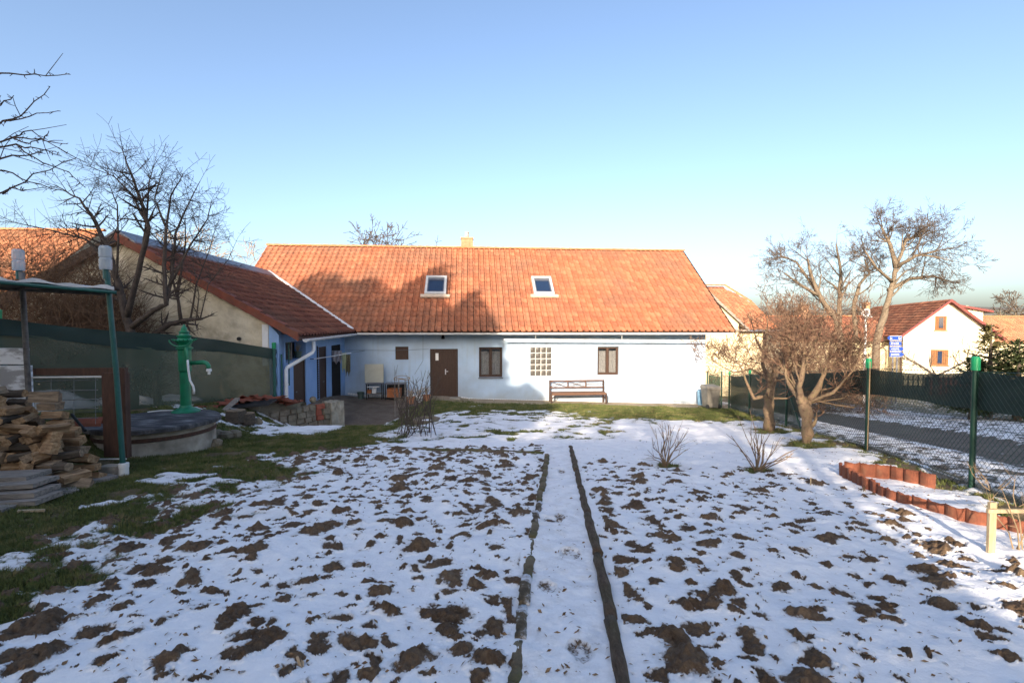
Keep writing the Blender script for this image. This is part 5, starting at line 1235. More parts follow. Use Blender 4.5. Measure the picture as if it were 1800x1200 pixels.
# house just behind the right end of the blue house
O = at(1322, 650, 33); fn, F_, N_ = frame((O.x, O.y, 0), R(5)); gb = g(O.x, O.y)-.6; ze = at(1300, 578, 33).z; zr = at(1270, 505, 37.5).z
sL = -3.9; sR = 1.0+.0
h2 = thing('house', fn(-1, 2, gb), 'cream house with a hipped faded orange roof behind the end of the blue cottage', 'house')
DR = 4.6; ln = math.hypot(DR, zr-ze)
mb = MB(); wallgrid(mb, fn, -6.2, sR, gb, ze-.02, [(-3.1, -1.9, ze-2.6, ze-1.25)], .3)
mb.boxf(fn, sR-.3, sR, .3, 8.6, gb, ze-.02); mb.boxf(fn, -6.2, -5.9, .3, 8.6, gb, ze-.02); mb.build('wall', 'cream_wall', h2)
mb = MB(); 
for k in range(5): mb.boxf(fn, -3.1+k*.29, -3.1+k*.29+.04, .08, .12, ze-2.6, ze-1.25)
for k in range(5): mb.boxf(fn, -3.1, -1.9, .085, .115, ze-2.6+k*.32, ze-2.6+k*.32+.04)
w_ = mb.build('window', 'white_trim', h2); MB().boxf(fn, -3.1, -1.9, .14, .15, ze-2.6, ze-1.25).build('pane', 'glass_dark', w_)
zr += .15; s_hi = .45
tile_roof('roof', h2, fn(-6.6, -.45, ze-.05), F_, N_*(DR+.45)+Vector((0, 0, zr-ze+.05)), 8.1, ln, .3, .36, 'tile_house2', clip=lambda u, v: u < 8.1-1.15*max(0, v/ln-.6)/.4)
mb = MB(); mb.prism([fn(-6.4, -.35, ze-.1), fn(-6.4, DR, zr-.08), fn(-6.4, 2*DR, ze-.1)], F_*(s_hi+6.3))
mb.prism([fn(s_hi-.1, -.35, ze-.1), fn(s_hi-.1, DR*.6, ze+(zr-ze)*.6-.08), fn(s_hi-.1, 2*DR-DR*.6, ze+(zr-ze)*.6-.08), fn(s_hi-.1, 2*DR, ze-.1)], F_*1.1); mb.build('roof_deck', 'terracotta', h2)
mb = MB(); cap_row(mb, fn(1.5, DR*.6, ze+(zr-ze)*.6), fn(s_hi, DR, zr+.02), .12, .38); cap_row(mb, fn(-6.6, DR, zr), fn(s_hi+.1, DR, zr), .12, .38); cap_row(mb, fn(1.5, -.4, ze), fn(1.5, DR*.6, ze+(zr-ze)*.6), .1, .38); mb.build('ridge_cap', 'orange_cap', h2)
pe_ = at(1312, 578, 31); pa_ = pe_+Vector((-3.6, 0, 3.25)); pz_ = gb
mb = MB(); mb.prism([pe_+Vector((-.5, 0, pz_-pe_.z)), pe_+Vector((-.5, 0, .4)), pa_+Vector((0, 0, -.1)), Vector((pa_.x, 31, pz_))], (0, 1.6, 0)); mb.build('porch_gable', 'cream_wall', h2)
mb = MB(); mb.prism([pe_+Vector((.05, -.3, -.16)), pe_+Vector((.05, -.3, .02)), pa_+Vector((0, -.3, .12)), pa_+Vector((0, -.3, -.1))], (0, .12, 0)); mb.prism([pe_+Vector((.05, -.18, -.10)), pe_+Vector((.05, -.18, -.02)), pa_+Vector((0, -.18, .06)), pa_+Vector((0, -.18, -.02))], (0, 2.0, 0)); mb.prism([pe_+Vector((-1.1, -.2, -.14)), pe_+Vector((.05, -.2, -.14)), pe_+Vector((.05, -.2, -.03)), pe_+Vector((-1.1, -.2, -.03))], (0, .2, 0)); mb.build('porch_eave', 'grey_wood', h2)
mb = MB(); mb.boxf(fn, -6.4, 1.8, -.52, -.42, ze-.16, ze-.04); mb.boxf(fn, -2.6, -.8, -.4, -.02, ze-.16, ze+.0); mb.build('gutter', 'zinc', h2)
mb = MB(); mb.tube([fn(.75, -.1, ze-.2), fn(.75, -.1, gb)], .05, 8); mb.build('downpipe', 'red_brown', h2)
# lean-to roof line
mb = MB(); p = at(1241, 612, 31.5); q = at(1282, 600, 31.5); mb.hexa([p+Vector((0, 0, 0)), q, q+Vector((0, 1.2, .3)), p+Vector((0, 1.2, .3)), p+Vector((0, 0, .1)), q+Vector((0, 0, .1)), q+Vector((0, 1.2, .4)), p+Vector((0, 1.2, .4))]); mb.build('lean_to_roof', 'zinc', h2)

# brown-roofed gable house
fnA = at(1668, 527, 44); ang = math.atan2(-.36, .93)
fn, F_, N_ = frame((fnA.x, fnA.y, 0), ang)          # s to the right along the gable, t away along the ridge
zr = fnA.z; hw = 3.75; ze = zr-3.45; gb = -4.2
h3 = thing('house', fn(0, 8, g(fnA.x, fnA.y+8)), 'cream gabled house with brown tiles, wooden shutters and dark red bargeboards', 'house')
U1 = (-.75, .75, ze+.25, ze+1.75); U2 = (-1.55, 1.0, ze-2.35, ze-.45+.0)
def gx(px, s0=0): 
    # s on the gable plane for a pixel column
    r = ray(px, 560); o = Vector((0, 0, CAMZ))-Vector((fnA.x, fnA.y, 0)); k = -o.dot(N_)/r.dot(N_); P = o+r*k; return P.dot(F_)
def gzz(px, py):
    r = ray(px, py); o = Vector((0, 0, CAMZ))-Vector((fnA.x, fnA.y, 0)); k = -o.dot(N_)/r.dot(N_); return (o+r*k).z
UW = (gx(1645), gx(1663), gzz(1654, 579), gzz(1654, 556)); LW = (gx(1639), gx(1668), gzz(1654, 641), gzz(1654, 615))
mb = MB(); wallgrid(mb, fn, -hw+.45, hw-.45, gb, ze+.3, [UW, LW] if UW[2] < ze+.3 else [LW], .3)
mb.prism([fn(-hw+.45, 0, ze+.3), fn(hw-.45, 0, ze+.3), fn(.0, 0, zr-.12)], N_*.3)
mb.boxf(fn, -hw+.45, -hw+.75, .3, 19, gb, ze+.25); mb.boxf(fn, hw-.75, hw-.45, .3, 19, gb, ze+.25)
mb.build('wall', 'pale_wall', h3)
for q, nm in ((UW, 'upper'), (LW, 'lower')):
    mb = MB(); nn = 6 if nm == 'upper' else 7; a0, a1, c0, c1 = q
    for k in range(nn): p = a0+(a1-a0)*k/nn; mb.boxf(fn, p+.02, p+(a1-a0)/nn-.02, -.06, -.02, c0+.05, c1-.05)
    mb.boxf(fn, a0-.05, a1+.05, -.02, .0-.001, c0-.03, c1+.03); mb.boxf(fn, a0-.12, a1+.12, -.12, -.02, c0-.12, c0-.04)
    w_ = mb.build('window', 'orange_wood', h3)
    MB().boxf(fn, (a0+a1)/2-.16, (a0+a1)/2+.16, -.085, -.061, c0+.15, c1-.12).build('pane', 'glass_dark', w_)
lnr = math.hypot(hw, zr-ze)
tile_roof('roof', h3, fn(-hw, 20, ze-.0), -N_, F_*hw+Vector((0, 0, zr-ze)), 20.45, lnr, .34, .40, 'tile_house3')
tile_roof('roof', h3, fn(hw, -.45, ze-.0), N_, -F_*hw+Vector((0, 0, zr-ze)), 20.45, lnr, .34, .40, 'tile_house3')
MB().prism([fn(-hw+.05, -.3, ze-.02), fn(0, -.3, zr-.05), fn(hw-.05, -.3, ze-.02), fn(0, -.3, zr-.25)], N_*20).build('roof_deck', 'red_trim', h3)
mb = MB()
for sg in (-1, 1): mb.prism([fn(sg*hw*1.02, -.55, ze-.22), fn(0, -.55, zr-.2), fn(0, -.55, zr+.06), fn(sg*hw*1.02, -.55, ze+.04)], N_*.09)
mb.prism([fn(.0, -.45, zr-.18), fn(hw*1.0, -.45, ze-.2), fn(hw, -.45, ze-.12), fn(0, -.45, zr-.10)], N_*.44)
mb.build('bargeboard', 'red_trim', h3)
mb = MB(); mb.boxf(fn, -hw-.12, -hw+.02, -.4, 19.9, ze-.15, ze-.03); mb.tube([fn(-hw-.05, .2, ze-.1), fn(-hw+.3, .1, ze-.5), fn(-hw+.38, .1, gb)], .07, 8); mb.build('gutter', 'brown_wood', h3)
# lower side annex on the left side
mb = MB(); mb.boxf(fn, -hw-2.6, -hw+.44, 3, 17, gb, ze-.9); mb.build('side_annex', 'cream_wall', h3)
mb = MB(); mb.hexa([fn(-hw-3.0, 2.7, ze-.95), fn(-hw+.44, 2.7, ze-.35), fn(-hw+.44, 17.3, ze-.35), fn(-hw-3.0, 17.3, ze-.95), fn(-hw-3.0, 2.7, ze-.85), fn(-hw+.44, 2.7, ze-.25), fn(-hw+.44, 17.3, ze-.25), fn(-hw-3.0, 17.3, ze-.85)]); mb.build('annex_roof', 'brown_wood', h3)
# dormer on the right slope
mb = MB(); mb.prism([fn(.9, 2.0, zr-1.0), fn(3.3, 2.0, zr-2.6), fn(3.3, 2.0, zr-1.0), fn(2.1, 2.0, zr-.45)], N_*2.4); mb.build('dormer', 'pale_wall', h3)
mb = MB(); mb.prism([fn(.4, 1.6, zr-.35), fn(3.9, 1.6, zr-1.15), fn(3.9, 1.6, zr-.95), fn(.4, 1.6, zr-.15)], N_*3.2); mb.build('dormer_roof', 'red_trim', h3)
mb = MB(); cc = fn(-2.0, 16, 0); mb.box((cc.x, cc.y, zr-.2), (.6, .6, 1.4)); mb.build('chimney', 'yellow_brick', h3)
# small chimney seen left of the walnut trees belongs to a further roof
def far_house(label, pxl, pxr, pyr, pye, Y, rise_mat='tile_house2', wall='cream_wall', chim=None, depth=4.5):
    a = at(pxl, pyr, Y+depth); b = at(pxr, pyr, Y+depth); e = at(pxl, pye, Y); gb_ = g(a.x, Y)-1.5
    fnq, Fq, Nq = frame((a.x, Y, 0), 0); wdt = b.x-a.x; zr_ = a.z; ze_ = e.z
    T = thing('house', fnq(wdt/2, 2, gb_), label, 'house')
    tile_roof('roof', T, fnq(0, 0, ze_), Fq, Nq*depth+Vector((0, 0, zr_-ze_)), wdt, math.hypot(depth, zr_-ze_), .42, .45, rise_mat)
    MB().prism([fnq(.3, .4, gb_), fnq(.3, .4, ze_+.1), fnq(.3, depth, zr_-.1), fnq(.3, 2*depth-.4, ze_), fnq(.3, 2*depth-.4, gb_)], Fq*(wdt-.6)).build('wall', wall, T)
    mb = MB(); cap_row(mb, fnq(0, depth, zr_), fnq(wdt, depth, zr_), .14, .5); mb.build('ridge_cap', 'orange_cap', T)
    if chim:
        c_ = at(chim[0], chim[1], Y+depth); MB().box((c_.x, c_.y, c_.z-1.0), (.8, .8, 2.0)).build('chimney', 'yellow_brick', T); MB().box((c_.x, c_.y, c_.z+.08), (1.0, 1.0, .16)).build('chimney_cap', 'concrete', T)
    return T
far_house('orange-roofed house half hidden by conifers at the right edge', 1695, 1900, 556, 603, 60)
far_house('low brown-roofed house with a brick chimney behind the apple trees', 1330, 1530, 556, 600, 48, 'tile_house3', chim=(1412, 537))

# white paling fence and other things across the road
def palings(label, x0, x1, y0, y1, Y0_, Y1_, h, step, mat):
    a = at(x0, y0, Y0_); b = at(x1, y1, Y1_); a.z = g(a.x, a.y); b.z = g(b.x, b.y); T = thing('paling_fence', (a+b)/2, label, 'fence'); n = int((b-a).length/step)
    mb = MB()
    for k in range(n+1): p = a.lerp(b, k/n); mb.box(p+Vector((0, 0, h/2)), (.07, .03, h))
    mb.build('palings', mat, T); mb = MB(); mb.tube([a+Vector((0, .03, h*.8)), b+Vector((0, .03, h*.8))], .03, 4); mb.tube([a+Vector((0, .03, h*.25)), b+Vector((0, .03, h*.25))], .03, 4); mb.build('rails', mat, T)
palings('pale grey paling fence across the road behind the apple trees', 1330, 1530, 655, 655, 26, 24, 1.35, .16, 'grey_wood')
palings('thin dark railing in front of the cream gable house', 1535, 1720, 655, 655, 30, 30, 1.25, .30, 'black_metal')
mb = MB(); a = at(1640, 650, 31); a.z = g(a.x, a.y); mb.box(a+Vector((1.4, 0, .55)), (3.6, .3, 1.1)); small('low_wall', mb, 'brick', 'low brick garden wall before the cream gable house', 'wall')
# direction sign
Ysg = 24.0; ds0 = at(1574, 640, Ysg); gs = g(ds0.x, Ysg)
sg = thing('direction_sign', (ds0.x, Ysg, gs), 'stack of four blue direction signs on twin grey posts', 'sign')
for px in (1570, 1577.5): p = at(px, 600, Ysg+.06); MB().tube([Vector((p.x, p.y, gs)), Vector((p.x, p.y, at(px, 595, Ysg).z))], .035, 8).build('post', 'zinc', sg)
for k, (y0, y1, tip, rows_) in enumerate(((590, 598, -1, 'far'), (599.5, 607.5, 0, ''), (609, 617, 1, ''), (618.5, 627, 1, ''))):
    xl, xr = (1563.5, 1585.5) if k == 0 else (1564, 1584.5); A0 = at(xl, y0, Ysg); A1 = at(xr, y1, Ysg); zt_, zb_ = A0.z, A1.z; x0_, x1_ = A0.x, A1.x
    pts = [Vector((x0_, Ysg, zb_)), Vector((x1_, Ysg, zb_))]
    if tip == 1: pts.append(Vector((x1_+.14, Ysg, (zb_+zt_)/2)))
    pts += [Vector((x1_, Ysg, zt_)), Vector((x0_, Ysg, zt_))]
    if tip == -1: pts.append(Vector((x0_-.10, Ysg, (zb_+zt_)/2)))
    pn = MB().prism(pts, (0, .03, 0)).build('sign_panel', 'sign_blue', sg)
    mb = MB(); rs = random.Random(k+5); x = x0_+.06; hgt = (zt_-zb_); cy = (zb_+zt_)/2
    if k == 0:
        segs = [(x0_+.05, x0_+.13), (x1_-.18, x1_-.04)]
    else: segs = [(x0_+.07, x1_-.12)]
    for (p, q) in segs:
        x = p
        while x < q: w__ = rs.uniform(.022, .04); hh = hgt*rs.uniform(.12, .2); mb.boxf(lambda a, b, c: Vector((a, b, c)), x, x+w__*.5, Ysg-.008, Ysg-.002, cy-hh, cy+hh); mb.boxf(lambda a, b, c: Vector((a, b, c)), x+w__*.5+.001, x+w__, Ysg-.008, Ysg-.002, cy-hh*rs.choice((1, .1)), cy+hh*rs.choice((-.4, .5))); x += w__+.018
    for zz_ in (zt_-.018, zb_+.006): mb.boxf(lambda a, b, c: Vector((a, b, c)), x0_+.01, x1_-.01, Ysg-.007, Ysg-.0015, zz_, zz_+.012)
    mb.build('lettering', 'mark_white', pn)
# round traffic mirror on a white pole
Ym = 20.0; p = at(1522, 550, Ym); gm = g(p.x, Ym)
tm_ = thing('traffic_mirror', (p.x, Ym, gm), 'round white-rimmed mirror on a tall white pole behind the apple trees', 'mirror')
MB().tube([Vector((p.x, Ym, gm)), Vector((p.x, Ym, p.z-.1))], .05, 10).build('pole', 'white_trim', tm_)
mb = MB(); ring = [Vector((p.x-.05+.15*math.cos(a), Ym-.08, p.z+.15*math.sin(a))) for a in [2*math.pi*k/20 for k in range(21)]]; mb.tube(ring, .04, 8); mb.build('rim', 'plastic_white', tm_)
mb = MB(); mb.tube([Vector((p.x-.05, Ym-.06, p.z)), Vector((p.x-.05, Ym-.09, p.z))], .13, 20); mb.build('mirror_face', 'zinc', tm_)
MB().box((p.x+.1, Ym-.02, p.z-.14), (.26, .06, .07)).build('bracket', 'plastic_white', tm_)

# ---------------------------------------------------------------- right fence
rf = thing('chain_link_fence', (6.07, 8.21, g(6.07, 8.21)), 'chain-link fence with green posts and a dark shade band beside the road', 'fence')
FH = 1.42
def fpt(y, h): x = float(fence_x(y)); return Vector((x, y, g(x, y)+h))
posts = [2.6, 5.62, 8.21, 12.3, 16.2, 20.0]
for y in posts:
    p = fpt(y, 0); r = .042
    r = .031; po = MB().tube([p-Vector((0, 0, .1)), p+Vector((0, 0, FH-.02))], r, 12).build('post', 'post_green', rf, smooth=False)
    MB().lathe(p+Vector((0, 0, FH-.02)), [(r+.013, 0), (r+.013, .145), (r-.002, .16)], 14).build('cap', 'cap_green', po)
mb = MB(); p = fpt(12.3, 0); mb.tube([p+Vector((0, 0, 1.0)), fpt(11.2, 0)+Vector((-.0, 0, 0))], .022, 8); mb.build('strut', 'post_green', rf)
mb = MB(); yq = 1.3; st = .075
while yq < 20:
    for sg_ in (1, -1):
        y0, y1 = (yq, yq+FH*.9) if sg_ > 0 else (yq+FH*.9, yq)
        pts = [fpt(y0+(y1-y0)*k/3, .03+(FH-.06)*k/3)-Vector((0.005*sg_, 0, 0)) for k in range(4)]
        mb.tube(pts, .0021, 3, cap=False)
    yq += st
for h in (.05, .75, FH-.04): mb.tube([fpt(y, h) for y in np.linspace(1.3, 20, 40)], .003, 4)
mb.build('wire_mesh', 'post_green', rf)
def cloth_strip(parent, name, f_top, f_bot, ys_, mat, nz=5, wav=.02, seed=0):
    mb = MB(); vs = []; n = len(ys_)
    for i, y in enumerate(ys_):
        T0 = f_top(y); B0 = f_bot(y)
        for k in range(nz+1): p = T0.lerp(B0, k/nz); p = p+Vector((wav*math.sin(y*5.3+seed)*math.sin(k*2.1+y), 0, 0)); vs.append(p)
    mb.add(vs, [(i*(nz+1)+k, i*(nz+1)+k+1, (i+1)*(nz+1)+k+1, (i+1)*(nz+1)+k) for i in range(n-1) for k in range(nz)])
    return mb.build(name, mat, parent, smooth=True)
def sag(y, a=.05):
    for i in range(len(posts)-1):
        if posts[i] <= y <= posts[i+1]: f = (y-posts[i])/(posts[i+1]-posts[i]); return a*4*f*(1-f)
    return 0
cloth_strip(rf, 'shade_band', lambda y: fpt(y, FH-.04-sag(y))+Vector((.05, 0, 0)), lambda y: fpt(y, FH-.46-sag(y, .03)+.02*math.sin(y*2))+Vector((.05, 0, 0)), np.linspace(2.2, 20, 120), 'shade_band')
cloth_strip(rf, 'shade_net', lambda y: fpt(y, FH-.45)+Vector((.06, 0, 0)), lambda y: fpt(y, .06)+Vector((.06, 0, 0)), np.linspace(11.4, 20, 60), 'shade_near_house')
# concrete kerb under the fence
mb = MB()
ysk = list(np.arange(2.2, 20, 1.22))
for a_, b_ in zip(ysk[:-1], ysk[1:]):
    p = fpt(a_+.01, 0)+Vector((.06, 0, 0)); q = fpt(b_-.01, 0)+Vector((.06, 0, 0)); w = Vector((.04, 0, 0)); u = Vector((0, 0, .055+.02*math.sin(a_*3))); dn = Vector((0, 0, -.1))
    mb.hexa([p-w+dn, p+w+dn, q+w+dn, q-w+dn, p-w+u, p+w+u, q+w+u, q-w+u])
small('kerb', mb, 'concrete', 'narrow concrete kerb running along the foot of the chain-link fence', 'kerb')
# gate near the house corner
gpA = at(1243, 700, 20.7); gpB = at(1268, 700, 20.2)
gt = thing('garden_gate', Vector((gpA.x, gpA.y, g(gpA.x, gpA.y))), 'green mesh gate beside the house corner', 'gate')
for P_ in (gpA, gpB):
    z0 = g(P_.x, P_.y); MB().tube([Vector((P_.x, P_.y, z0-.05)), Vector((P_.x, P_.y, z0+1.55))], .035, 8).build('post', 'post_green', gt)
mb = MB(); a = Vector((gpA.x+.05, gpA.y, g(gpA.x, gpA.y))); b = Vector((gpB.x-.05, gpB.y, g(gpB.x, gpB.y)))
for h in (.08, .75, 1.42): mb.tube([a+Vector((0, 0, h)), b+Vector((0, 0, h-.05))], .016, 6)
mb.build('frame', 'post_green', gt)
mb = MB(); mb.hexa([a+Vector((0, -.004, .1)), b+Vector((0, -.004, .1)), b+Vector((0, .004, .1)), a+Vector((0, .004, .1)), a+Vector((0, -.004, 1.38)), b+Vector((0, -.004, 1.33)), b+Vector((0, .004, 1.33)), a+Vector((0, .004, 1.38))]); mb.build('panel', 'shade_near_house', gt)

# ---------------------------------------------------------------- left fence with green net
LF = [(-9.6, 5.2), (-8.35, 7.4), (-7.75, 9.7), (-7.2, 12.0), (H(WS-.05, WT-.06, 0).x, H(WS-.05, WT-.06, 0).y)]
LZb = [1.55, 1.62, 1.30, 1.05, .82]
def lfp(y, h):
    x = float(np.interp(y, [p[1] for p in LF], [p[0] for p in LF])); z = float(np.interp(y, [p[1] for p in LF], LZb)); return Vector((x, y, z+h))
lf = thing('net_fence', lfp(9.7, 0), 'green shade-net fence behind the well and hand pump', 'fence')
yend = LF[-1][1]
cloth_strip(lf, 'shade_net', lambda y: lfp(y, 1.28+.02*math.sin(y*1.7)), lambda y: lfp(y, -.05), np.linspace(5.4, yend, 90), 'shade_net', nz=8, wav=.03, seed=2)
cloth_strip(lf, 'shade_band', lambda y: lfp(y, 1.55+.03*math.sin(y*1.3))+Vector((.01, -.01, 0)), lambda y: lfp(y, 1.24+.025*math.sin(y*1.7))+Vector((.01, -.01, 0)), np.linspace(5.4, yend, 90), 'shade_band', nz=3, wav=.02, seed=3)
for y, lean in ((7.9, -.28), (yend-.05, 0)):
    p = lfp(y, 0)+Vector((.05, -.05, 0)); q = p+Vector((-lean*-.6 if lean else 0, 0, 1.55)); po = MB().tube([p-Vector((0, 0, .2)), q], .038, 10).build('post', 'post_teal', lf)
    MB().lathe(q, [(.05, -.02), (.055, .13), (.04, .14)], 12).build('cap', 'cap_green', po)
# snow heaps and grass behind the net
def heap(label, c, ax, seed):
    rs = np.random.RandomState(seed); n, k = 26, 12; vs = []; c = Vector(c)
    for i in range(k+1):
        for j in range(n):
            a = 2*math.pi*j/n; r = i/k; hgt = (1-r*r)*(.8+.4*float(vn(np.array(math.cos(a)*r*3+seed), np.array(math.sin(a)*r*3), 4)))
            w = 1+.3*(float(vn(np.array(math.cos(a)*2.+seed), np.array(math.sin(a)*2.), 8))-.5)
            vs.append(c+Vector((ax[0]*r*math.cos(a)*w, ax[1]*r*math.sin(a)*w, ax[2]*hgt-.05)))
    mb = MB(); mb.add(vs, [(i*n+j, i*n+(j+1) % n, (i+1)*n+(j+1) % n, (i+1)*n+j) for i in range(k) for j in range(n)]); small('snow_heap', mb, 'snow_lump', label, 'snow heap', 'snow heaps behind the green net', smooth=True)
for i, (x, y, Y, ax, lab) in enumerate(((110, 712, 9.6, (1.1, .7, .42), 'broad snow heap seen through the net behind the wooden rack'), (255, 705, 10.4, (.8, .5, .34), 'snow heap seen through the net left of the hand pump'), (345, 712, 11.6, (.8, .5, .26), 'low snow heap behind the net right of the hand pump'), (440, 690, 13.2, (.7, .4, .12), 'thin snow streak behind the net near the wing'))):
    c = at(x, y, Y+.5)+Vector((-.5, 0, 0)); c.z = lfp(min(Y, yend), 0).z-.05 if i < 3 else c.z; heap(lab, c, ax, i+2)

# ---------------------------------------------------------------- well and hand pump
wc = Vector((-6.1, 8.25, .86)); lidz = 1.38
well = thing('well', wc, 'round concrete well with a dark stained lid at the left', 'well')
rs = random.Random(9)
mb = MB(); n = 48
prof = [(.86, -.05), (.87, .10), (.865, .29), (.85, .30), (.85, .335), (.865, .34), (.868, .44), (.86, .50)]
mb.lathe(wc, prof, n); mb.build('ring', 'concrete', well, smooth=False)
mb = MB(); mb.lathe(wc+Vector((0, 0, .295)), [(.86, 0), (.876, .005), (.876, .06), (.86, .065)], n, capt=False); mb.build('iron_band', 'red_brown', well)
mb = MB(); vs = []; 
o = Vector((wc.x, wc.y, lidz))
rad_ = [.95+.012*math.sin(k*.9)+.008*math.sin(k*2.3) for k in range(n)]
for (f, z) in ((.93, -.09), (1.0, -.075), (1.005, -.018), (.985, .0), (.5, .018), (.02, .03)):
    for k in range(n): a = 2*math.pi*k/n; vs.append(o+Vector((rad_[k]*f*math.cos(a), rad_[k]*f*math.sin(a), z)))
mb.add(vs, [(i*n+k, i*n+(k+1) % n, (i+1)*n+(k+1) % n, (i+1)*n+k) for i in range(5) for k in range(n)]+[tuple(range(n))[::-1], tuple(range(5*n, 6*n))]); mb.build('lid', 'concrete_dark', well, smooth=False)
pc = Vector((-6.0, 8.85, lidz+.01))
pump = thing('hand_pump', pc, 'green cast-iron hand pump standing on the well lid', 'hand pump')
MB().lathe(pc, [(.23, 0), (.23, .02), (.20, .045), (.11, .09), (.088, .13), (.086, .72), (.088, .74)], 24).build('stand_pipe', 'green_metal', pump, smooth=False)
MB().lathe(pc+Vector((0, 0, .74)), [(.088, 0), (.104, .03), (.106, .40), (.12, .42), (.135, .425), (.135, .45), (.11, .455)], 24).build('barrel', 'green_metal', pump, smooth=False)
MB().lathe(pc+Vector((0, 0, 1.19)), [(.105, 0), (.105, .05), (.14, .10), (.165, .12), (.165, .135), (.12, .14), (.10, .17), (.12, .2), (.125, .215), (.09, .225), (.075, .26), (.09, .275), (.09, .285), (.055, .30), (.05, .35), (.03, .375), (.015, .42)], 24).build('head', 'green_metal', pump, smooth=False)
mb = MB()
for k in range(18): a = 2*math.pi*k/18; p = pc+Vector((.165*math.cos(a), .165*math.sin(a), 1.315)); mb.tube([p, p+Vector((.035*math.cos(a), .035*math.sin(a), .03))], [.012, .004], 5)
mb.build('crown_ring', 'green_metal', pump)
MB().tube([pc+Vector((.02+.20*math.cos(a), -.14, 1.33-.12*math.sin(a))) for a in [math.pi*k/12 for k in range(13)]], .012, 6).build('bail', 'green_metal', pump)
sp = pc+Vector((0, 0, .90))
MB().tube([sp+Vector((.08, 0, 0)), sp+Vector((.38, -.05, .02)), sp+Vector((.44, -.06, 0)), sp+Vector((.475, -.065, -.05)), sp+Vector((.48, -.066, -.09))], .038, 12).build('spout', 'green_metal', pump, smooth=True)
MB().lathe(sp+Vector((.48, -.066, -.2)), [(.022, 0), (.024, .05), (.045, .055), (.045, .09), (.038, .095), (.038, .11)], 12).build('tap_nozzle', 'plastic_white', pump)
MB().tube([pc+Vector((.09, -.1, 1.18)), pc+Vector((.12, -.12, 1.08)), pc+Vector((.14, -.13, .96))], [.03, .024, .02], 8).build('handle_joint', 'green_metal', pump)
MB().tube([pc+Vector((.14, -.13, .97)), pc+Vector((.16, -.15, .8)), pc+Vector((.20, -.17, .6)), pc+Vector((.26, -.18, .5)), pc+Vector((.275, -.18, .42)), pc+Vector((.27, -.18, .36))], .019, 10).build('handle', 'plastic_white', pump, smooth=True)
mb = MB(); mb.tube([pc+Vector((-.62, -.12, .02)), pc+Vector((-.45, -.02, .03)), pc+Vector((-.2, .0, .03))], .012, 6); small('hose_end', mb, 'plastic_white', 'short white hose end lying on the lid beside the pump foot', 'hose')

# ---------------------------------------------------------------- shelter, rack, firewood
pb = ground_at(218, 835); sh = thing('wood_shelter', pb, 'green pipe lean-to shelter roof over the woodpile', 'shelter')
pt = at(188, 478, 6.35); MB().tube([pb-Vector((0, 0, .1)), pb.lerp(pt, .5)+Vector((.012, 0, 0)), pt], .032, 12).build('post', 'post_teal', sh, smooth=False)
MB().lathe(pb, [(.055, 0), (.055, .10), (.06, .105), (.06, .16), (.045, .165)], 14).build('post_foot', 'plastic_white', sh)
qb = at(55, 760, 7.0); qb.z = g(qb.x, qb.y); qt = at(38, 478, 7.0); MB().tube([qb, qt], .034, 10).build('post', 'post_grey', sh)
r0 = at(205, 514, 6.3); r1 = at(-140, 484, 5.4)
MB().tube([r0, r1], .022, 8).build('front_beam', 'post_teal', sh)
b0 = at(196, 517, 7.1); b1_ = at(-150, 500, 6.9)
MB().tube([b0, b1_], .022, 8).build('rear_beam', 'post_grey', sh)
mb = MB(); nU, nV = 24, 6; vs = []
for lay in (0, 1):
    for i in range(nU+1):
        for j in range(nV+1):
            p = (r0+Vector((-.03, 0, 0))).lerp(r1, i/nU).lerp(b0.lerp(b1_, i/nU), j/nV); vs.append(p+Vector((0, 0, .03+.035*lay+.02*math.sin(i*1.3+j)*(lay)+.012*math.sin(i*.8))))
mm = (nU+1)*(nV+1); fs = []
for i in range(nU):
    for j in range(nV): a = i*(nV+1)+j; fs += [(a, a+1, a+nV+2, a+nV+1), (a+mm, a+nV+1+mm, a+nV+2+mm, a+1+mm)]
for j in range(nV): fs += [(j, j+1, j+1+mm, j+mm), (nU*(nV+1)+j, nU*(nV+1)+j+mm, nU*(nV+1)+j+1+mm, nU*(nV+1)+j+1)]
for i in range(nU): a = i*(nV+1); fs += [(a, a+mm, a+nV+1+mm, a+nV+1), (a+nV, a+nV+nV+1, a+nV+nV+1+mm, a+nV+mm)]
mb.add(vs, fs); mb.build('roof_sheet', 'tarp', sh)
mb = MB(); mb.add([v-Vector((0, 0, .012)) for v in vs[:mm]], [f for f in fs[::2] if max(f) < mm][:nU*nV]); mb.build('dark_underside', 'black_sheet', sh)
# upturned bottles on the posts
for (px, py, Y, lab) in ((186, 474, 6.33, 'cloudy plastic bottle upturned on the shelter post nearer the well'), (33, 476, 7.0, 'cloudy plastic bottle upturned on the left shelter post')):
    c = at(px, py, Y); T = thing('plastic_bottle', c, lab, 'bottle')
    MB().lathe(c, [(.064, 0), (.07, .03), (.07, .13), (.06, .15), (.07, .17), (.07, .27), (.06, .30), (.045, .31)], 16).build('body', 'bottle', T, smooth=False)
    MB().tube([c-Vector((0, 0, .12)), c+Vector((0, 0, .02))], .034, 8).build('stub', 'post_teal', T)
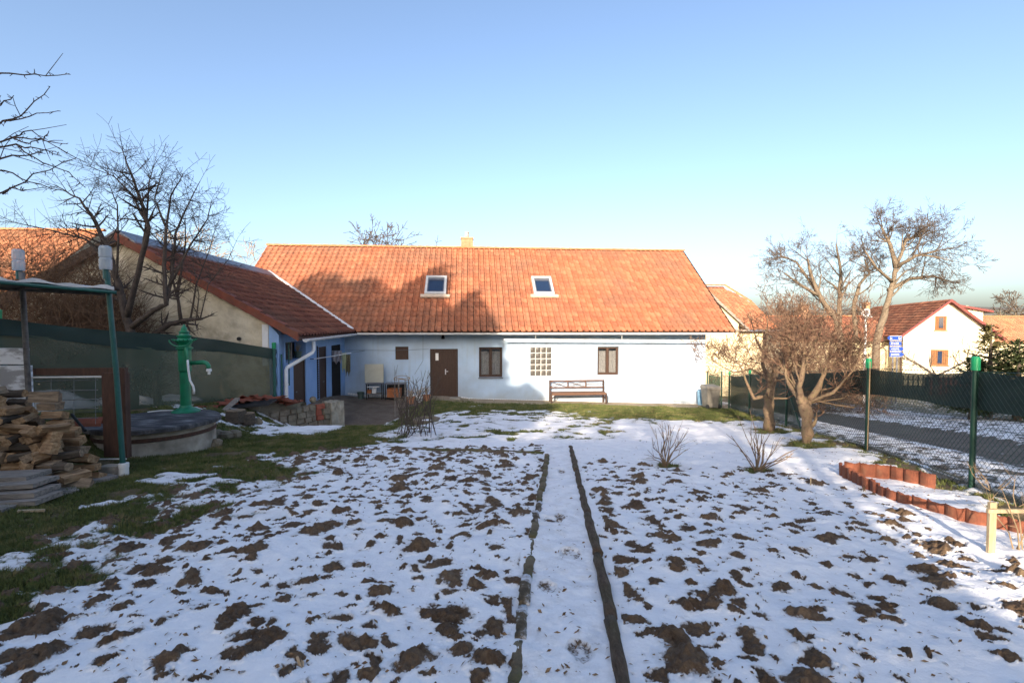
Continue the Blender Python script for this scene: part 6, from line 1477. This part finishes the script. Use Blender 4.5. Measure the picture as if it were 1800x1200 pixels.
# brown board rack
rk = thing('board_rack', at(200, 800, 6.6), 'old brown board rack with a tall side panel beside the well', 'rack')
def Q(px, py, Y): return at(px, py, Y)
p = Q(178, 655, 6.55); q = Q(224, 655, 6.55); zb_ = Q(200, 803, 6.55).z
mb = MB(); mb.hexa([Vector((p.x, p.y, zb_)), Vector((q.x, p.y, zb_)), Vector((q.x, p.y+.035, zb_)), Vector((p.x, p.y+.035, zb_)), Vector((p.x, p.y, p.z)), Vector((q.x-.0, p.y, p.z)), Vector((q.x, p.y+.035, p.z)), Vector((p.x, p.y+.035, p.z))]); mb.build('side_panel', 'red_brown', rk)
mb = MB(); mb.boxf(lambda a, b, c: Vector((a, b, c)), q.x-.045, q.x+.0, p.y-.05, p.y-.002, zb_, p.z+.06); mb.build('upright', 'red_brown', rk)
l0 = Q(58, 651, 7.1); mb = MB(); pr = Q(222, 651, 6.62)
mb.hexa([l0-Vector((0, 0, .07)), pr-Vector((0, 0, .07)), pr+Vector((0, .03, -.07)), l0+Vector((0, .03, -.07)), l0+Vector((0, 0, .03)), pr+Vector((0, 0, .04)), pr+Vector((0, .03, .04)), l0+Vector((0, .03, .03))]); mb.build('top_rail', 'red_brown', rk)
mb = MB(); mb.tube([l0-Vector((0, .03, .10)), pr-Vector((0, .03, .08))], .014, 6); mb.build('rod', 'white_trim', rk); mb = MB(); mb.tube([Q(172, 807, 6.5), Q(222, 806, 6.5)], .011, 6); mb.build('rod', 'white_trim', rk)
mb = MB()
for y in (668, 686, 702, 718, 735): mb.tube([Q(62, y+2, 7.15), Q(172, y-1, 6.75)], .006, 4)
for x in (90, 130, 168): mb.tube([Q(x, 664, 7.0), Q(x, 745, 6.8)], .004, 4)
mb.build('wire_grid', 'wire', rk)
mb = MB(); c = Q(208, 825, 6.35); c.z = g(c.x, c.y); mb.box(c+Vector((-.09, .0, .06)), (.22, .15, .13)); small('concrete_block', mb, 'concrete', 'grey block at the foot of the shelter post', 'block')
# snow-dusted boards at left edge
mb = MB(); a = Q(-60, 700, 7.6); b = Q(46, 700, 7.6); zt_ = Q(20, 612, 7.6).z; zb_ = Q(20, 715, 7.6).z
mb.boxf(lambda p_, q_, r_: Vector((p_, q_, r_)), a.x, b.x, 7.6, 7.68, Q(20, 640, 7.6).z, zt_)
mb.boxf(lambda p_, q_, r_: Vector((p_, q_, r_)), a.x, b.x+.02, 7.58, 7.7, zb_-.6, Q(20, 643, 7.6).z)
small('board_stack', mb, 'snow_board', 'pale weathered boards dusted with snow at the left edge', 'boards')
# black pipe leaning over tiles behind the pile, tiles heap
mb = MB(); mb.tube([Q(126, 728, 6.6), Q(150, 757, 6.4)], .018, 8); small('pipe_offcut', mb, 'black_metal', 'short black pipe end poking out beside the woodpile', 'pipe')

# firewood
def log_mesh(rs, Ln, r, kind):
    mb = MB(); k = 3 if kind == 0 else (4 if kind == 1 else 5)
    if kind == 2: poly = [(r*math.cos(a)*rs.uniform(.85, 1.1), r*math.sin(a)*rs.uniform(.85, 1.1)) for a in [2*math.pi*i/7 for i in range(7)]]
    elif kind == 0: poly = [(-r*.9, -r*.55), (r*1.1, -r*.6)]+[(r*.95*math.cos(a), r*.95*math.sin(a)*1.0) for a in (R(25), R(60), R(100))]
    else: poly = [(-r*rs.uniform(.8, 1.2), -r*rs.uniform(.5, .7)), (r*rs.uniform(.8, 1.2), -r*rs.uniform(.5, .8)), (r*rs.uniform(.7, 1), r*rs.uniform(.4, .8)), (-r*rs.uniform(.6, 1.1), r*rs.uniform(.5, .7))]
    n = len(poly); ns = 4; vs = []; tw = rs.uniform(-.15, .15); bend = rs.uniform(-.015, .015)
    for i in range(ns+1):
        f = i/ns; c, s = math.cos(tw*f), math.sin(tw*f)
        for (y, z) in poly: vs.append(((f-.5)*Ln+rs.uniform(-.003, .003), (y*c-z*s)+bend*math.sin(f*3)+rs.uniform(-.003, .003), y*s+z*c+rs.uniform(-.003, .003)))
    bark = n > 4
    for i in range(ns):
        for j in range(n):
            mb.mi = 1 if (kind == 2 or (kind == 0 and j in (2, 3))) else 0
            mb.add([], []); mb.f.append((i*n+j, i*n+(j+1) % n, (i+1)*n+(j+1) % n, (i+1)*n+j)); mb.m.append(mb.mi)
    mb.mi = 0; mb.v = vs; mb.f.append(tuple(range(n))[::-1]); mb.m.append(0); mb.f.append(tuple(range(ns*n, ns*n+n))); mb.m.append(0)
    return mb
rs = random.Random(17); protos = []
for i in range(14):
    mb = log_mesh(rs, rs.uniform(.24, .34), rs.uniform(.046, .078), rs.choice((0, 0, 1, 1, 2)))
    o = mb.build('firewood_log', ['firewood' if i % 3 else 'firewood_grey', 'bark'], origin=(0, 0, 0)); protos.append(o)
used_p = set(); nlog = 0
look = ['pale split', 'weathered grey split', 'bark-backed']
nrows = 11
for k in range(nrows):
    zrow = k*.105
    right = -4.98-.085*k*(1 if k < 7 else 1.6)
    x = right; idx = 0
    y0 = 5.62+.02*k
    while x > -7.25:
        along = rs.random() < .5
        pr_ = rs.choice(protos); step = .25 if along else .12
        cx = x-step/2; cy = y0+rs.uniform(-.08, .08)+.42*((-5.0-x)*.22)
        o = pr_ if pr_.name not in used_p else pr_.copy()
        if pr_.name in used_p: COL.objects.link(o)
        used_p.add(pr_.name)
        zb_ = g(cx, cy)+.055
        o.location = (cx, cy, zb_+zrow+rs.uniform(-.012, .012))
        o.rotation_euler = (rs.uniform(0, 6.28), rs.uniform(-.16, .16), (rs.uniform(-.6, .5) if along else math.pi/2+rs.uniform(-.5, .5)))
        o.scale = (rs.uniform(.9, 1.15) if along else 1,)*1+(1, 1) if False else (1, 1, 1)
        idx += 1; nlog += 1
        mt_ = 'weathered grey' if 'weathered' in o.data.materials[0].name else 'pale'
        tag(o, '%s split log, %s from the right in the %s layer up of the woodpile' % (mt_, ORD[min(idx, 25)], ORD[k+1]), 'firewood', 'split firewood logs in the pile')
        x -= step*rs.uniform(.85, 1.05)
# a second, hidden-behind layer keeps the pile solid
for k in range(0, nrows-1, 1):
    for j in range(4):
        o = rs.choice(protos).copy(); COL.objects.link(o); cx = -5.25-.1*k*.9-j*.5; cy = 5.98+.03*k+.1*j; o.location = (cx, cy, g(cx, cy)+.06+k*.108); o.rotation_euler = (rs.uniform(0, 6.28), 0, rs.uniform(-.2, .2))
        tag(o, 'split log in the rear rank, %s from the right, %s layer up of the woodpile' % (ORD[j+1], ORD[k+1]), 'firewood', 'split firewood logs in the pile')
# grey planks in front, lower left, and a flat board on the grass
for i, (x0, y0, x1, y1, Y, w, h) in enumerate(((-60, 842, 45, 838, 5.2, .10, .05), (-60, 858, 58, 850, 5.05, .12, .045), (-60, 872, 60, 866, 4.95, .12, .05), (-60, 888, 62, 880, 4.85, .13, .05))):
    a = at(x0, y0, Y); b = at(x1, y1, Y); mb = MB(); mb.hexa([a+Vector((0, 0, -h)), b+Vector((0, 0, -h)), b+Vector((0, .3, -h)), a+Vector((0, .3, -h)), a, b, b+Vector((0, .3, 0)), a+Vector((0, .3, 0))])
    small('grey_plank', mb, 'grey_wood', '%s of the weathered grey planks stacked before the woodpile' % ['topmost', 'second from the top', 'third from the top', 'lowest'][i], 'plank', 'grey planks before the woodpile')
def slab(pix, th, mat, name, label, cat, lift=.02):
    pts = [ground_at(*p)+Vector((0, 0, lift)) for p in pix]; mb = MB(); mb.prism(pts, (0, 0, th)); return small(name, mb, mat, label, cat)
slab([(2, 905), (60, 885), (140, 868), (130, 860), (60, 868), (-5, 890)], .03, 'grey_wood', 'flat_board', 'long grey board lying on the grass in front of the planks', 'board')
slab([(110, 862), (190, 848), (208, 842), (180, 838), (130, 848)], .035, 'grey_wood', 'flat_board', 'short grey slab on the grass between the planks and the white post foot', 'board')
slab([(30, 905), (78, 903), (80, 901), (32, 902)], .02, 'stake_wood', 'stick', 'thin pale stick lying on the grass beyond the long board', 'stick')

# ---------------------------------------------------------------- stone wall, tile heap, chopping blocks
sw = thing('stone_wall', H(-3, -5.5, 0), 'low crumbling stone wall with a pale plastered end beside the courtyard', 'wall')
WA = at(604, 745, 14.3); WA.z = 0; WB = at(455, 730, 12.0); WB.z = .5
rs = random.Random(5)
core = MB(); ns = 12
dirw = (WB-WA); lw = Vector((dirw.x, dirw.y, 0)); nrm = Vector((-lw.y, lw.x, 0)).normalized(); nrm = nrm if nrm.y < 0 else -nrm
def wallp(f, d, z): p = WA+lw*f; return Vector((p.x, p.y, 0))-nrm*d+Vector((0, 0, z))
top = lambda f: .74+.10*f+.02*math.sin(f*20)
core.prism([wallp(0, .05, -.3), wallp(1, .05, -.3), wallp(1, .05, top(1)-.06), wallp(.5, .05, top(.5)-.06), wallp(0, .05, top(0)-.03)], -nrm*.32); core.build('core', 'stone', sw)
st_ = MB(); bk = MB()
f = .17
zrow = -.05
while zrow < .86:
    f = .18; hh = rs.uniform(.12, .19)
    while f < 1.0:
        wdt = rs.uniform(.15, .34); f1 = f+wdt/lw.length; gl_ = g(*wallp(f, 0, 0).xy)
        if zrow+hh > gl_ and zrow+hh < top(f)+.03:
            tgt = bk if (.20 < f < .30 and zrow > .3) else st_
            j = lambda: rs.uniform(-.012, .012); d0 = rs.uniform(-.04, .03)
            tgt.hexa([wallp(f+.006, d0, zrow+j()), wallp(f1-.006, d0+j(), zrow+j()), wallp(f1-.006, .1, zrow), wallp(f+.006, .1, zrow), wallp(f+.01, d0+.01+j(), zrow+hh-.012+j()), wallp(f1-.01, d0+.015+j(), zrow+hh-.012+j()), wallp(f1-.01, .1, zrow+hh-.012), wallp(f+.01, .1, zrow+hh-.012)])
        f = f1
    zrow += hh
st_.build('stones', 'stone', sw, bevel=.012); 
if bk.v: bk.build('bricks', 'brick', sw, bevel=.006)
M['plaster_pier'] = pbr('flaking_pale_plaster', [(.15, .12, .09), (.36, .33, .26), (.48, .45, .38)], 6, .95, .9, 14, stretch=(1, 1, .5), bdist=.03, dirt=((.14, .12, .08), .6), dscale=3)
mb = MB(); 
for i in range(3):
    f0, f1 = i*.058, (i+1)*.058; d = rs.uniform(-.06, -.03); mb.hexa([wallp(f0, d, -.2), wallp(f1, d+.01, -.2), wallp(f1, .36, -.2), wallp(f0, .36, -.2), wallp(f0, d+.02, top(f0)+.0-.02*i), wallp(f1, d+.02, top(f0)-.03), wallp(f1, .36, top(f0)-.02), wallp(f0, .36, top(f0)+.0)])
mb.build('plastered_end', 'plaster_pier', sw)
mb = MB(); c = wallp(.37, .1, top(.4)+.05); mb.lathe(c, [(.05, -.04), (.09, 0), (.10, .05), (.08, .10), (.03, .13)], 10); small('round_stone', mb, 'stone', 'round pale stone sitting on top of the low stone wall', 'stone', smooth=True)
# heap of old roof tiles
def roof_tile():
    mb = MB(); w, l = .24, .40; n = 8; vs = []
    for lay in (0, -.014):
        for i in range(n+1):
            u = i/n; h = .035*math.sin(u*math.pi*1.5)*(1 if u < .67 else .3)
            for y in (-l/2, l/2): vs.append(((u-.5)*w, y, h+lay))
    m_ = 2*(n+1); fs = []
    for i in range(n): a = 2*i; fs += [(a, a+1, a+3, a+2), (a+m_, a+2+m_, a+3+m_, a+1+m_), (a, a+2, a+2+m_, a+m_), (a+1, a+1+m_, a+3+m_, a+3)]
    fs += [(0, m_, m_+1, 1), (2*n, 2*n+1, 2*n+1+m_, 2*n+m_)]
    mb.add(vs, fs); return mb
tp = roof_tile().build('old_roof_tile', 'terracotta_red', origin=(0, 0, 0), smooth=False); first = True
spots = []
rs = random.Random(31)
for i in range(30):
    px = 398+i*4.2+rs.uniform(-3, 3); ph = 706-14*math.sin(min(max((px-390)/150, 0), 1)*math.pi)*rs.uniform(.3, 1)
    p = at(px, ph+4, (11.35+(px-400)/90*.95 if px < 490 else 12.3+(px-490)/40*.7)+rs.uniform(-.1, .3)); spots.append((p, rs.uniform(0, 3.1), rs.uniform(-.35, .35), rs.uniform(-.3, .3)))
spots.sort(key=lambda q: q[0].x)
for i, (p, a, b, c_) in enumerate(spots):
    o = tp if first else tp.copy()
    if not first: COL.objects.link(o)
    first = False; o.location = p; o.rotation_euler = (b, c_, a)
    tag(o, 'loose red roof tile in the heap on the low wall, %s from the left' % (ORD[i+1] if i < 25 else ORD[len(spots)-i]+' last'), 'roof tile', 'loose roof tiles heaped on the wall')
for i in range(25, len(spots)):
    pass
for o in [o for o in bpy.data.objects if o.name.startswith('old_roof_tile') and 'last' in o['label']]:
    n_ = ORD.index(o['label'].split(', ')[1].split(' from')[0].replace(' last', '')) if False else 0
lab_tail = {25: 'fifth from the right', 26: 'fourth from the right', 27: 'third from the right', 28: 'second from the right', 29: 'rightmost'}
k = 0
for o in sorted([o for o in bpy.data.objects if o.name.startswith('old_roof_tile')], key=lambda q: q.location.x):
    if k in lab_tail: o['label'] = 'loose red roof tile in the heap on the low wall, '+lab_tail[k]
    k += 1
# heap bed (rubble under the tiles) and black sheet
mb = MB(); pts = [at(395, 722, 11.3), at(440, 715, 11.9), at(490, 713, 12.6), at(530, 711, 13.4)]
vs = []
for i, p in enumerate(pts):
    hgt = (.10, .17, .14, .04)[i]
    for (dy, dz) in ((-.12, -.25), (-.05, hgt*.6), (.1, hgt), (.3, hgt*.6), (.4, -.25)): vs.append(p+Vector((0, dy, dz)))
mb.add(vs, [(i*5+k, i*5+k+1, (i+1)*5+k+1, (i+1)*5+k) for i in range(3) for k in range(4)]); small('rubble_bed', mb, 'stone', 'heaped rubble beneath the loose red tiles', 'rubble', smooth=True)
mb = MB(); a = at(402, 718, 11.2); b = at(470, 713, 11.6); mb.hexa([a, b, b+Vector((0, .5, .05)), a+Vector((0, .5, .05)), a+Vector((0, 0, .07)), b+Vector((0, 0, .05)), b+Vector((0, .5, .1)), a+Vector((0, .5, .12))]); small('black_sheet', mb, 'black_sheet', 'black roofing sheet edge under the loose red tiles', 'sheet')
mb = MB(); a = at(388, 724, 10.9); b = at(412, 703, 11.2); mb.hexa([a, a+Vector((.12, 0, 0)), b+Vector((.12, 0, 0)), b, a+Vector((0, .03, .05)), a+Vector((.12, .03, .05)), b+Vector((.12, .03, .05)), b+Vector((0, .03, .05))]); small('wood_offcut', mb, 'grey_wood', 'slanting board leaning on the left end of the tile heap', 'board')
# half-round ridge tiles by the fence
def ridge_tile(px, py, Y, ang, lab):
    c = at(px, py, Y); mb = MB(); n = 8; l = .38; d = Vector((math.cos(ang), math.sin(ang), 0)); s = Vector((-d.y, d.x, 0)); vs = []
    for rr in (.12, .105):
        for e in (-l/2, l/2):
            for k in range(n+1): t = math.pi*k/n; vs.append(c+d*e+s*rr*math.cos(t)+Vector((0, 0, rr*math.sin(t))))
    q = n+1; fs = [(k, k+1, k+1+q, k+q) for k in range(n)]+[(2*q+k, 3*q+k, 3*q+k+1, 2*q+k+1) for k in range(n)]+[(k, 2*q+k, 2*q+k+1, k+1) for k in range(n)]+[(q+k, q+k+1, 3*q+k+1, 3*q+k) for k in range(n)]+[(0, q, 3*q, 2*q), (n, 2*q+n, 3*q+n, q+n)]
    mb.add(vs, fs); small('ridge_tile', mb, 'terracotta_red', lab, 'roof tile', 'half-round tiles by the net', smooth=False)
ridge_tile(345, 722, 10.7, 0, 'half-round red tile lying just right of the pump foot'); ridge_tile(370, 721, 11.0, .1, 'half-round red tile, the middle of three before the net'); ridge_tile(391, 714, 11.6, .4, 'half-round red tile tilted at the left of the tile heap')
ridge_tile(160, 747, 7.3, .2, 'half-round red tile behind the brown rack')
# chopping blocks
for i, (px, py, r, h, Y, lab) in enumerate(((415, 742, .20, .22, 10.6, 'short cut log standing in the snow left of the other'), (434, 741, .17, .2, 10.75, 'smaller cut log standing in the snow behind the bank'))):
    c = at(px, py, Y); c.z = g(c.x, c.y)+.05; T = thing('chopping_block', c, lab, 'log'); rs = random.Random(i)
    mb = MB(); prof_n = 14; vs = []
    for (f, z) in ((1, -.05), (1.02, h*.5), (.96, h-.01)):
        for k in range(prof_n): a = 2*math.pi*k/prof_n; rr = r*f*(1+.08*math.sin(k*2.3+i)); vs.append(c+Vector((rr*math.cos(a), rr*math.sin(a), z)))
    mb.add(vs, [(j*prof_n+k, j*prof_n+(k+1) % prof_n, (j+1)*prof_n+(k+1) % prof_n, (j+1)*prof_n+k) for j in range(2) for k in range(prof_n)]); mb.build('bark', 'bark', T)
    MB().lathe(c+Vector((0, 0, h-.015)), [(r*.93, 0), (r*.93, .014)], prof_n).build('cut_face', 'firewood_grey', T)
# stones of the little retaining edge right of the well
for i, (px, py, s) in enumerate(((378, 768, .16), (395, 770, .14), (412, 768, .12), (380, 785, .10), (452, 745, .1))):
    c = ground_at(px, py); mb = MB(); rs = random.Random(i+90); vs = []; n = 8
    for (f, z) in ((.7, -.05), (1, .03), (.9, .10), (.45, .14)):
        for k in range(n): a = 2*math.pi*k/n; rr = s*f*rs.uniform(.85, 1.15); vs.append(c+Vector((rr*math.cos(a)*1.2, rr*math.sin(a), z)))
    mb.add(vs, [(j*n+k, j*n+(k+1) % n, (j+1)*n+(k+1) % n, (j+1)*n+k) for j in range(3) for k in range(n)]+[tuple(range(3*n, 4*n))])
    small('field_stone', mb, 'stone', ['flat stone touching the right side of the well', 'second flat stone out from the well', 'third flat stone out from the well', 'low stone in the grass below the flat stones', 'grey stone by the chopping blocks'][i], 'stone', 'stones right of the well')

# ---------------------------------------------------------------- edging of the beds
M['edge_snowy'] = pbr('edging_with_snow_crust', [(.07, .055, .035), (.13, .105, .07), (.62, .64, .68)], 7, .9, 1, 30, bdist=.02, sharp=(.42, .62))
def edge_piece(a, b, r, mat, name, label, group, seed, square=False, sink=.3):
    rs = random.Random(seed); a = Vector(a); b = Vector(b); n = 9; d = (b-a).normalized(); s = d.cross(Vector((0, 0, 1))).normalized(); k = 9; vs = []
    for i in range(n+1):
        f = i/n; p = a.lerp(b, f); p.z = p.z+.0; e = 1-.07*(i in (0, n))
        off = s*.004*math.sin(f*5+seed)
        for j in range(k):
            t = 2*math.pi*j/k; c, q = math.cos(t), math.sin(t)
            if square: m_ = 1/max(abs(c), abs(q))**.7; c *= m_; q *= m_
            rr = r*e*rs.uniform(.86, 1.13)*(1+.10*math.sin(i*1.9+seed*2.2)); vs.append(p+off+s*c*rr+Vector((0, 0, q*rr*1.0+r*(1-sink))))
    mb = MB(); mb.add(vs, [(i*k+j, i*k+(j+1) % k, (i+1)*k+(j+1) % k, (i+1)*k+j) for i in range(n) for j in range(k)]+[tuple(range(k))[::-1], tuple(range(n*k, n*k+k))])
    return small(name, mb, mat, label, 'edging', group, smooth=True)
def resample(line, nseg):
    L_ = [0]
    for p, q in zip(line[:-1], line[1:]): L_.append(L_[-1]+(q-p).length)
    out = []
    for i in range(nseg+1):
        t = L_[-1]*i/nseg; k = min(max(j for j in range(len(L_)) if L_[j] <= t+1e-9), len(line)-2); f = (t-L_[k])/(L_[k+1]-L_[k]); out.append(line[k].lerp(line[k+1], f))
    return out
ext = LOGL[-1]+(LOGL[-1]-LOGL[-2])*2.0; ptsL = resample(LOGL+[ext], 16)
for i in range(16):
    a, b = ptsL[i], ptsL[i+1]; d = (b-a)*.03; jj = Vector((.009*math.sin(i*2.9), 0, .010*math.sin(i*4.3))); a = a+jj; b = b+jj*.4
    edge_piece(a+d, b-d, .034+.003*math.sin(i*1.7), ('edge_snowy' if i in (7, 8, 12, 13) else 'edge_block'), 'edging_block', 'mossy edging block left of the snowy path, %s counting from the house' % ORD[i+1], 'edging blocks left of the path', i, square=True, sink=.45)
ext = LOGR[-1]+(LOGR[-1]-LOGR[-2])*2.0; ptsR = resample(LOGR+[ext], 7)
for i in range(7):
    a, b = ptsR[i], ptsR[i+1]; d = (b-a)*.004
    edge_piece(a+d, b-d, .038+.003*math.sin(i*2.1), 'edge_log', 'edging_log', 'bark-covered edging log right of the snowy path, %s counting from the house' % ORD[i+1], 'edging logs right of the path', 40+i, sink=.3)
e0 = ground_at(955, 799); e1 = ground_at(810, 794); e2 = ground_at(650, 788)
edge_piece(e0, e1, .036, 'edge_block', 'edging_board', 'dark edging board closing the left bed, the half nearer the path', 'edging boards closing the left bed', 60, True, .5)
edge_piece(e1, e2, .032, 'edge_block', 'edging_board', 'dark edging board closing the left bed, the half nearer the courtyard', 'edging boards closing the left bed', 61, True, .6)
# upright roof tiles round the raised strip
def border_tile(p, ang, h, w, seed, lab):
    rs = random.Random(seed); mb = MB(); n = 8; vs = []; d = Vector((math.cos(ang), math.sin(ang), 0)); s = Vector((-d.y, d.x, 0)); tilt = rs.uniform(-.06, .06)
    for lay in (0, .016):
        for i in range(n+1):
            u = i/n; bulge = .048*math.sin(u*math.pi)*(1+.2*math.sin(seed*1.7))+.006*math.sin(u*9)
            for z in (-.08, h*(1+rs.uniform(-.05, .05))): vs.append(Vector(p)+d*((u-.5)*w)+s*(bulge+lay+tilt*z)+Vector((0, 0, z)))
    m_ = 2*(n+1); fs = []
    for i in range(n): a = 2*i; fs += [(a, a+1, a+3, a+2), (a+m_, a+2+m_, a+3+m_, a+1+m_), (a, a+2, a+2+m_, a+m_), (a+1, a+1+m_, a+3+m_, a+3)]
    fs += [(0, m_, m_+1, 1), (2*n, 2*n+1, 2*n+1+m_, 2*n+m_)]
    mb.add(vs, fs); small('border_tile', mb, 'terracotta', lab, 'roof tile', 'upright roof tiles edging the strip', smooth=False)
cor = ground_at(1481, 834); front = [cor, ground_at(1520, 858), ground_at(1570, 882), ground_at(1660, 908), ground_at(1740, 926), ground_at(1800, 940), ground_at(1860, 955)]
fp_ = resample(front, 17)
for i in range(17):
    a, b = fp_[i], fp_[i+1]; m_ = (a+b)/2; ang_ = math.atan2((b-a).y, (b-a).x); h = .15 if i < 7 else .13
    border_tile(m_, ang_+math.pi+(.25 if i < 7 else .06)*(1 if i % 2 else -.3), h, (b-a).length*1.12, i, 'upright terracotta tile in the front row of the strip, %s from the corner' % ORD[i+1])
back = resample([cor+Vector((.04, .03, 0)), ground_at(1560, 840), ground_at(1645, 858)], 6)
for i in range(6):
    a, b = back[i], back[i+1]; m_ = (a+b)/2; border_tile(m_, math.atan2((b-a).y, (b-a).x)+math.pi+.12*(-1)**i, .17, (b-a).length*1.05, 30+i, 'upright terracotta tile in the back row of the strip, %s from the corner' % ORD[i+1])
# wooden stake with rail
sk_ = ground_at(1741, 977); T = thing('stake_rail', sk_, 'small pale wooden stake with a horizontal rail at the right edge', 'stake')
fs_ = lambda a, b, c: sk_+Vector((a, b, c))
MB().boxf(fs_, -.027, .027, -.012, .012, -.08, .42).build('stake', 'stake_wood', T, bevel=.002)
MB().boxf(fs_, -.06, .75, -.034, -.0125, .345, .375).build('rail', 'stake_wood', T, bevel=.002)
p = ground_at(1425, 855); mb = MB(); mb.tube([p-Vector((0, 0, .03)), p+Vector((.0, 0, .11))], .007, 6); small('marker_stick', mb, 'stake_wood', 'tiny wooden marker stick poking from the snow before the tile corner', 'stick')
p = at(1527, 700, 8.1); mb = MB(); p.z = g(p.x, p.y); mb.tube([p, p+Vector((.01, 0, 1.5))], .008, 5); small('cane', mb, 'twig_tan', 'thin brown cane standing beside the second fence post', 'cane')
# feather-like white plant tag in the left bed
p = ground_at(528, 1185); mb = MB(); mb.add([p, p+Vector((.015, 0, .0)), p+Vector((.01, .02, .05)), p+Vector((-.005, .02, .06))], [(0, 1, 2, 3)])
mb.prism([p+Vector((0, 0, .0)), p+Vector((.02, 0, 0)), p+Vector((-.01, 0, .09)), p+Vector((-.02, 0, .085))], (0, .003, 0)); small('plant_label', mb, 'dry_plant', 'small pale stick marker in the front of the left bed', 'marker')
# hills
mb = MB(); n = 90; vs = []
for i in range(n+1):
    a = R(-75+150*i/n); d = 620; h = 12+16*float(fbm(np.array(i*.09), np.array(2.0), 4, 9))
    for (dd, hh) in ((-150, -8), (-60, h*.55), (0, h), (120, h*.6)): vs.append((math.sin(a)*(d+dd), math.cos(a)*(d+dd), hh))
mb.add(vs, [(i*4+k, i*4+k+1, (i+1)*4+k+1, (i+1)*4+k) for i in range(n) for k in range(3)])
M['hill'] = pbr('brown_wooded_hill', [(.10, .085, .075), (.16, .14, .12)], .05, .95, 0)  # grey-brown hill colour varied by noise
structure(mb.build('hills', 'hill', smooth=True))
print('logs', nlog, 'objects', len(bpy.data.objects))
